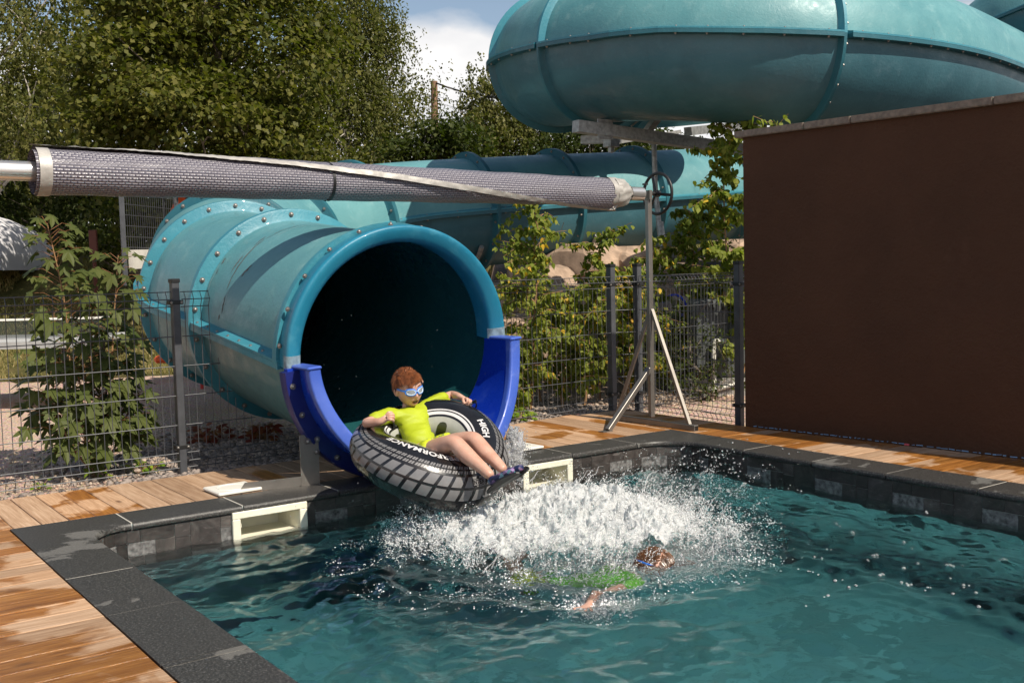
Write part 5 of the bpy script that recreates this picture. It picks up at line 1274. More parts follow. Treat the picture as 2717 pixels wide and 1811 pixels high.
pp_, qq_ = np.meshgrid(np.linspace(-1.3, 1.3, 480), np.linspace(-.98, .75, 330), indexing='ij')
H_, K_, E_ = mound_h(pp_, qq_); XX, YY = sp_xy(pp_, qq_)
# fling the crests outward so the surface tears
jx = (fbm(pp_*17, qq_*17, 3, 51)-.5)*.07*K_; jy = (fbm(pp_*17+9, qq_*17, 3, 52)-.5)*.07*K_
ZZ = WZ+.004+H_+wave_h(XX, YY)*.8-(E_ > 1.0)*.05
V = np.stack([XX+jx, YY+jy, ZZ], -1).reshape(-1, 3); I = np.arange(V.shape[0]).reshape(pp_.shape)
Q = np.stack([I[:-1, :-1], I[1:, :-1], I[1:, 1:], I[:-1, 1:]], -1).reshape(-1, 4); ev = E_.reshape(-1); cxq = V[Q].mean(1); ok = (ev[Q].min(1) < 1.02) & ~((np.hypot(cxq[:, 0]-3.56, (cxq[:, 1]-3.72)*.8) < .09)) & (V[Q][:, :, 1].max(1) < wy1-.05) & (V[Q][:, :, 0].max(1) < wx1-.03)
me = fastmesh('splash_mound', V, Q[ok], M['foam'], True)
at_ = me.attributes.new('thin', 'FLOAT', 'POINT'); 
thin = np.clip(1-K_*1.9, 0, 1).reshape(-1)
if len(at_.data) == len(thin): at_.data.foreach_set('value', thin.astype(np.float32))
mo = tag(link(bpy.data.objects.new('splash', me)), kind='stuff')
# ---- drops: stretched octahedra / small balls thrown along arcs
def balls(name, P, R_, Vd, mat, sub=True, stretch=None):
    """P centres, R radii, Vd unit velocity directions"""
    bm = bmesh.new(); bmesh.ops.create_icosphere(bm, subdivisions=1 if sub else 0, radius=1.0) if sub else bmesh.ops.create_icosphere(bm, subdivisions=1, radius=1.0)
    if name in ('splash_drops', 'bubble_cloud', 'fine_drops', 'lip_drops'): bm.clear(); vs_ = [bm.verts.new(q) for q in ((1, 0, 0), (0, 1, 0), (-1, 0, 0), (0, -1, 0), (0, 0, 1), (0, 0, -1))]; [bm.faces.new([vs_[i] for i in f]) for f in ((0, 1, 4), (1, 2, 4), (2, 3, 4), (3, 0, 4), (1, 0, 5), (2, 1, 5), (3, 2, 5), (0, 3, 5))]; bm.verts.index_update()
    bv = np.array([v.co for v in bm.verts]); bf = np.array([[v.index for v in f.verts] for f in bm.faces]); bm.free()
    n = len(P); Z = Vd/np.linalg.norm(Vd, axis=1, keepdims=True); A = np.cross(Z, rng.normal(size=(n, 3))); A /= np.linalg.norm(A, axis=1, keepdims=True)+1e-9; B = np.cross(Z, A)
    st = (stretch if stretch is not None else np.ones(n))[:, None, None]; r = R_[:, None, None]
    V = P[:, None, :] + r*(bv[None, :, 0:1]*A[:, None, :]+bv[None, :, 1:2]*B[:, None, :]+bv[None, :, 2:3]*Z[:, None, :]*st)
    F = (bf[None]+np.arange(n)[:, None, None]*len(bv)).reshape(-1, 3)
    o = tag(link(bpy.data.objects.new(name, fastmesh(name, V.reshape(-1, 3), F, mat, True))), kind='stuff'); return o
def arcs(n_f, origin_fn, vel_fn, n_d, tmax, spread, rmin, rmax):
    P = []; Vd = []; R_ = []
    for _ in range(n_f):
        o = np.array(origin_fn()); v = np.array(vel_fn(o)); T = rnd.uniform(.25, 1)*tmax
        m_ = int(n_d*rnd.uniform(.4, 1.4)); t = T*rng.beta(1.3, 1.0, m_); base = o+v*t[:, None]+np.array([0, 0, -4.9])*(t**2)[:, None]
        base += rng.normal(size=(m_, 3))*spread*(.3+t/tmax)[:, None]; vel = v+np.array([0, 0, -9.8])*t[:, None]
        P.append(base); Vd.append(vel); R_.append(rmin+(rmax-rmin)*rng.random(m_)**4.0)
    P = np.vstack(P); Vd = np.vstack(Vd); R_ = np.concatenate(R_); ok = (P[:, 2] > WZ-.01) & (P[:, 1] < wy1-.03) & (P[:, 0] < wx1-.02) & (P[:, 0] > wx0+.02); return P[ok], R_[ok], Vd[ok]
def mound_pt(pmin=-1.0, pmax=1.0, qm=.7):
    while True:
        p, q = rnd.uniform(pmin, pmax), rnd.uniform(-qm, qm)
        if env(p, q) < .95:
            h = mound_h(np.array([p]), np.array([q]))[0][0]; x, y = sp_xy(p, q); return (x, y, WZ+h*.8)
def vel_out(o):
    d = np.array([o[0]-SPC[0], o[1]-SPC[1]]); d = d/(np.linalg.norm(d)+.05)
    return (d[0]*rnd.uniform(0, .9)+rnd.gauss(0, .35), d[1]*rnd.uniform(0, .9)+rnd.gauss(0, .35), rnd.uniform(.3, 1.75))
a = arcs(1700, mound_pt, vel_out, 34, .20, .011, .0007, .0034); k_ = ~((np.abs(a[0][:, 0]-3.56) < .12) & (a[0][:, 1] < 3.93) & (rng.random(len(a[0])) < .8)); a = tuple(q[k_] for q in a); balls('splash_drops', *a, M['spray'], stretch=rng.uniform(1.2, 3.0, len(a[0])))
# high jet to the right and back
def jet_pt(): x, y = sp_xy(rnd.gauss(.42, .20), rnd.gauss(.22, .10)); return (x, y, WZ+.04)
def jet_v(o): k = rnd.random(); return (rnd.gauss(1.55, .65), rnd.gauss(.35, .50), rnd.uniform(.9, 2.7))
a = arcs(230, jet_pt, jet_v, 34, .50, .012, .0010, .0058); balls('spray_drops', *a, M['drop'], stretch=rng.uniform(1.0, 1.8, len(a[0])))
# fine mist of drops everywhere about the splash
n = 1700; P = np.stack([rng.normal(SPC[0]+.15, .60, n), rng.normal(SPC[1]+.10, .50, n), WZ+.01+np.abs(rng.normal(0, .19, n))], 1); ok = (P[:, 1] < wy1-.04) & (P[:, 0] < wx1-.03) & (P[:, 0] > wx0+.05); P = P[ok]
balls('fine_drops', P, .0009+.0026*rng.random(len(P))**3, rng.normal(size=(len(P), 3)), M['drop'])
# ropes of water connecting the drops
mb = MB()
for _ in range(240):
    o = Vector(mound_pt(-.6, .85)) if rnd.random() < .55 else Vector(jet_pt()); v = Vector(vel_out(o)) if rnd.random() < .5 else Vector(jet_v(o))*.75; pts = []; T = rnd.uniform(.05, .17); k = 8
    for i in range(k): t = T*i/(k-1); pts.append(o+v*t+Vector((0, 0, -4.9*t*t))+Vector((rnd.gauss(0, .005), rnd.gauss(0, .005), rnd.gauss(0, .005))))
    if max(p.y for p in pts) > wy1-.04: continue
    r0 = rnd.uniform(.002, .0045); mb.tube(pts, [r0*(1-.75*i/(k-1))*rnd.uniform(.6, 1.5) for i in range(k)], 6)
o = mb.build('water_ropes', M['drop'], None, True); o['kind'] = 'stuff'
# bubbles rising under the surface round the swimmer
n = 17000; P = np.stack([np.concatenate([rng.normal(3.74, .27, n-6000), rng.normal(3.20, .34, 3000), rng.normal(2.96, .08, 3000)]), np.concatenate([rng.normal(3.86, .17, n-6000), rng.normal(4.05, .12, 3000), rng.normal(3.52, .07, 3000)]), WZ-.006-np.abs(rng.normal(0, .045, n))], 1); balls('bubble_cloud', P, (.0020+.0055*rng.random(n)**2), rng.normal(size=(n, 3)), M['bub'])
# trail of foam beads lying on the water
n = 2600; th = rng.uniform(0, 2*PI, n); rr = .78+.30*rng.random(n)**.6*1.2; P = np.stack([SPC[0]+rr*np.cos(th)*1.15, SPC[1]+rr*np.sin(th)*.95, np.zeros(n)], 1)
keep = fbm(P[:, 0]*6, P[:, 1]*6, 3, 77) > .53; P = P[keep]; P = P[(P[:, 1] < wy1-.03) & (P[:, 0] < wx1-.02)]; P[:, 2] = WZ+wave_h(P[:, 0], P[:, 1])+.001
balls('foam_beads', P, .0015+.004*rng.random(len(P))**3, np.tile([0, 0, 1.0], (len(P), 1)), M['spray'], stretch=np.full(len(P), .6))
# bigger single bubbles floating on the right side
P = []
for (u, v) in [(1700, 1170), (1745, 1190), (1580, 1232), (1925, 1208), (1960, 1225), (2070, 1245), (2098, 1258), (1905, 1258), (2010, 1275), (1880, 1280), (1990, 1290), (2075, 1300), (2110, 1290), (1830, 1310), (1862, 1318), (1930, 1330), (2080, 1335), (2130, 1345), (2170, 1322), (2230, 1345), (2250, 1365), (1960, 1345), (1905, 1365), (1845, 1390), (1700, 1340), (1650, 1352), (1610, 1330), (1335, 1405), (1385, 1430), (1195, 1310), (1280, 1365), (2300, 1290), (2190, 1300), (2160, 1150), (2130, 1180), (1960, 1140), (2240, 1390), (1725, 1270), (2028, 1320), (2205, 1360)]:
    q = at(u, v, Z=WZ)
    if q.x < wx1-.02 and q.y < wy1-.02:
        for _ in range(rnd.randint(1, 4)): P.append((q.x+rnd.gauss(0, .015), q.y+rnd.gauss(0, .015), WZ+.003))
P = np.array(P); P[:, 2] = WZ+wave_h(P[:, 0], P[:, 1])+.001
bs = balls('floating_bubbles', P, .005+.007*rng.random(len(P))**2, np.tile([0, 0, 1.0], (len(P), 1)), M['drop'], stretch=np.full(len(P), .7))
# sheet of water running off the lip under the tube
def fall(name, x_a, x_b, y_top, zf, n_f, seed):
    r = random.Random(seed); mbf = MB(); PP_ = []; VV = []
    for _ in range(n_f):
        x = r.uniform(x_a, x_b); z0 = zf(x); v = Vector((r.gauss(.1, .12), -r.uniform(.5, 1.4), r.uniform(-.2, .1))); pts = []; T = r.uniform(.08, .22); k = 7
        for i in range(k):
            t = T*i/(k-1); p = Vector((x, y_top, z0))+v*t+Vector((0, 0, -4.9*t*t)); pts.append(p+Vector((r.gauss(0, .003), 0, r.gauss(0, .003))))
        pts = [p for p in pts if p.z > WZ]
        if len(pts) < 3: continue
        r0 = r.uniform(.002, .0065); mbf.tube(pts, [r0*(1-.6*i/len(pts))*r.uniform(.6, 1.5) for i in range(len(pts))], 5)
        for p in pts:
            for _ in range(9): PP_.append(p+Vector((r.gauss(0, .012), r.gauss(0, .02), r.gauss(0, .014)))); VV.append(v)
    o = mbf.build(name, M['drop'], None, True); o['kind'] = 'stuff'
    P_ = np.array(PP_); balls('lip_drops', P_, .0012+.0030*rng.random(len(P_))**3, np.array(VV), M['spray'])
fall('lip_water', 2.95, 3.75, 5.42, lambda x: .777-math.sqrt(max(.01, .69**2-(x-3.417)**2))-.02, 95, 3)

# white water streaming off the chute under the left of the tube, and the clear curl at its right
def line_pt(a, b, j):
    def f(): q = a.lerp(b, rnd.random()); return (q.x+rnd.gauss(0, j), q.y+rnd.gauss(0, j), q.z+rnd.gauss(0, j*.7))
    return f
la, lb = at(852, 1066, Y=5.30), at(940, 1136, Y=4.98)
balls('chute_stream', *arcs(150, line_pt(la, lb, .015), lambda o: (rnd.gauss(.25, .15), rnd.gauss(-.5, .2), rnd.gauss(.05, .2)), 40, .12, .008, .0010, .0042), M['spray'])
ra, rb = at(1172, 985, Y=5.0), at(1188, 1085, Y=4.85)
balls('side_spray', *arcs(170, line_pt(ra, rb, .022), lambda o: (rnd.gauss(.3, .25), rnd.gauss(-.2, .25), rnd.gauss(.15, .3)), 36, .14, .010, .0010, .0050), M['drop'])
bm = bmesh.new(); bmesh.ops.create_icosphere(bm, subdivisions=5, radius=1.0)
cc_ = ra.lerp(rb, .5); zz_ = (ra-rb).normalized()
for v in bm.verts:
    d = v.co.copy(); k = 1+.45*noise.noise(d*2.1)+.28*noise.noise(d*5.3)+.12*noise.noise(d*13); v.co = cc_+_rt*(d.x*.045*k)+Vector((0, 1, 0))*(d.y*.05*k)+zz_*(d.z*.135*k)+_rt*(.02*math.sin(d.z*3))
me = bpy.data.meshes.new('water_curl'); bm.to_mesh(me); bm.free(); me.materials.append(M['drop_clear'])
for p in me.polygons: p.use_smooth = True
tag(link(bpy.data.objects.new('water_curl', me)), kind='stuff')
n = 42; P = []
for _ in range(n): u, v = rnd.uniform(700, 1200), rnd.uniform(720, 1130); P.append(tuple(at(u, v, Y=rnd.uniform(4.7, 5.35))))
P = np.array(P); balls('flying_drops', P, .0009+.0012*rng.random(n)**2, rng.normal(size=(n, 3)), M['drop'])
# ================================================================ the inner tube
TC = at(984, 1034, Y=5.00)
_up = Vector((0, 0, 1)); vdir = Vector((TC.x, TC.y, 0)).normalized(); rdir = Vector((vdir.y, -vdir.x, 0))
TN = (_up*math.cos(math.radians(22)) - vdir*math.sin(math.radians(22)) + rdir*.17).normalized()
E1 = (rdir - TN*rdir.dot(TN)).normalized(); E2 = TN.cross(E1)
TR, Tr = .300, .137
def tyre(th, ph, off=0.0):
    """th: 0 = picture right, 90 = far, 180 = left, 270 = near; ph: 0 = outer side, 90 = top"""
    t, p = math.radians(th), math.radians(ph)
    rr = Tr*(1+.10*math.cos(t+.9)-.05*math.cos(2*t))+off
    R_ = TR*(1+.03*math.cos(2*t))
    dz = .034*math.cos(2*(t-math.radians(52)))
    pl = 0.0
    if off == 0.0 and (-75 < ph < -12): pl = .0022*math.sin(t*96)*math.sin(math.radians((ph+12)/63*180))
    e = E1*math.cos(t)+E2*math.sin(t); rr = rr-pl
    flat = 1-.06*max(0, math.sin(p))*(.5+.5*math.cos(t-math.radians(290)))
    return TC + e*(R_+rr*math.cos(p)) + TN*(rr*math.sin(p)*flat+dz)
M['vinyl'] = simple('black_vinyl', (0.012, 0.012, 0.013), 0.22, 0, .3, 12, .12, 45, coat=.3)
M['tread'] = simple('grey_tread_print', (0.19, 0.186, 0.186), 0.28, 0, .12, 20, .1, 50, coat=.2)
M['pale'] = simple('pale_print', (0.62, 0.61, 0.60), 0.3)
M['wheelprint'] = simple('wheel_print', (0.40, 0.40, 0.36), 0.3, 0, .2, 6)
M['holeprint'] = simple('wheel_hole_print', (0.035, 0.04, 0.012), 0.3)
tyre_o = empty('inner_tube', TC, 'black inflatable inner tube printed like a car tyre, carrying the boy off the chute', 'inner tube')
nt, npp = 360, 72; V = [tyre(360*i/nt, 360*k/npp-180) for i in range(nt) for k in range(npp)]
F = [(i*npp+k, ((i+1) % nt)*npp+k, ((i+1) % nt)*npp+(k+1) % npp, i*npp+(k+1) % npp) for i in range(nt) for k in range(npp)]
o = mesh('ring', V, F, M['vinyl'], tyre_o, True); recalc(o)
def patch(V, F, t0, t1, p0, p1, skew=0.0, off=.0012, nt_=3, np_=3, trim=0):
    b = len(V)
    for i in range(nt_+1):
        for k in range(np_+1):
            p = p0+(p1-p0)*k/np_; t = t0+(t1-t0)*i/nt_+skew*(p-p0)/max(1e-6, (p1-p0)); V.append(tyre(t, p, off))
    for i in range(nt_):
        for k in range(np_): F.append((b+i*(np_+1)+k, b+(i+1)*(np_+1)+k, b+(i+1)*(np_+1)+k+1, b+i*(np_+1)+k+1))
def patch_obj(name, lst, mat, parent=None):
    V = []; F = []
    for a in lst: patch(V, F, *a[:4], **(a[4] if len(a) > 4 else {}))
    o = mesh(name, V, F, mat, parent or tyre_o, True); return o
NB = 36
for k in range(NB):
    t = k*10.0
    patch_obj('tread_block', [(t, t+7.4, -5, 18, dict(skew=3.2))], M['tread'])
    patch_obj('tread_block', [(t+3.8, t+11.2, 23.5, 45, dict(skew=4.6))], M['tread'])
    patch_obj('tread_bar', [(t+s, t+s+1.6, 51, 58, dict(skew=1.5, nt_=1, np_=2)) for s in (0.0, 2.1, 5.2, 7.3)]+[(t+s, t+s+1.6, 61.5, 68.5, dict(skew=1.5, nt_=1, np_=2)) for s in (1.8, 3.9, 7.0, 9.1)], M['tread'])
patch_obj('pale_ring', [(t, t+3, 116, 119.5, dict(nt_=1, np_=1)) for t in range(0, 360, 3)], M['pale'])
patch_obj('grey_ring', [(t, t+3, 123, 131, dict(nt_=1, np_=1)) for t in range(0, 360, 3)], M['pale'])
patch_obj('wheel_print', [(t, t+3, 137, 262, dict(nt_=1, np_=12)) for t in range(0, 360, 3)], M['wheelprint'])
def blob(t0, p0, rt, rp, off, mat, name, n=18):
    V = [tyre(t0, p0, off)]
    for i in range(n):
        a = 2*PI*i/n; k = 1/(abs(math.cos(a))**3.2+abs(math.sin(a))**3.2)**(1/3.2)*(1-.18*math.sin(a)); V.append(tyre(t0+rt*k*math.cos(a), p0+rp*k*math.sin(a), off))
    V = [tyre(t0, p0, off)]; F = []
    for q in range(1, 6):
        for i in range(n):
            a = 2*PI*i/n; k = q/5/(abs(math.cos(a))**3.2+abs(math.sin(a))**3.2)**(1/3.2)*(1-.18*math.sin(a)); V.append(tyre(t0+rt*k*math.cos(a), p0+rp*k*math.sin(a), off))
    F = [(0, i+1, (i+1) % n+1) for i in range(n)]
    for q in range(4):
        for i in range(n): j = (i+1) % n; F.append((1+q*n+i, 1+(q+1)*n+i, 1+(q+1)*n+j, 1+q*n+j))
    return mesh(name, V, F, mat, tyre_o, True)
for k in range(8): blob(k*45+20, 176, 9.5, 22, .0032, M['holeprint'], 'wheel_hole')
def tp_at(u, v):
    best = None
    for th in np.arange(0, 360, 2.0):
        for ph in np.arange(-60, 150, 3.0):
            p = tyre(th, ph); d = np.array(p)-CAM; w = d@_f; e = (CX+FOC*(d@_r)/w)/S-u; f_ = (CY-FOC*(d@_u)/w)/S-v
            q = (e*e+f_*f_, th, ph, w)
            if q[0] < 40 and (best is None or q[3] < best[3]-.03 or (abs(q[3]-best[3]) < .03 and q[0] < best[0])): best = q
    return best
def text_on(txt, tc_, pc, size, mat, name, flip=True, parent=None, spacing=1.0, th_off=.0022, bold=.02, xs=1.0):
    cu = bpy.data.curves.new('t', 'FONT'); cu.body = txt; cu.size = size; cu.align_x = 'CENTER'; cu.align_y = 'CENTER'; cu.offset = bold*size; cu.space_character = spacing; cu.resolution_u = 3
    ob = link(bpy.data.objects.new('t', cu)); dg = bpy.context.evaluated_depsgraph_get(); me = bpy.data.meshes.new_from_object(ob.evaluated_get(dg)); bpy.data.objects.remove(ob)
    bm = bmesh.new(); bm.from_mesh(me); bmesh.ops.triangulate(bm, faces=bm.faces); bmesh.ops.subdivide_edges(bm, edges=[e for e in bm.edges if e.calc_length() > .012], cuts=1)
    Rm = TR+Tr*math.cos(math.radians(pc))
    for v in bm.verts:
        s_, h = v.co.x*xs, v.co.y
        th = tc_-math.degrees(s_/Rm); ph = pc-math.degrees(h/Tr)
        v.co = tyre(th, ph, th_off)
    bm.normal_update(); bm.to_mesh(me); bm.free(); me.materials.clear(); me.materials.append(mat)
    o = link(bpy.data.objects.new(name, me)); adopt(o, parent or tyre_o); return o
text_on('HIGH', 13, 93, .050, M['pale'], 'lettering', bold=.035, xs=1.15)
text_on('PERFORMANCE', 258, 93, .050, M['pale'], 'lettering', bold=.035, xs=1.15, spacing=1.05)
tq = tp_at(1098, 1106) or (0, 300, -5, 0)
patch_obj('logo_plate', [(tq[1]-5.2, tq[1]+5.2, tq[2]-7, tq[2]+7, dict(off=.0020))], M['vinyl'])
patch_obj('logo_plate', [(tq[1]-4.9, tq[1]+4.9, tq[2]-6, tq[2]+6, dict(off=.0026))], M['tread'])
cu = bpy.data.curves.new('t', 'FONT'); cu.body = 'INTEX'; cu.size = .030; cu.align_x = 'CENTER'; cu.align_y = 'CENTER'; cu.offset = .0008; cu.space_character = 1.05
ob = link(bpy.data.objects.new('t', cu)); me = bpy.data.meshes.new_from_object(ob.evaluated_get(bpy.context.evaluated_depsgraph_get())); bpy.data.objects.remove(ob)
for v in me.vertices:
    v.co = tyre(tq[1]+math.degrees(v.co.x*.9/(TR+Tr)), tq[2]+math.degrees(v.co.y/Tr), .0034)
me.materials.clear(); me.materials.append(M['vinyl']); adopt(link(bpy.data.objects.new('brand_lettering', me)), tyre_o)
# grab handles
HND = []
for (u, v) in ((893, 972), (1086, 934)):
    q = tp_at(u, v) or (0, 180, 90, 0); th, ph = q[1], q[2]
    blob(th, ph, 8.5, 24, .0016, M['vinyl'], 'handle_patch')
    a, b = tyre(th-5.5, ph+9, .004), tyre(th+5.5, ph-9, .004); up = (tyre(th, ph, .05)-tyre(th, ph)).normalized(); a, b = tyre(th, ph-17, .003), tyre(th, ph+17, .003)
    pts = [a, a+up*.022+(b-a)*.12, (a+b)/2+up*.038, b+up*.022+(a-b)*.12, b]; pts = catmull(pts, 5); mb = MB()
    for p_, q_ in zip(pts[:-1], pts[1:]): mb.bar(p_, q_+(q_-p_)*.1, .020, .006, up=tuple(E1))
    mb.build('grab_handle', M['vinyl'], tyre_o); HND.append(((a+b)/2+up*.036, up, (b-a).normalized()))
print('HND', HND, 'tq', tq)

# ================================================================ the boy
def skin_obj(name, nodes, edges, root, mat, parent, sub=2, fold=0.0, fscale=30, smooth_it=True):
    """nodes: list of (point, rx, ry); grown into one surface"""
    me = bpy.data.meshes.new(name); me.from_pydata([tuple(n[0]) for n in nodes], edges, [])
    ob = link(bpy.data.objects.new(name, me)); bm = bmesh.new(); bm.from_mesh(me); ly = bm.verts.layers.skin.verify(); bm.verts.ensure_lookup_table()
    for v, n in zip(bm.verts, nodes): v[ly].radius = (n[1], n[2] if len(n) > 2 else n[1])
    bm.verts[root][ly].use_root = True; bm.to_mesh(me); bm.free()
    sk = ob.modifiers.new('skin', 'SKIN'); sk.branch_smoothing = .6; sk.use_smooth_shade = True; ss = ob.modifiers.new('sub', 'SUBSURF'); ss.levels = sub; ss.render_levels = sub
    dg = bpy.context.evaluated_depsgraph_get(); me2 = bpy.data.meshes.new_from_object(ob.evaluated_get(dg)); bpy.data.objects.remove(ob)
    me2.name = name; me2.materials.clear(); me2.materials.append(mat)
    for p in me2.polygons: p.use_smooth = True; p.material_index = 0
    if fold > 0:
        for v in me2.vertices:
            c = v.co; d = noise.noise(Vector((c.x*fscale*.5, c.y*fscale*.6, c.z*fscale*2.1)))+.5*noise.noise(Vector((c.x*fscale*1.7, c.y*fscale, c.z*fscale*3.2)))
            v.co = c+v.normal*(d*fold)
    o = link(bpy.data.objects.new(name, me2)); adopt(o, parent); return o
def skinmat():
    m = Mat('fair_skin', 0.42, 0, 0.4, 0.08); v = m.coord('Object'); m.b.inputs['Subsurface Weight'].default_value = .12; m.b.inputs['Subsurface Radius'].default_value = (.02, .008, .005); m.b.inputs['Subsurface Scale'].default_value = .5
    c = m.ramp(m.noise(v, 16, 4, .6), (.3, (.52, .285, .20)), (.7, (.62, .38, .285))); c = m.mix(m.ramp(m.noise(v, 150, 2, .6), (.60, 0.0), (.72, .35)), c, (.36, .16, .09)); m.col(c); return m.m
M['skin'] = skinmat(); M['hair'] = simple('auburn_hair', (0.22, 0.075, 0.026), 0.42, 0, .5, 30)
M['lime'] = simple('lime_rash_shirt', (0.37, 0.44, 0.010), 0.62, 0, .10, 8, .25, 70)
def shortmat():
    m = Mat('patterned_swim_shorts', 0.7, 0, .3); v = m.coord('Object'); vo = m.n('ShaderNodeTexVoronoi'); vo.inputs['Scale'].default_value = 46; m.l(v, vo.inputs['Vector'])
    m.col(m.mix(m.ramp(vo.outputs['Distance'], (.24, 1.0), (.30, 0.0)), (.48, .55, .02), (.02, .08, .13))); m.bump(m.noise(v, 40, 3), .3, .006); return m.m
M['shorts'] = shortmat()
def shoemat():
    m = Mat('patterned_water_shoe', 0.5, 0, .4); v = m.coord('Object'); vo = m.n('ShaderNodeTexVoronoi'); vo.inputs['Scale'].default_value = 60; m.l(v, vo.inputs['Vector'])
    s = m.n('ShaderNodeSeparateColor'); m.l(vo.outputs['Color'], s.inputs[0]); m.col(m.ramp(s.outputs[0], (0.0, (.012, .014, .05)), (.42, (.02, .03, .10)), (.5, (.28, .10, .22)), (.68, (.05, .22, .26)), (.8, (.32, .22, .42)), (.92, (.01, .01, .03)))); return m.m
M['shoe'] = shoemat(); M['sole'] = simple('black_rubber_sole', (.014, .014, .014), .4)
boy = empty('person', at(968, 1030, Y=5.0), 'boy in lime shirt and blue goggles riding the inner tube, legs stretched over its rim', 'person')
J = {k: at(u, v, Y=Y) for k, (u, v, Y) in dict(pel=(972, 1040, 5.00), belly=(962, 1005, 5.06), chest=(945, 968, 5.17), neck=(936, 938, 5.25), head=(938, 893, 5.20),
     sR=(893, 954, 5.17), eR=(838, 972, 5.12), wR=(873, 968, 5.0), hR=(889, 960, 4.975), sL=(990, 929, 5.24), eL=(1038, 906, 5.29), wL=(1056, 911, 5.17), hL=(1070, 918, 5.13),
     pR=(972, 1044, 4.96), kR=(1043, 1013, 4.68), aR=(1131, 1096, 4.42), pL=(1000, 1030, 4.98), kL=(1088, 1006, 4.70), aL=(1160, 1082, 4.42)).items()}
for a, b in (('neck', 'pel'), ('sR', 'sL'), ('sR', 'eR'), ('eR', 'wR'), ('sL', 'eL'), ('eL', 'wL'), ('pR', 'kR'), ('kR', 'aR'), ('pL', 'kL'), ('kL', 'aL')): print(a, b, round((J[a]-J[b]).length, 3))
nodes = []; edges = []; idx = {}
def nd(k, p, rx, ry=None, par=None):
    nodes.append((p, rx, ry or rx)); idx[k] = len(nodes)-1
    if par is not None: edges.append((idx[par], idx[k]))
nd('pel', J['pel'], .070, .062); nd('belly', J['belly'], .062, .052, 'pel'); nd('chest', J['chest'], .066, .052, 'belly'); nd('neck', J['neck'], .036, .036, 'chest'); nd('nk2', J['neck'].lerp(J['head'], .45), .033, .033, 'neck')
for s_ in 'RL':
    nd('s'+s_, J['s'+s_], .038, .038, 'chest'); nd('ua'+s_, J['s'+s_].lerp(J['e'+s_], .5), .033, .033, 's'+s_); nd('e'+s_, J['e'+s_], .028, .028, 'ua'+s_); nd('fa'+s_, J['e'+s_].lerp(J['w'+s_], .45), .027, .027, 'e'+s_); nd('w'+s_, J['w'+s_], .019, .022, 'fa'+s_); nd('h'+s_, J['h'+s_], .017, .026, 'w'+s_)
    nd('p'+s_, J['p'+s_], .060, .060, 'pel'); nd('th'+s_, J['p'+s_].lerp(J['k'+s_], .5), .062, .062, 'p'+s_); nd('k'+s_, J['k'+s_], .047, .047, 'th'+s_)
    kk, aa = J['k'+s_], J['a'+s_]; nd('cf'+s_, kk.lerp(aa, .33)+Vector((0, 0, -.012)), .049, .049, 'k'+s_); nd('sh'+s_, kk.lerp(aa, .7), .034, .034, 'cf'+s_); nd('a'+s_, aa, .027, .027, 'sh'+s_)
# fingers, rooted in the palm and curled over the handles
for s_, (hp, hup, hax) in zip('RL', HND):
    h, w = J['h'+s_], J['w'+s_]; d = (h-w).normalized(); side_ = d.cross(hup).normalized(); upn = side_.cross(d).normalized()
    if upn.z < 0: upn = -upn
    for k, (o_, L_) in enumerate([(-.024, .85), (-.008, 1.0), (.009, .95), (.025, .78)]):
        b = h+side_*o_+upn*.006; p1 = b+d*.022*L_+upn*.004; p2 = p1+d*.016*L_-upn*.014; p3 = p2-upn*.016-d*.006
        nd(f'f{s_}{k}a', b.lerp(h, .35), .0095, .0095, 'h'+s_); nd(f'f{s_}{k}b', p1, .0092, .0092, f'f{s_}{k}a'); nd(f'f{s_}{k}c', p2, .0085, .0085, f'f{s_}{k}b'); nd(f'f{s_}{k}d', p3, .0072, .0072, f'f{s_}{k}c')
    sg = -1 if s_ == 'R' else 1
    t0 = h-d*.012+side_*(-.026*sg*-1)-upn*.004; t1 = t0+d*.024+side_*.010*sg-upn*.012; nd(f't{s_}a', t0.lerp(h, .3), .0105, .0105, 'h'+s_); nd(f't{s_}b', t1, .0095, .0095, f't{s_}a'); nd(f't{s_}c', t1+d*.016-upn*.008, .008, .008, f't{s_}b')
skin_obj('body', nodes, edges, 0, M['skin'], boy, 2)
# shirt
nodes = []; edges = []; idx = {}
nd('pel', J['pel'].lerp(J['belly'], .0), .100, .090); nd('belly', J['belly'], .092, .080, 'pel'); nd('b2', J['belly'].lerp(J['chest'], .55), .104, .080, 'belly'); nd('chest', J['chest'], .106, .080, 'b2'); nd('col', J['neck'].lerp(J['chest'], .25), .046, .044, 'chest')
for s_ in 'RL':
    nd('s'+s_, J['s'+s_], .048, .048, 'chest'); nd('m'+s_, J['s'+s_].lerp(J['e'+s_], .38), .046, .046, 's'+s_); nd('q'+s_, J['s'+s_].lerp(J['e'+s_], (.82 if s_ == 'R' else .80)), .043, .043, 'm'+s_)
skin_obj('shirt', nodes, edges, 0, M['lime'], boy, 3, .0085, 26)
nodes = []; edges = []; idx = {}
nd('pel', J['pel'], .096, .088); nd('w', J['pel'].lerp(J['belly'], .35), .094, .086, 'pel')
for s_, f_ in (('R', .40), ('L', .45)): nd('p'+s_, J['p'+s_], .080, .080, 'pel'); nd('t'+s_, J['p'+s_].lerp(J['k'+s_], f_*.6), .078, .078, 'p'+s_); nd('u'+s_, J['p'+s_].lerp(J['k'+s_], f_), .074, .074, 't'+s_)
skin_obj('swim_shorts', nodes, edges, 0, M['shorts'], boy, 3, .008, 34)
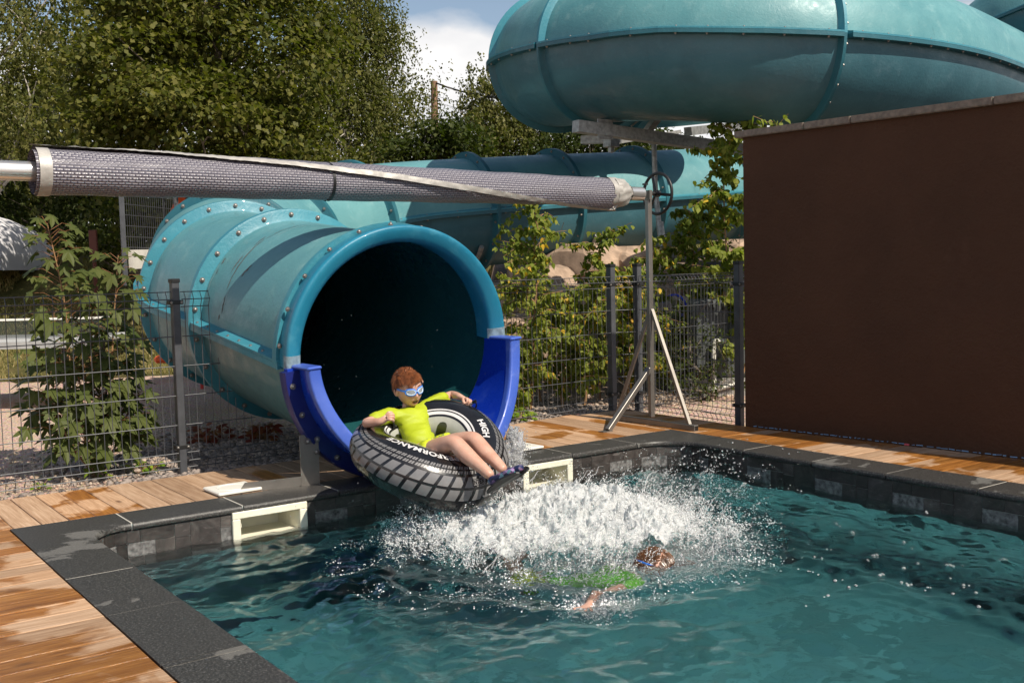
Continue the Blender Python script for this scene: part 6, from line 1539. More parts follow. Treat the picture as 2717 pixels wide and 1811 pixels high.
# shoes
for s_, (hu, hv, hy), (tu, tv, ty) in (('R', (1124, 1122, 4.42), (1184, 1084, 4.28)), ('L', (1162, 1100, 4.44), (1204, 1075, 4.32))):
    hl, tl = at(hu, hv, Y=hy), at(tu, tv, Y=ty); an = J['a'+s_]; nodes = []; edges = []; idx = {}
    d = (tl-hl).normalized(); upf = (an-hl.lerp(tl, .2)); upf = (upf-d*upf.dot(d)).normalized()
    nd('a', an, .031, .031); nd('m', hl.lerp(tl, .22)+upf*.026, .032, .034, 'a'); nd('h', hl+upf*.018, .027, .027, 'm'); nd('b', hl.lerp(tl, .62)+upf*.018, .031, .026, 'm'); nd('t', tl+upf*.012, .022, .017, 'b')
    sh = skin_obj('water_shoe', nodes, edges, 0, M['shoe'], boy, 3)
    Vs = []; Fs = []; sd = d.cross(upf); L_ = (tl-hl).length; n = 16
    for lay_, off in ((0, -.012), (1, -.003)):
        for i in range(n):
            a = 2*PI*i/n; x = math.cos(a); w_ = .036*(1+.18*x)*(1 if abs(x) < .9 else .95); Vs.append(hl.lerp(tl, .5)+d*(x*(L_/2+.022))+sd*(math.sin(a)*w_)+upf*(off-.006*x*x))
    Fs = [tuple(range(n))[::-1], tuple(range(n, 2*n))]+[(i, (i+1) % n, n+(i+1) % n, n+i) for i in range(n)]
    mesh('shoe_sole', Vs, Fs, M['sole'], sh); recalc(bpy.context.scene.objects[-1]) if False else None
# head
def head_frame(c, face, up):
    y = Vector(face).normalized(); z = Vector(up); z = (z-y*z.dot(y)).normalized(); x = y.cross(z); return Matrix(((x.x, y.x, z.x, c.x), (x.y, y.y, z.y, c.y), (x.z, y.z, z.z, c.z), (0, 0, 0, 1)))
def head_pt(d, off=0.0):
    x, y, z = d; px, py, pz = x*.072, y*.090, z*.106
    lo = max(0.0, -z)
    px *= 1-.34*lo**1.5; 
    if y > 0: py *= 1-.10*(1-lo)*y; py += .010*lo*y; 
    else: py *= 1+.10*max(0, z*.6+.3); 
    if y < 0: py *= 1-.45*lo**1.2
    g = lambda cx_, cz, sx, sz: math.exp(-((px-cx_)/sx)**2-((pz-cz)/sz)**2)
    if y > .1:
        py += .016*g(0, -.022, .011, .016)+.007*g(0, -.004, .008, .02)
        py += -.006*(g(.030, .010, .017, .013)+g(-.030, .010, .017, .013))+.004*(g(.028, .030, .02, .010)+g(-.028, .030, .02, .010))
        py += .004*(g(.036, -.028, .016, .016)+g(-.036, -.028, .016, .016))+.004*g(0, -.047, .02, .006)+.006*g(0, -.082, .018, .014)-.006*g(0, -.058, .019, .007)
    n = Vector((x/.072, y/.09, z/.106)).normalized()
    return Vector((px, py, pz))+n*off
fd = (-vdir*.84+rdir*.52+Vector((0, 0, -.20))); HM = head_frame(J['head']+Vector((0, 0, .004)), fd, Vector((0, 0, 1))-rdir*.22+vdir*.10) @ Matrix.Scale(1.0, 4)
nu, nv = 96, 72; V = []; F = []
for j in range(nv+1):
    ph = PI*j/nv
    for i in range(nu): th = 2*PI*i/nu; V.append(HM @ head_pt((math.sin(ph)*math.sin(th), math.sin(ph)*math.cos(th), math.cos(ph))))
for j in range(nv):
    for i in range(nu): F.append((j*nu+i, (j+1)*nu+i, (j+1)*nu+(i+1) % nu, j*nu+(i+1) % nu))
hd = mesh('head', V, F, M['skin'], boy, True)
# ears
for sx in (-1, 1):
    c = Vector((sx*.071, -.004, -.012)); V = []; F = []
    for i in range(12):
        a = 2*PI*i/12
        for k, (rr, ox) in enumerate(((.021, 0), (.020, .010), (.014, .012), (.008, .004))): V.append(HM @ (c+Vector((sx*(ox+.003*math.sin(a)), math.cos(a)*rr*.72-ox*.7, math.sin(a)*rr))))
    for i in range(12):
        for k in range(3): F.append((i*4+k, ((i+1) % 12)*4+k, ((i+1) % 12)*4+k+1, i*4+k+1))
    F.append(tuple(i*4+3 for i in range(12))); e = mesh('ear', V, F, M['skin'], boy, True); recalc(e)
# open mouth with teeth
def on_face(x, z, off): 
    # find the surface point of the face at local x, z
    best = None; lo_, hi_ = 0, PI/2
    for it in range(60):
        for _ in (0,):
            pass
    d = Vector((x/.072, 0, z/.106)); 
    for it in range(8):
        q = min(.999, d.x**2+d.z**2); d.y = math.sqrt(1-q); p = head_pt(d); d.x += (x-p.x)/.072; d.z += (z-p.z)/.106
    q = min(.999, d.x**2+d.z**2); d.y = math.sqrt(1-q); p = head_pt(d); return Vector((x, p.y+off, z))
def face_patch(name, cx_, cz, rx, rz, off, mat, n=16, shape=None, parent=None):
    V = [HM @ on_face(cx_, cz, off)]
    for i in range(n):
        a = 2*PI*i/n; k = shape(a) if shape else 1; V.append(HM @ on_face(cx_+rx*math.cos(a)*k, cz+rz*math.sin(a)*k, off))
    return mesh(name, V, [(0, i+1, (i+1) % n+1) for i in range(n)], mat, parent or hd, True)
lipm = simple('lips', (.45, .14, .11), .4); face_patch('lips', 0, -.0575, .0215, .0125, .0012, lipm); face_patch('mouth', 0, -.058, .017, .0088, .0022, simple('mouth_inside', (.06, .008, .008), .4)); face_patch('teeth', 0, -.0530, .0125, .0030, .0030, simple('teeth', (.75, .72, .65), .3))
for sx in (-1, 1): face_patch('eyebrow', sx*.030, .033, .015, .0028, .002, M['hair'])
# goggles
gg = simple('blue_goggle_frame', (.05, .22, .72), .25, 0, .2); lensm = Mat('goggle_lens', .05); lensm.col((.45, .50, .56)); lensm.b.inputs['Transmission Weight'].default_value = .35; lensm.b.inputs['Coat Weight'].default_value = 1.0
GZ = .006
gog = empty('goggles', HM @ Vector((0, .09, GZ)), None, None); gog.parent = boy; gog.matrix_parent_inverse = boy.matrix_basis.inverted()
for sx in (-1, 1):
    ring_o = []; ring_i = []; n = 22
    for i in range(n):
        a = 2*PI*i/n; ex = abs(math.cos(a))**.8*math.copysign(1, math.cos(a)); ez = abs(math.sin(a))**.8*math.copysign(1, math.sin(a)); ring_o.append(HM @ on_face(sx*.031+.0255*ex, GZ+.0175*ez, .009)); ring_i.append(HM @ on_face(sx*.031+.021*ex, GZ+.0135*ez, .013))
    mb = MB(); mb.tube(ring_o, .0042, 7, closed=True); mb.build('goggle_frame', gg, gog, True)
    mesh('lens', [HM @ (on_face(sx*.031, GZ, .019))]+ring_i, [(0, i+1, (i+1) % n+1) for i in range(n)], lensm.m, gog, True)
    mb = MB(); mb.tube(ring_i, .0025, 6, closed=True); mb.build('lens_rim', simple('white_rim', (.55, .66, .75), .3), gog, True)
mb = MB(); mb.tube([HM @ on_face(-.008, GZ+.003, .012), HM @ on_face(0, GZ+.006, .013), HM @ on_face(.008, GZ+.003, .012)], .0025, 6); mb.build('nose_bridge', simple('white_rim', (.55, .66, .75), .3), gog)
V = []; F = []; n = 40
for i in range(n+1):
    a = math.radians(38)+(math.radians(322)-math.radians(38))*i/n; 
    for dz in (-.005, .005):
        zz = GZ+.004+.012*math.sin((a-.6)/2)+dz; zn = zz/.106; rr = math.sqrt(max(0, 1-zn*zn)); p = head_pt((math.sin(a)*rr, math.cos(a)*rr, zn), .006 if abs(math.cos(a)) < .9 else .007); V.append(HM @ p)
for i in range(n): F.append((2*i, 2*i+1, 2*i+3, 2*i+2))
mesh('goggle_strap', V, F, gg, gog, True)
# hair: a cap and many short locks
def hairy(d):
    x, y, z = d
    if y > .50: return z > .60+.05*math.sin(x*9)
    if y > .0: return z > .56-(.50-y)*.78
    return z > .08+.30*y-.02
V = []; F = []; nu, nv = 64, 40; ok = {}
for j in range(nv+1):
    ph = PI*.72*j/nv
    for i in range(nu): th = 2*PI*i/nu; d = (math.sin(ph)*math.sin(th), math.sin(ph)*math.cos(th), math.cos(ph)); ok[(j, i)] = hairy(d); V.append(HM @ head_pt(d, .0045+.0015*noise.noise(Vector(d)*9)))
for j in range(nv):
    for i in range(nu):
        if ok[(j, i)] and ok[(j+1, i)] and ok[(j+1, (i+1) % nu)] and ok[(j, (i+1) % nu)]: F.append((j*nu+i, (j+1)*nu+i, (j+1)*nu+(i+1) % nu, j*nu+(i+1) % nu))
hc = mesh('hair', V, F, M['hair'], boy, True)
mb = MB(); r = random.Random(4); cnt = 0
while cnt < 3200:
    d = Vector((r.gauss(0, 1), r.gauss(0, 1), abs(r.gauss(0, 1))*1.1-.1)).normalized()
    if not hairy(d): continue
    cnt += 1; p0 = head_pt(d, .006); n = Vector((d.x, d.y, d.z*.9)).normalized()
    sweep = Vector((.35+d.x*.3, 1.0 if d.y > -.2 else -.5, -.25 if d.z > .5 else -1.0)); 
    if d.z > .75 and d.y < .1: sweep = Vector((r.gauss(0, .4), -.7, .35))
    tdir = (sweep-n*sweep.dot(n)*.85).normalized(); L_ = r.uniform(.014, .034)*(1.1 if d.z > .45 else .45)
    p1 = p0+tdir*L_*.5+n*.004; p2 = p0+tdir*L_+n*(.001 if d.y > 0 else .004)+Vector((r.gauss(0, .003), r.gauss(0, .003), r.gauss(0, .003)))
    mb.tube([HM @ p0, HM @ p1, HM @ p2], [.0017, .0014, .0003], 3, cap=False)
# fringe locks, one pointed lock over the forehead
for k in range(46):
    x = r.uniform(-.055, .058); pk = max(0, 1-abs(x-.022)/.016); z0 = .068; p0 = on_face(x, z0, .010); p1 = on_face(x+.006, z0-.014-.014*pk, .012); p2 = on_face(min(.062, x+.010-.008*pk), z0-.020-.034*pk+r.uniform(-.004, .004), .008); mb.tube([HM @ (p0+Vector((0, -.012, .012))), HM @ p0, HM @ p1, HM @ p2], [.003, .0035, .003, .0006], 4, cap=False)
o = mb.build('hair_locks', M['hair'], hc, True); o['kind'] = 'stuff'

# ================================================================ the swimmer under the splash
sw = empty('person', at(1460, 1325, Z=-.25), 'swimmer half under water below the splash, brown hair, blue goggles, green shirt', 'person')
HS = at(1502, 1282, Z=WZ+.02); HS.z = WZ-.038
SJ = dict(head=HS, neck=HS+Vector((-.085, .015, -.075)), chest=HS+Vector((-.22, .02, -.085)), belly=HS+Vector((-.36, .22, -.17)), pel=HS+Vector((-.46, .42, -.20)))
SJ['sA'] = SJ['chest']+Vector((-.00, -.14, .045)); SJ['sB'] = SJ['chest']+Vector((.10, .14, 0))
hand = at(1345, 1408, Z=WZ-.03); hand.z = WZ-.012; el = at(1372, 1378, Z=WZ-.05); el.z = WZ-.035
nodes = []; edges = []; idx = {}
nd('pel', SJ['pel'], .085, .07); nd('belly', SJ['belly'], .08, .065, 'pel'); nd('chest', SJ['chest'], .085, .068, 'belly'); nd('neck', SJ['neck'], .036, .036, 'chest')
nd('sA', SJ['sA'], .038, .038, 'chest'); nd('uA', SJ['sA'].lerp(el, .5), .032, .032, 'sA'); nd('eA', el, .028, .028, 'uA'); nd('wA', el.lerp(hand, .7), .022, .022, 'eA'); nd('hA', hand, .018, .027, 'wA')
dd_ = (hand-el).normalized(); sd_ = dd_.cross(Vector((0, 0, 1)))
for k, (o_, L_) in enumerate([(-.024, .85), (-.008, 1), (.008, .95), (.024, .8)]): b = hand+sd_*o_; nd(f'g{k}', b+dd_*.012, .010, .010, 'hA'); nd(f'g{k}b', b+sd_*o_*.4+dd_*.045*L_, .009, .009, f'g{k}'); nd(f'g{k}c', b+sd_*o_*.7+dd_*.072*L_-Vector((0, 0, .006)), .0075, .0075, f'g{k}b')
nd('gt', hand-dd_*.005+sd_*.030, .011, .011, 'hA'); nd('gt2', hand+dd_*.018+sd_*.052, .009, .009, 'gt')
nd('sB', SJ['sB'], .038, .038, 'chest'); nd('eB', SJ['sB']+Vector((.20, .02, -.06)), .028, .028, 'sB'); nd('wB', SJ['sB']+Vector((.33, -.12, -.03)), .022, .022, 'eB'); nd('hB', SJ['sB']+Vector((.38, -.17, -.03)), .018, .026, 'wB')
shoeP = [at(1188, 1243, Z=WZ+.02), at(1158, 1262, Z=WZ+.01)]
for s_, off in (('C', Vector((-.02, -.09, 0))), ('D', Vector((.05, .08, 0)))):
    tgt = shoeP[1] if s_ == 'C' else shoeP[0]; hp = SJ['pel']+off; kn = hp.lerp(tgt, .45)+Vector((0, 0, -.22)); nd('h'+s_+'1', hp, .068, .068, 'pel'); nd('t'+s_, hp.lerp(kn, .5), .058, .058, 'h'+s_+'1'); nd('k'+s_, kn, .045, .045, 't'+s_); nd('c'+s_, kn.lerp(tgt, .4), .045, .045, 'k'+s_); nd('a'+s_, tgt+Vector((0, 0, -.07)), .027, .027, 'c'+s_)
skin_obj('body', nodes, edges, 0, M['skin'], sw, 2)
M['green'] = simple('green_rash_shirt', (0.16, 0.52, 0.04), 0.6)
nodes = []; edges = []; idx = {}
nd('pel', SJ['pel'].lerp(SJ['belly'], .4), .095, .082); nd('belly', SJ['belly'], .092, .078, 'pel'); nd('chest', SJ['chest'], .096, .080, 'belly'); nd('col', SJ['neck'].lerp(SJ['chest'], .25), .045, .045, 'chest')
nd('sA', SJ['sA'], .050, .050, 'chest'); nd('qA', SJ['sA'].lerp(el, .45), .046, .046, 'sA'); nd('sB', SJ['sB'], .050, .050, 'chest'); nd('qB', SJ['sB']+Vector((.12, .01, -.03)), .044, .044, 'sB')
skin_obj('shirt', nodes, edges, 0, M['green'], sw, 2, .006, 24)
nodes = []; edges = []; idx = {}
nd('pel', SJ['pel'], .096, .086)
for s_, off in (('C', Vector((-.02, -.09, 0))), ('D', Vector((.05, .08, 0)))): tgt = shoeP[1] if s_ == 'C' else shoeP[0]; hp = SJ['pel']+off; kn = hp.lerp(tgt, .45)+Vector((0, 0, -.22)); nd('h'+s_, hp, .078, .078, 'pel'); nd('t'+s_, hp.lerp(kn, .55), .070, .070, 'h'+s_)
skin_obj('swim_shorts', nodes, edges, 0, M['shorts'], sw, 2)
for tgt in shoeP:
    nodes = []; edges = []; idx = {}; nd('a', tgt+Vector((0, 0, -.06)), .032, .032); nd('h', tgt+Vector((-.01, .02, -.02)), .033, .03, 'a'); nd('t', tgt+Vector((-.06, .05, .035)), .030, .022, 'h'); skin_obj('water_shoe', nodes, edges, 0, M['shoe'], sw, 2)
HM = head_frame(HS, Vector((.72, -.62, -.42)), Vector((.25, .15, 1))); nu, nv = 64, 48; V = []; F = []
for j in range(nv+1):
    ph = PI*j/nv
    for i in range(nu): th = 2*PI*i/nu; V.append(HM @ head_pt((math.sin(ph)*math.sin(th), math.sin(ph)*math.cos(th), math.cos(ph))))
for j in range(nv):
    for i in range(nu): F.append((j*nu+i, (j+1)*nu+i, (j+1)*nu+(i+1) % nu, j*nu+(i+1) % nu))
hd2 = mesh('head', V, F, M['skin'], sw, True)
M['hair2'] = simple('wet_brown_hair', (0.13, 0.060, 0.028), 0.3, 0, .5, 40); mb = MB(); cnt = 0
while cnt < 900:
    d = Vector((r.gauss(0, 1), r.gauss(0, 1), abs(r.gauss(0, 1)))).normalized()
    if not hairy(d): continue
    cnt += 1; p0 = head_pt(d, .004); n = Vector(d); td = Vector((r.gauss(0, .15), .5 if d.y > 0 else -.7, -.5)); td = (td-n*td.dot(n)).normalized(); L_ = r.uniform(.02, .045); mb.tube([HM @ p0, HM @ (p0+td*L_*.5+n*.003), HM @ (p0+td*L_+n*.0005)], [.003, .0026, .001], 3, cap=False)
mb.build('hair', M['hair2'], sw, True)
mb = MB()
for sx in (-1, 1): mb.tube([HM @ on_face(sx*.031+.026*math.cos(a), GZ+.018*math.sin(a), .009) for a in np.linspace(0, 2*PI, 18, endpoint=False)], .006, 6, closed=True)
for i in range(24):
    a = math.radians(40+280*i/24); b = math.radians(40+280*(i+1)/24); mb.tube([HM @ head_pt((math.sin(a), math.cos(a), .1), .006), HM @ head_pt((math.sin(b), math.cos(b), .1), .006)], .006, 5)
mb.build('goggles', gg, sw, True)
# ================================================================ stones, rocks, grass and small things behind the fences
def pebbles(name, n, region, smin, smax, mat, flat=.7, seed=1, zoff=0.0):
    g = np.random.default_rng(seed); bm = bmesh.new(); bmesh.ops.create_icosphere(bm, subdivisions=1, radius=1.0); bv = np.array([v.co for v in bm.verts]); bf = np.array([[v.index for v in f.verts] for f in bm.faces]); bm.free()
    P = np.array([region(g) for _ in range(n)]); s = smin+(smax-smin)*g.random(n)**2; sc = np.stack([s, s*g.uniform(.6, 1, n), s*flat*g.uniform(.6, 1, n)], 1)
    jit = 1+g.normal(size=(n, len(bv), 1))*.16; a = g.random(n)*2*PI; ca_, sa_ = np.cos(a)[:, None], np.sin(a)[:, None]
    q = bv[None]*sc[:, None, :]*jit; x = q[:, :, 0]*ca_-q[:, :, 1]*sa_; y = q[:, :, 0]*sa_+q[:, :, 1]*ca_; zb = np.array([float(terrain_h(p[0], p[1])) if p[1] > 9 else -.06 for p in P])
    V = np.stack([x+P[:, 0:1], y+P[:, 1:2], q[:, :, 2]+zb[:, None]+(s*.25)[:, None]+zoff], -1).reshape(-1, 3); F = (bf[None]+np.arange(n)[:, None, None]*len(bv)).reshape(-1, 3)
    return tag(link(bpy.data.objects.new(name, fastmesh(name, V, F, mat))), kind='stuff')
pebbles('dark_stones', 2600, lambda g: (g.uniform(-.6, 3.4), 6.86+abs(g.normal(0, .10)), 0), .010, .026, M['pebble_dark'], seed=3)
pebbles('dark_stones', 900, lambda g: (g.uniform(2.2, 4.6), 6.86+abs(g.normal(0, .35)), 0), .014, .032, M['pebble_dark'], seed=13)
pebbles('pale_stones', 4200, lambda g: (g.normal(3.2, .75), 7.0+abs(g.normal(0, .75)), 0), .012, .036, M['pebble'], seed=4)
pebbles('pale_stones', 2600, lambda g: (g.normal(3.2, .8), 7.2+abs(g.normal(0, .8)), 0), .010, .032, M['pebble_pale'], seed=5)
pebbles('gravel_grains', 9000, lambda g: (g.uniform(-.5, 3.6), 7.0+g.random()**1.6*4.5, 0), .004, .011, M['pebble_pale'], seed=6)
pebbles('brown_stones', 5200, lambda g: (g.uniform(4.2, 6.6), 6.95+(g.uniform(4.2, 6.6)-4.2)*.12+abs(g.normal(0, .9)), 0), .010, .034, M['pebble'], seed=7)
pebbles('brown_stones', 2600, lambda g: (g.uniform(4.2, 8.2), 7.25+g.random()*2.6, 0), .010, .036, M['pebble_pale'], seed=8)
# a loose stone lying on the deck edge
def rock(name, c, r_, mat, seed, lab, cat, group=None, fl=.7, sub=3):
    bm = bmesh.new(); bmesh.ops.create_icosphere(bm, subdivisions=sub, radius=1.0)
    for v in bm.verts:
        d = v.co.copy(); k = 1+.30*noise.noise(d*1.1+Vector((seed*7.3, seed, 0)))+.10*noise.noise(d*3.5+Vector((seed, 0, 0))); d.z *= fl; q = d*k
        for ax in range(3): q[ax] = math.copysign(min(abs(q[ax]), .86*(1 if ax < 2 else fl)), q[ax])
        v.co = Vector((q.x*r_[0], q.y*r_[1], q.z*r_[2]))
    me = bpy.data.meshes.new(name); bm.to_mesh(me); bm.free(); me.materials.append(mat)
    for p in me.polygons: p.use_smooth = sub > 3
    o = link(bpy.data.objects.new(name, me)); o.location = c; o.rotation_euler = (0, 0, seed*1.3); tag(o, lab, cat, group); return o
q = at(317, 1080, Z=.01); rock('stone', (q.x, q.y, .012), (.030, .020, .018), M['pebble_pale'], 3, 'pale loose stone lying on the deck edge beside the fence post', 'stone')
RK = [(1165, 690, 12.6, .42), (1245, 655, 13.4, .50), (1190, 760, 11.9, .38), (1340, 612, 14.6, .62), (1445, 612, 14.8, .55), (1300, 700, 12.8, .45), (1400, 700, 13.0, .42), (1530, 650, 13.6, .50), (1560, 720, 12.8, .40), (1640, 640, 14.2, .55), (1500, 730, 12.4, .35), (1690, 590, 15.5, .5), (1250, 800, 11.6, .3), (1620, 720, 13.0, .42)]
RKL = ['sandstone boulder just right of the slide rim, level with the fence top', 'sandstone boulder under the dark flange of the lower slide, right of the rim', 'sandstone boulder half hidden by leaves close to the rim', 'large sandstone boulder high in the bank below the middle of the lower slide', 'sandstone boulder high in the bank straight above the first fence post',
 'sandstone boulder behind the fence panel, left of the first dark post', 'sandstone boulder right behind the first dark fence post', 'sandstone boulder right of the reel stand upright, at fence height', 'sandstone boulder behind the ride-on toy', 'sandstone boulder under the dark timber rail', 'small sandstone boulder left of the ride-on toy', 'sandstone boulder farthest right, beside the tall birch at the wall', 'small low sandstone boulder at the foot of the bank near the slide', 'sandstone boulder left of the heat pump']
for k, (u, v, D_, r_) in enumerate(RK):
    c = at(u, v, D=D_); gz_ = float(terrain_h(c.x, c.y)); base_z = min(c.z, 99)
    rock('boulder', (c.x, c.y, c.z), (r_, r_*.8, r_*.85), M['rock'], k+1, RKL[k], 'boulder', 'sandstone boulders in the bank')
    # packed earth behind and beneath the boulders belongs to the ground sheet
# raise an earth bank to carry the boulders
xs2 = np.linspace(5.2, 17, 60); V = []; F = []
bk = []
for i in range(61):
    t = i/60; u = 1105+(1760-1105)*t
    for j, (dv, D_) in enumerate([(980, 10.9), (880, 11.5), (800, 12.2), (720, 13.1), (650, 14.3), (610, 15.8), (600, 18.5)]):
        p = at(u, dv, D=D_); p.z = {0: -.10, 1: .05, 2: .35, 3: .75, 4: 1.05, 5: 1.28, 6: 1.50}[j]+.10*noise.noise(Vector((p.x*.9, p.y*.9, 0))) - (.0 if 0.04 < t < .99 else .3)
        V.append(p)
for i in range(60):
    for j in range(6): F.append((i*7+j, (i+1)*7+j, (i+1)*7+j+1, i*7+j+1))
tag(mesh('earth_bank', V, F, simple('sandy_earth', (0.20, 0.14, 0.10), 0.95, var=.5, scale=3, bump=.9, bscale=14), None, True), kind='structure')
# ---- grass on the bank
def grass(name, n, region, h, seed):
    g = np.random.default_rng(seed); P = np.array([region(g) for _ in range(n)]); zz = terrain_h(P[:, 0], P[:, 1]); hh = h*g.uniform(.4, 1.3, n); a = g.random(n)*2*PI; w = .010+.010*g.random(n)
    b = np.stack([P[:, 0], P[:, 1], zz-.02], 1); s = np.stack([np.cos(a)*w, np.sin(a)*w, np.zeros(n)], 1); lean = g.normal(size=(n, 3))*.35*hh[:, None]; lean[:, 2] = hh
    V = np.stack([b-s, b+s, b+lean], 1).reshape(-1, 3); return tag(link(bpy.data.objects.new(name, fastmesh(name, V, np.arange(len(V)).reshape(-1, 3), M['grassblade']))), kind='stuff')
M['grassblade'] = leaf_mat('grass_blades', (0.10, 0.12, 0.03), (0.22, 0.20, 0.07), (0.40, 0.31, 0.14), .3)
fw = np.array([fwd2.x, fwd2.y]); rt = np.array([right2.x, right2.y])
def band(l0, l1, d0, d1):
    def f(g):
        while True:
            d = d0+(d1-d0)*g.random(); l_ = (l0+(l1-l0)*g.random())*d/15.0; p = fw*d+rt*l_
            if fbm(p[0]*.9, p[1]*.9, 3, 5) > .40: return (p[0], p[1])
    return f
grass('grass', 52000, band(-8.5, -3.3, 14.2, 22), .085, 3); grass('grass', 9000, band(-3.3, 5, 15, 24), .2, 4)
# ---- table tennis table at the left, seen through the sapling
def prj(x, y, z): return Vector((x, y, z))
c = at(115, 760, D=11.4); tt = empty('table_tennis_table', (c.x, c.y, -.06), 'pale grey outdoor table tennis table behind the sapling at the left', 'table')
ax = (rdir*.995+vdir*-.06).normalized(); ay = Vector((-ax.y, ax.x, 0)); zt_ = .64
mb = MB(); Mx = Matrix((ax, ay, Vector((0, 0, 1)))).transposed()
C_ = Vector((c.x, c.y, 0))-ax*.55
for nm, off in (('table_half', -.62), ('table_half', .62)):
    mb = MB(); mb.box(C_+ax*off+Vector((0, 0, zt_)), (.61, .70, .018), Mx); mb.build(nm, simple('table_top_grey', (.50, .50, .48), .5), tt)
    mb = MB(); mb.box(C_+ax*off+ay*-.71+Vector((0, 0, zt_-.015)), (.61, .012, .035), Mx); mb.build('table_edge', simple('table_edge_grey', (.36, .37, .36), .5), tt)
for sx in (-.85, .9):
    for sy in (-.55, .55): mb = MB(); b_ = C_+ax*sx+ay*sy; mb.bar((b_.x, b_.y, -.06), (b_.x, b_.y, zt_-.02), .045, .045); mb.build('leg', M['post'], tt)
mb = MB(); a_, b_ = C_+ax*-.85+ay*-.55, C_+ax*.2+ay*-.55; mb.bar((a_.x, a_.y, .10), (b_.x, b_.y, .06), .03, .03); mb.bar((a_.x, a_.y, .42), (a_.x+.35, a_.y-.02, .30), .02, .02); mb.build('brace', M['post'], tt)
mb = MB(); a_, b_ = C_+ax*-1.3+ay*-.1, C_+ax*1.25+ay*-.1; mb.bar((a_.x, a_.y, .86), (b_.x, b_.y, .86), .012, .022); mb.build('net_tape', M['white'], tt)
mn = Mat('net_mesh', .8); mn.col((.03, .04, .035)); mn.b.inputs['Alpha'].default_value = .45; mb = MB(); mb.bar((a_.x, a_.y, .76), (b_.x, b_.y, .76), .004, .18); mb.build('net', mn.m, tt)
# ---- grey dome tent with blue trim
tc_ = at(-15, 612, D=19.5); tb = float(terrain_h(tc_.x, tc_.y)); tn = empty('tent', (tc_.x, tc_.y, tb), 'light grey tunnel tent with blue piping at the far left edge', 'tent')
cl = simple('tent_cloth', (.66, .65, .66), .7, var=.08, scale=2, bump=.3, bscale=6); bt_ = simple('tent_blue_trim', (.02, .22, .42), .6)
def arch(t, h, w): return [(w*math.cos(a)*(1 if abs(math.cos(a)) < .95 else 1), h*math.sin(a)**.8) for a in np.linspace(0, PI, 17)]
top_z = at(0, 487, D=19.5).z-tb; right_x = (80+15)*19.5/2451; V = []; F = []; secs = [(-1.9, .9), (-.9, 1.0), (0.0, .97), (.9, .86), (1.7, .55), (2.4, .10)]
for (yy_, k) in secs:
    for (x_, z_) in arch(0, top_z*k, right_x*1.1*(.8+.2*k)): V.append(Vector((tc_.x, tc_.y, tb-.05))+rdir*x_+vdir*yy_+Vector((0, 0, z_)))
for i in range(len(secs)-1):
    for k in range(16): F.append((i*17+k, i*17+k+1, (i+1)*17+k+1, (i+1)*17+k))
F.append(tuple(range(17))[::-1]); mesh('flysheet', V, F, cl, tn, False)
mb = MB(); mb.tube([V[k]+Vector((0, 0, .01))-vdir*.01 for k in range(17)], .028, 6); mb.build('blue_piping', bt_, tn)
mb = MB(); P0 = Vector((tc_.x, tc_.y, tb))-vdir*1.915; mb.add([P0+rdir*x_+Vector((0, 0, z_)) for x_, z_ in ((-.8, .42), (.30, .42), (.34, .72), (.18, .88), (-.8, .92))], [(0, 1, 2, 3, 4)]); mb.build('tent_window', simple('tent_window', (.08, .08, .085), .5), tn)
# ---- things in the shade behind the right fence
hp = at(1665, 770, D=10.9); h0 = empty('heat_pump', (hp.x, hp.y, -.06), 'grey heat pump box with white pipes in the shade beside the brown wall', 'heat pump')
hx, hz0, hz1 = .36, .12, at(1665, 685, D=10.9).z; Mh = Matrix.Rotation(-.62, 3, 'Z'); mb = MB(); mb.box((hp.x, hp.y, (hz0+hz1)/2), (hx, .18, (hz1-hz0)/2), Mh, bev=.04); mb.build('casing', simple('grey_plastic_casing', (.09, .10, .10), .5), h0)  # casing grey lowered to stand in for the deep shade here
mb = MB()
for k in range(11): mb.box(Vector((hp.x, hp.y, hz1-.04))+Mh @ Vector((-.27+k*.054, -.185, -.02)), (.010, .006, .045), Mh)
mb.build('vent_grille', M['black'], h0)
mb = MB(); o_ = Vector((hp.x, hp.y, 0))+Mh @ Vector((-.16, -.22, 0)); mb.tube([o_+Vector((0, 0, 0.0)), o_+Vector((0, 0, .46)), o_+Vector((.02, 0, .50)), o_+Mh @ Vector((.14, 0, 0))+Vector((0, 0, .50))], .024, 8); mb.tube([o_+Vector((-.03, 0, -.0)), o_+Mh @ Vector((.3, -.02, .0))+Vector((0, 0, .09))], .02, 8); mb.build('pipe', M['white'], h0, True)
mb = MB(); mb.box((hp.x, hp.y, .03), (.4, .22, .09), Mh); mb.build('base_block', simple('concrete_block', (.3, .29, .27), .9), h0)
ty = at(1572, 722, D=12.3); td_ = empty('ride_on_toy', ty, 'blue and yellow plastic ride-on toy with a hoop handle among the leaves', 'toy')
mb = MB(); mb.tube([ty+rdir*(.155*math.cos(a)-.12)+Vector((0, 0, .02+.21*math.sin(a))) for a in np.linspace(-.2, PI+.2, 18)], .014, 8); mb.build('hoop', M['bluep'], td_, True)
mb = MB(); mb.box(ty+rdir*-.02+Vector((0, 0, -.03)), (.22, .10, .035), Mx, bev=.02); mb.build('seat', M['bluep'], td_)
mb = MB(); mb.box(ty+rdir*.20+Vector((0, 0, .07)), (.09, .09, .09), Mx, bev=.03); mb.build('bonnet', M['yellow'], td_); mb = MB(); mb.box(ty+rdir*.10+Vector((0, 0, .07)), (.035, .07, .075), Mx, bev=.015); mb.build('dashboard', M['orange'], td_)
for sx in (-.17, .20): mb = MB(); w_ = ty+rdir*sx+Vector((0, 0, -.10)); mb.tube([w_-vdir*.10, w_+vdir*.10], .065, 14); mb.build('wheel', M['bluep'], td_)
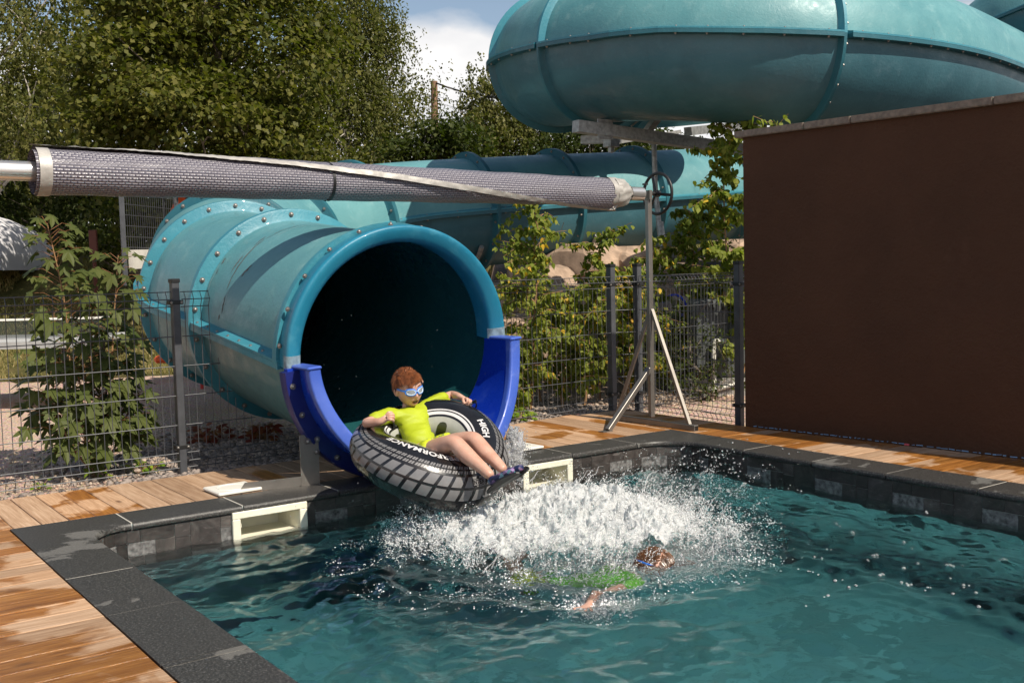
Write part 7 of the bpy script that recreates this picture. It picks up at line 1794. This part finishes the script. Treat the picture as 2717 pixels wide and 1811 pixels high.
# small coloured things glimpsed round the slide
q = at(384, 824, D=13.2); mb = MB(); mb.box(q, (.14, .10, .045), Mx, bev=.03); o = mb.build('sand_tray', M['orange'], None); tag(o, 'small orange plastic tray on the gravel just left of the slide', 'tray')
q = at(465, 897, Z=-.06); q.z = .06; mb = MB(); mb.tube([(q.x, q.y, -.06), (q.x, q.y, q.z+.05)], [.022, .022], 10); mb.tube([(q.x, q.y, q.z+.05), (q.x, q.y, q.z+.07)], .03, 10); o = mb.build('red_stake', M['red'], None); tag(o, 'small red stake standing on the gravel under the slide', 'stake')
q = at(403, 470, D=16.5); mb = MB(); mb.add([q+rdir*x_+vdir*y_+Vector((0, 0, z_)) for x_, y_, z_ in ((-.16, -.1, -.3), (.3, -.1, -.3), (.3, .4, -.3), (-.16, .4, -.3), (.06, .15, .28))], [(0, 1, 4), (1, 2, 4), (2, 3, 4), (3, 0, 4), (3, 2, 1, 0)]); o = mb.build('orange_canopy', M['orange'], None); tag(o, 'orange peaked canopy peeping over the back of the tube slide', 'canopy')
mb = MB(); mb.bar(q+rdir*-.17+Vector((0, 0, -1.2)), q+rdir*-.17+Vector((0, 0, .2)), .03, .03); o = mb.build('canopy_pole', M['black'], None); adopt(o, [x for x in bpy.data.objects if x.name.startswith('orange_canopy')][0])
q = at(214, 545, D=17.5); gz_ = float(terrain_h(q.x, q.y)); mb = MB(); mb.box(Vector((q.x, q.y, q.z-.08)), (.065, .03, .20), Mx, bev=.01); mb.bar((q.x, q.y, gz_-.05), (q.x, q.y, q.z-.3), .05, .05); o = mb.build('panel', simple('rust_red_paint', (.12, .035, .022), .7), None); tag(o, 'rust red panel standing in the dark bushes right of the tent', 'panel')
q1, q2 = at(1578, 608, D=13.8), at(1712, 618, D=13.0); rl = empty('guard_rail', (q1.x, q1.y, q1.z-.6), 'dark horizontal timber rail behind the tall birch by the wall', 'rail'); mb = MB(); mb.bar(q1, q2, .05, .14, up=(0, 0, 1)); mb.build('rail_board', M['post'], rl)
for t in (.04, .96): p = q1.lerp(q2, t); mb = MB(); mb.bar((p.x, p.y, p.z-1.0), (p.x, p.y, p.z), .06, .06); mb.build('rail_post', M['post'], rl)
q = at(2083, 1023, Z=0.0); mb = MB(); mb.box((wall_x(q.y)-.02, q.y, .008), (.010, .016, .006), bev=.003); o = mb.build('petal', simple('pink_petal', (.75, .12, .14), .6), None); tag(o, 'small pink petal on the deck at the foot of the brown wall', 'petal')
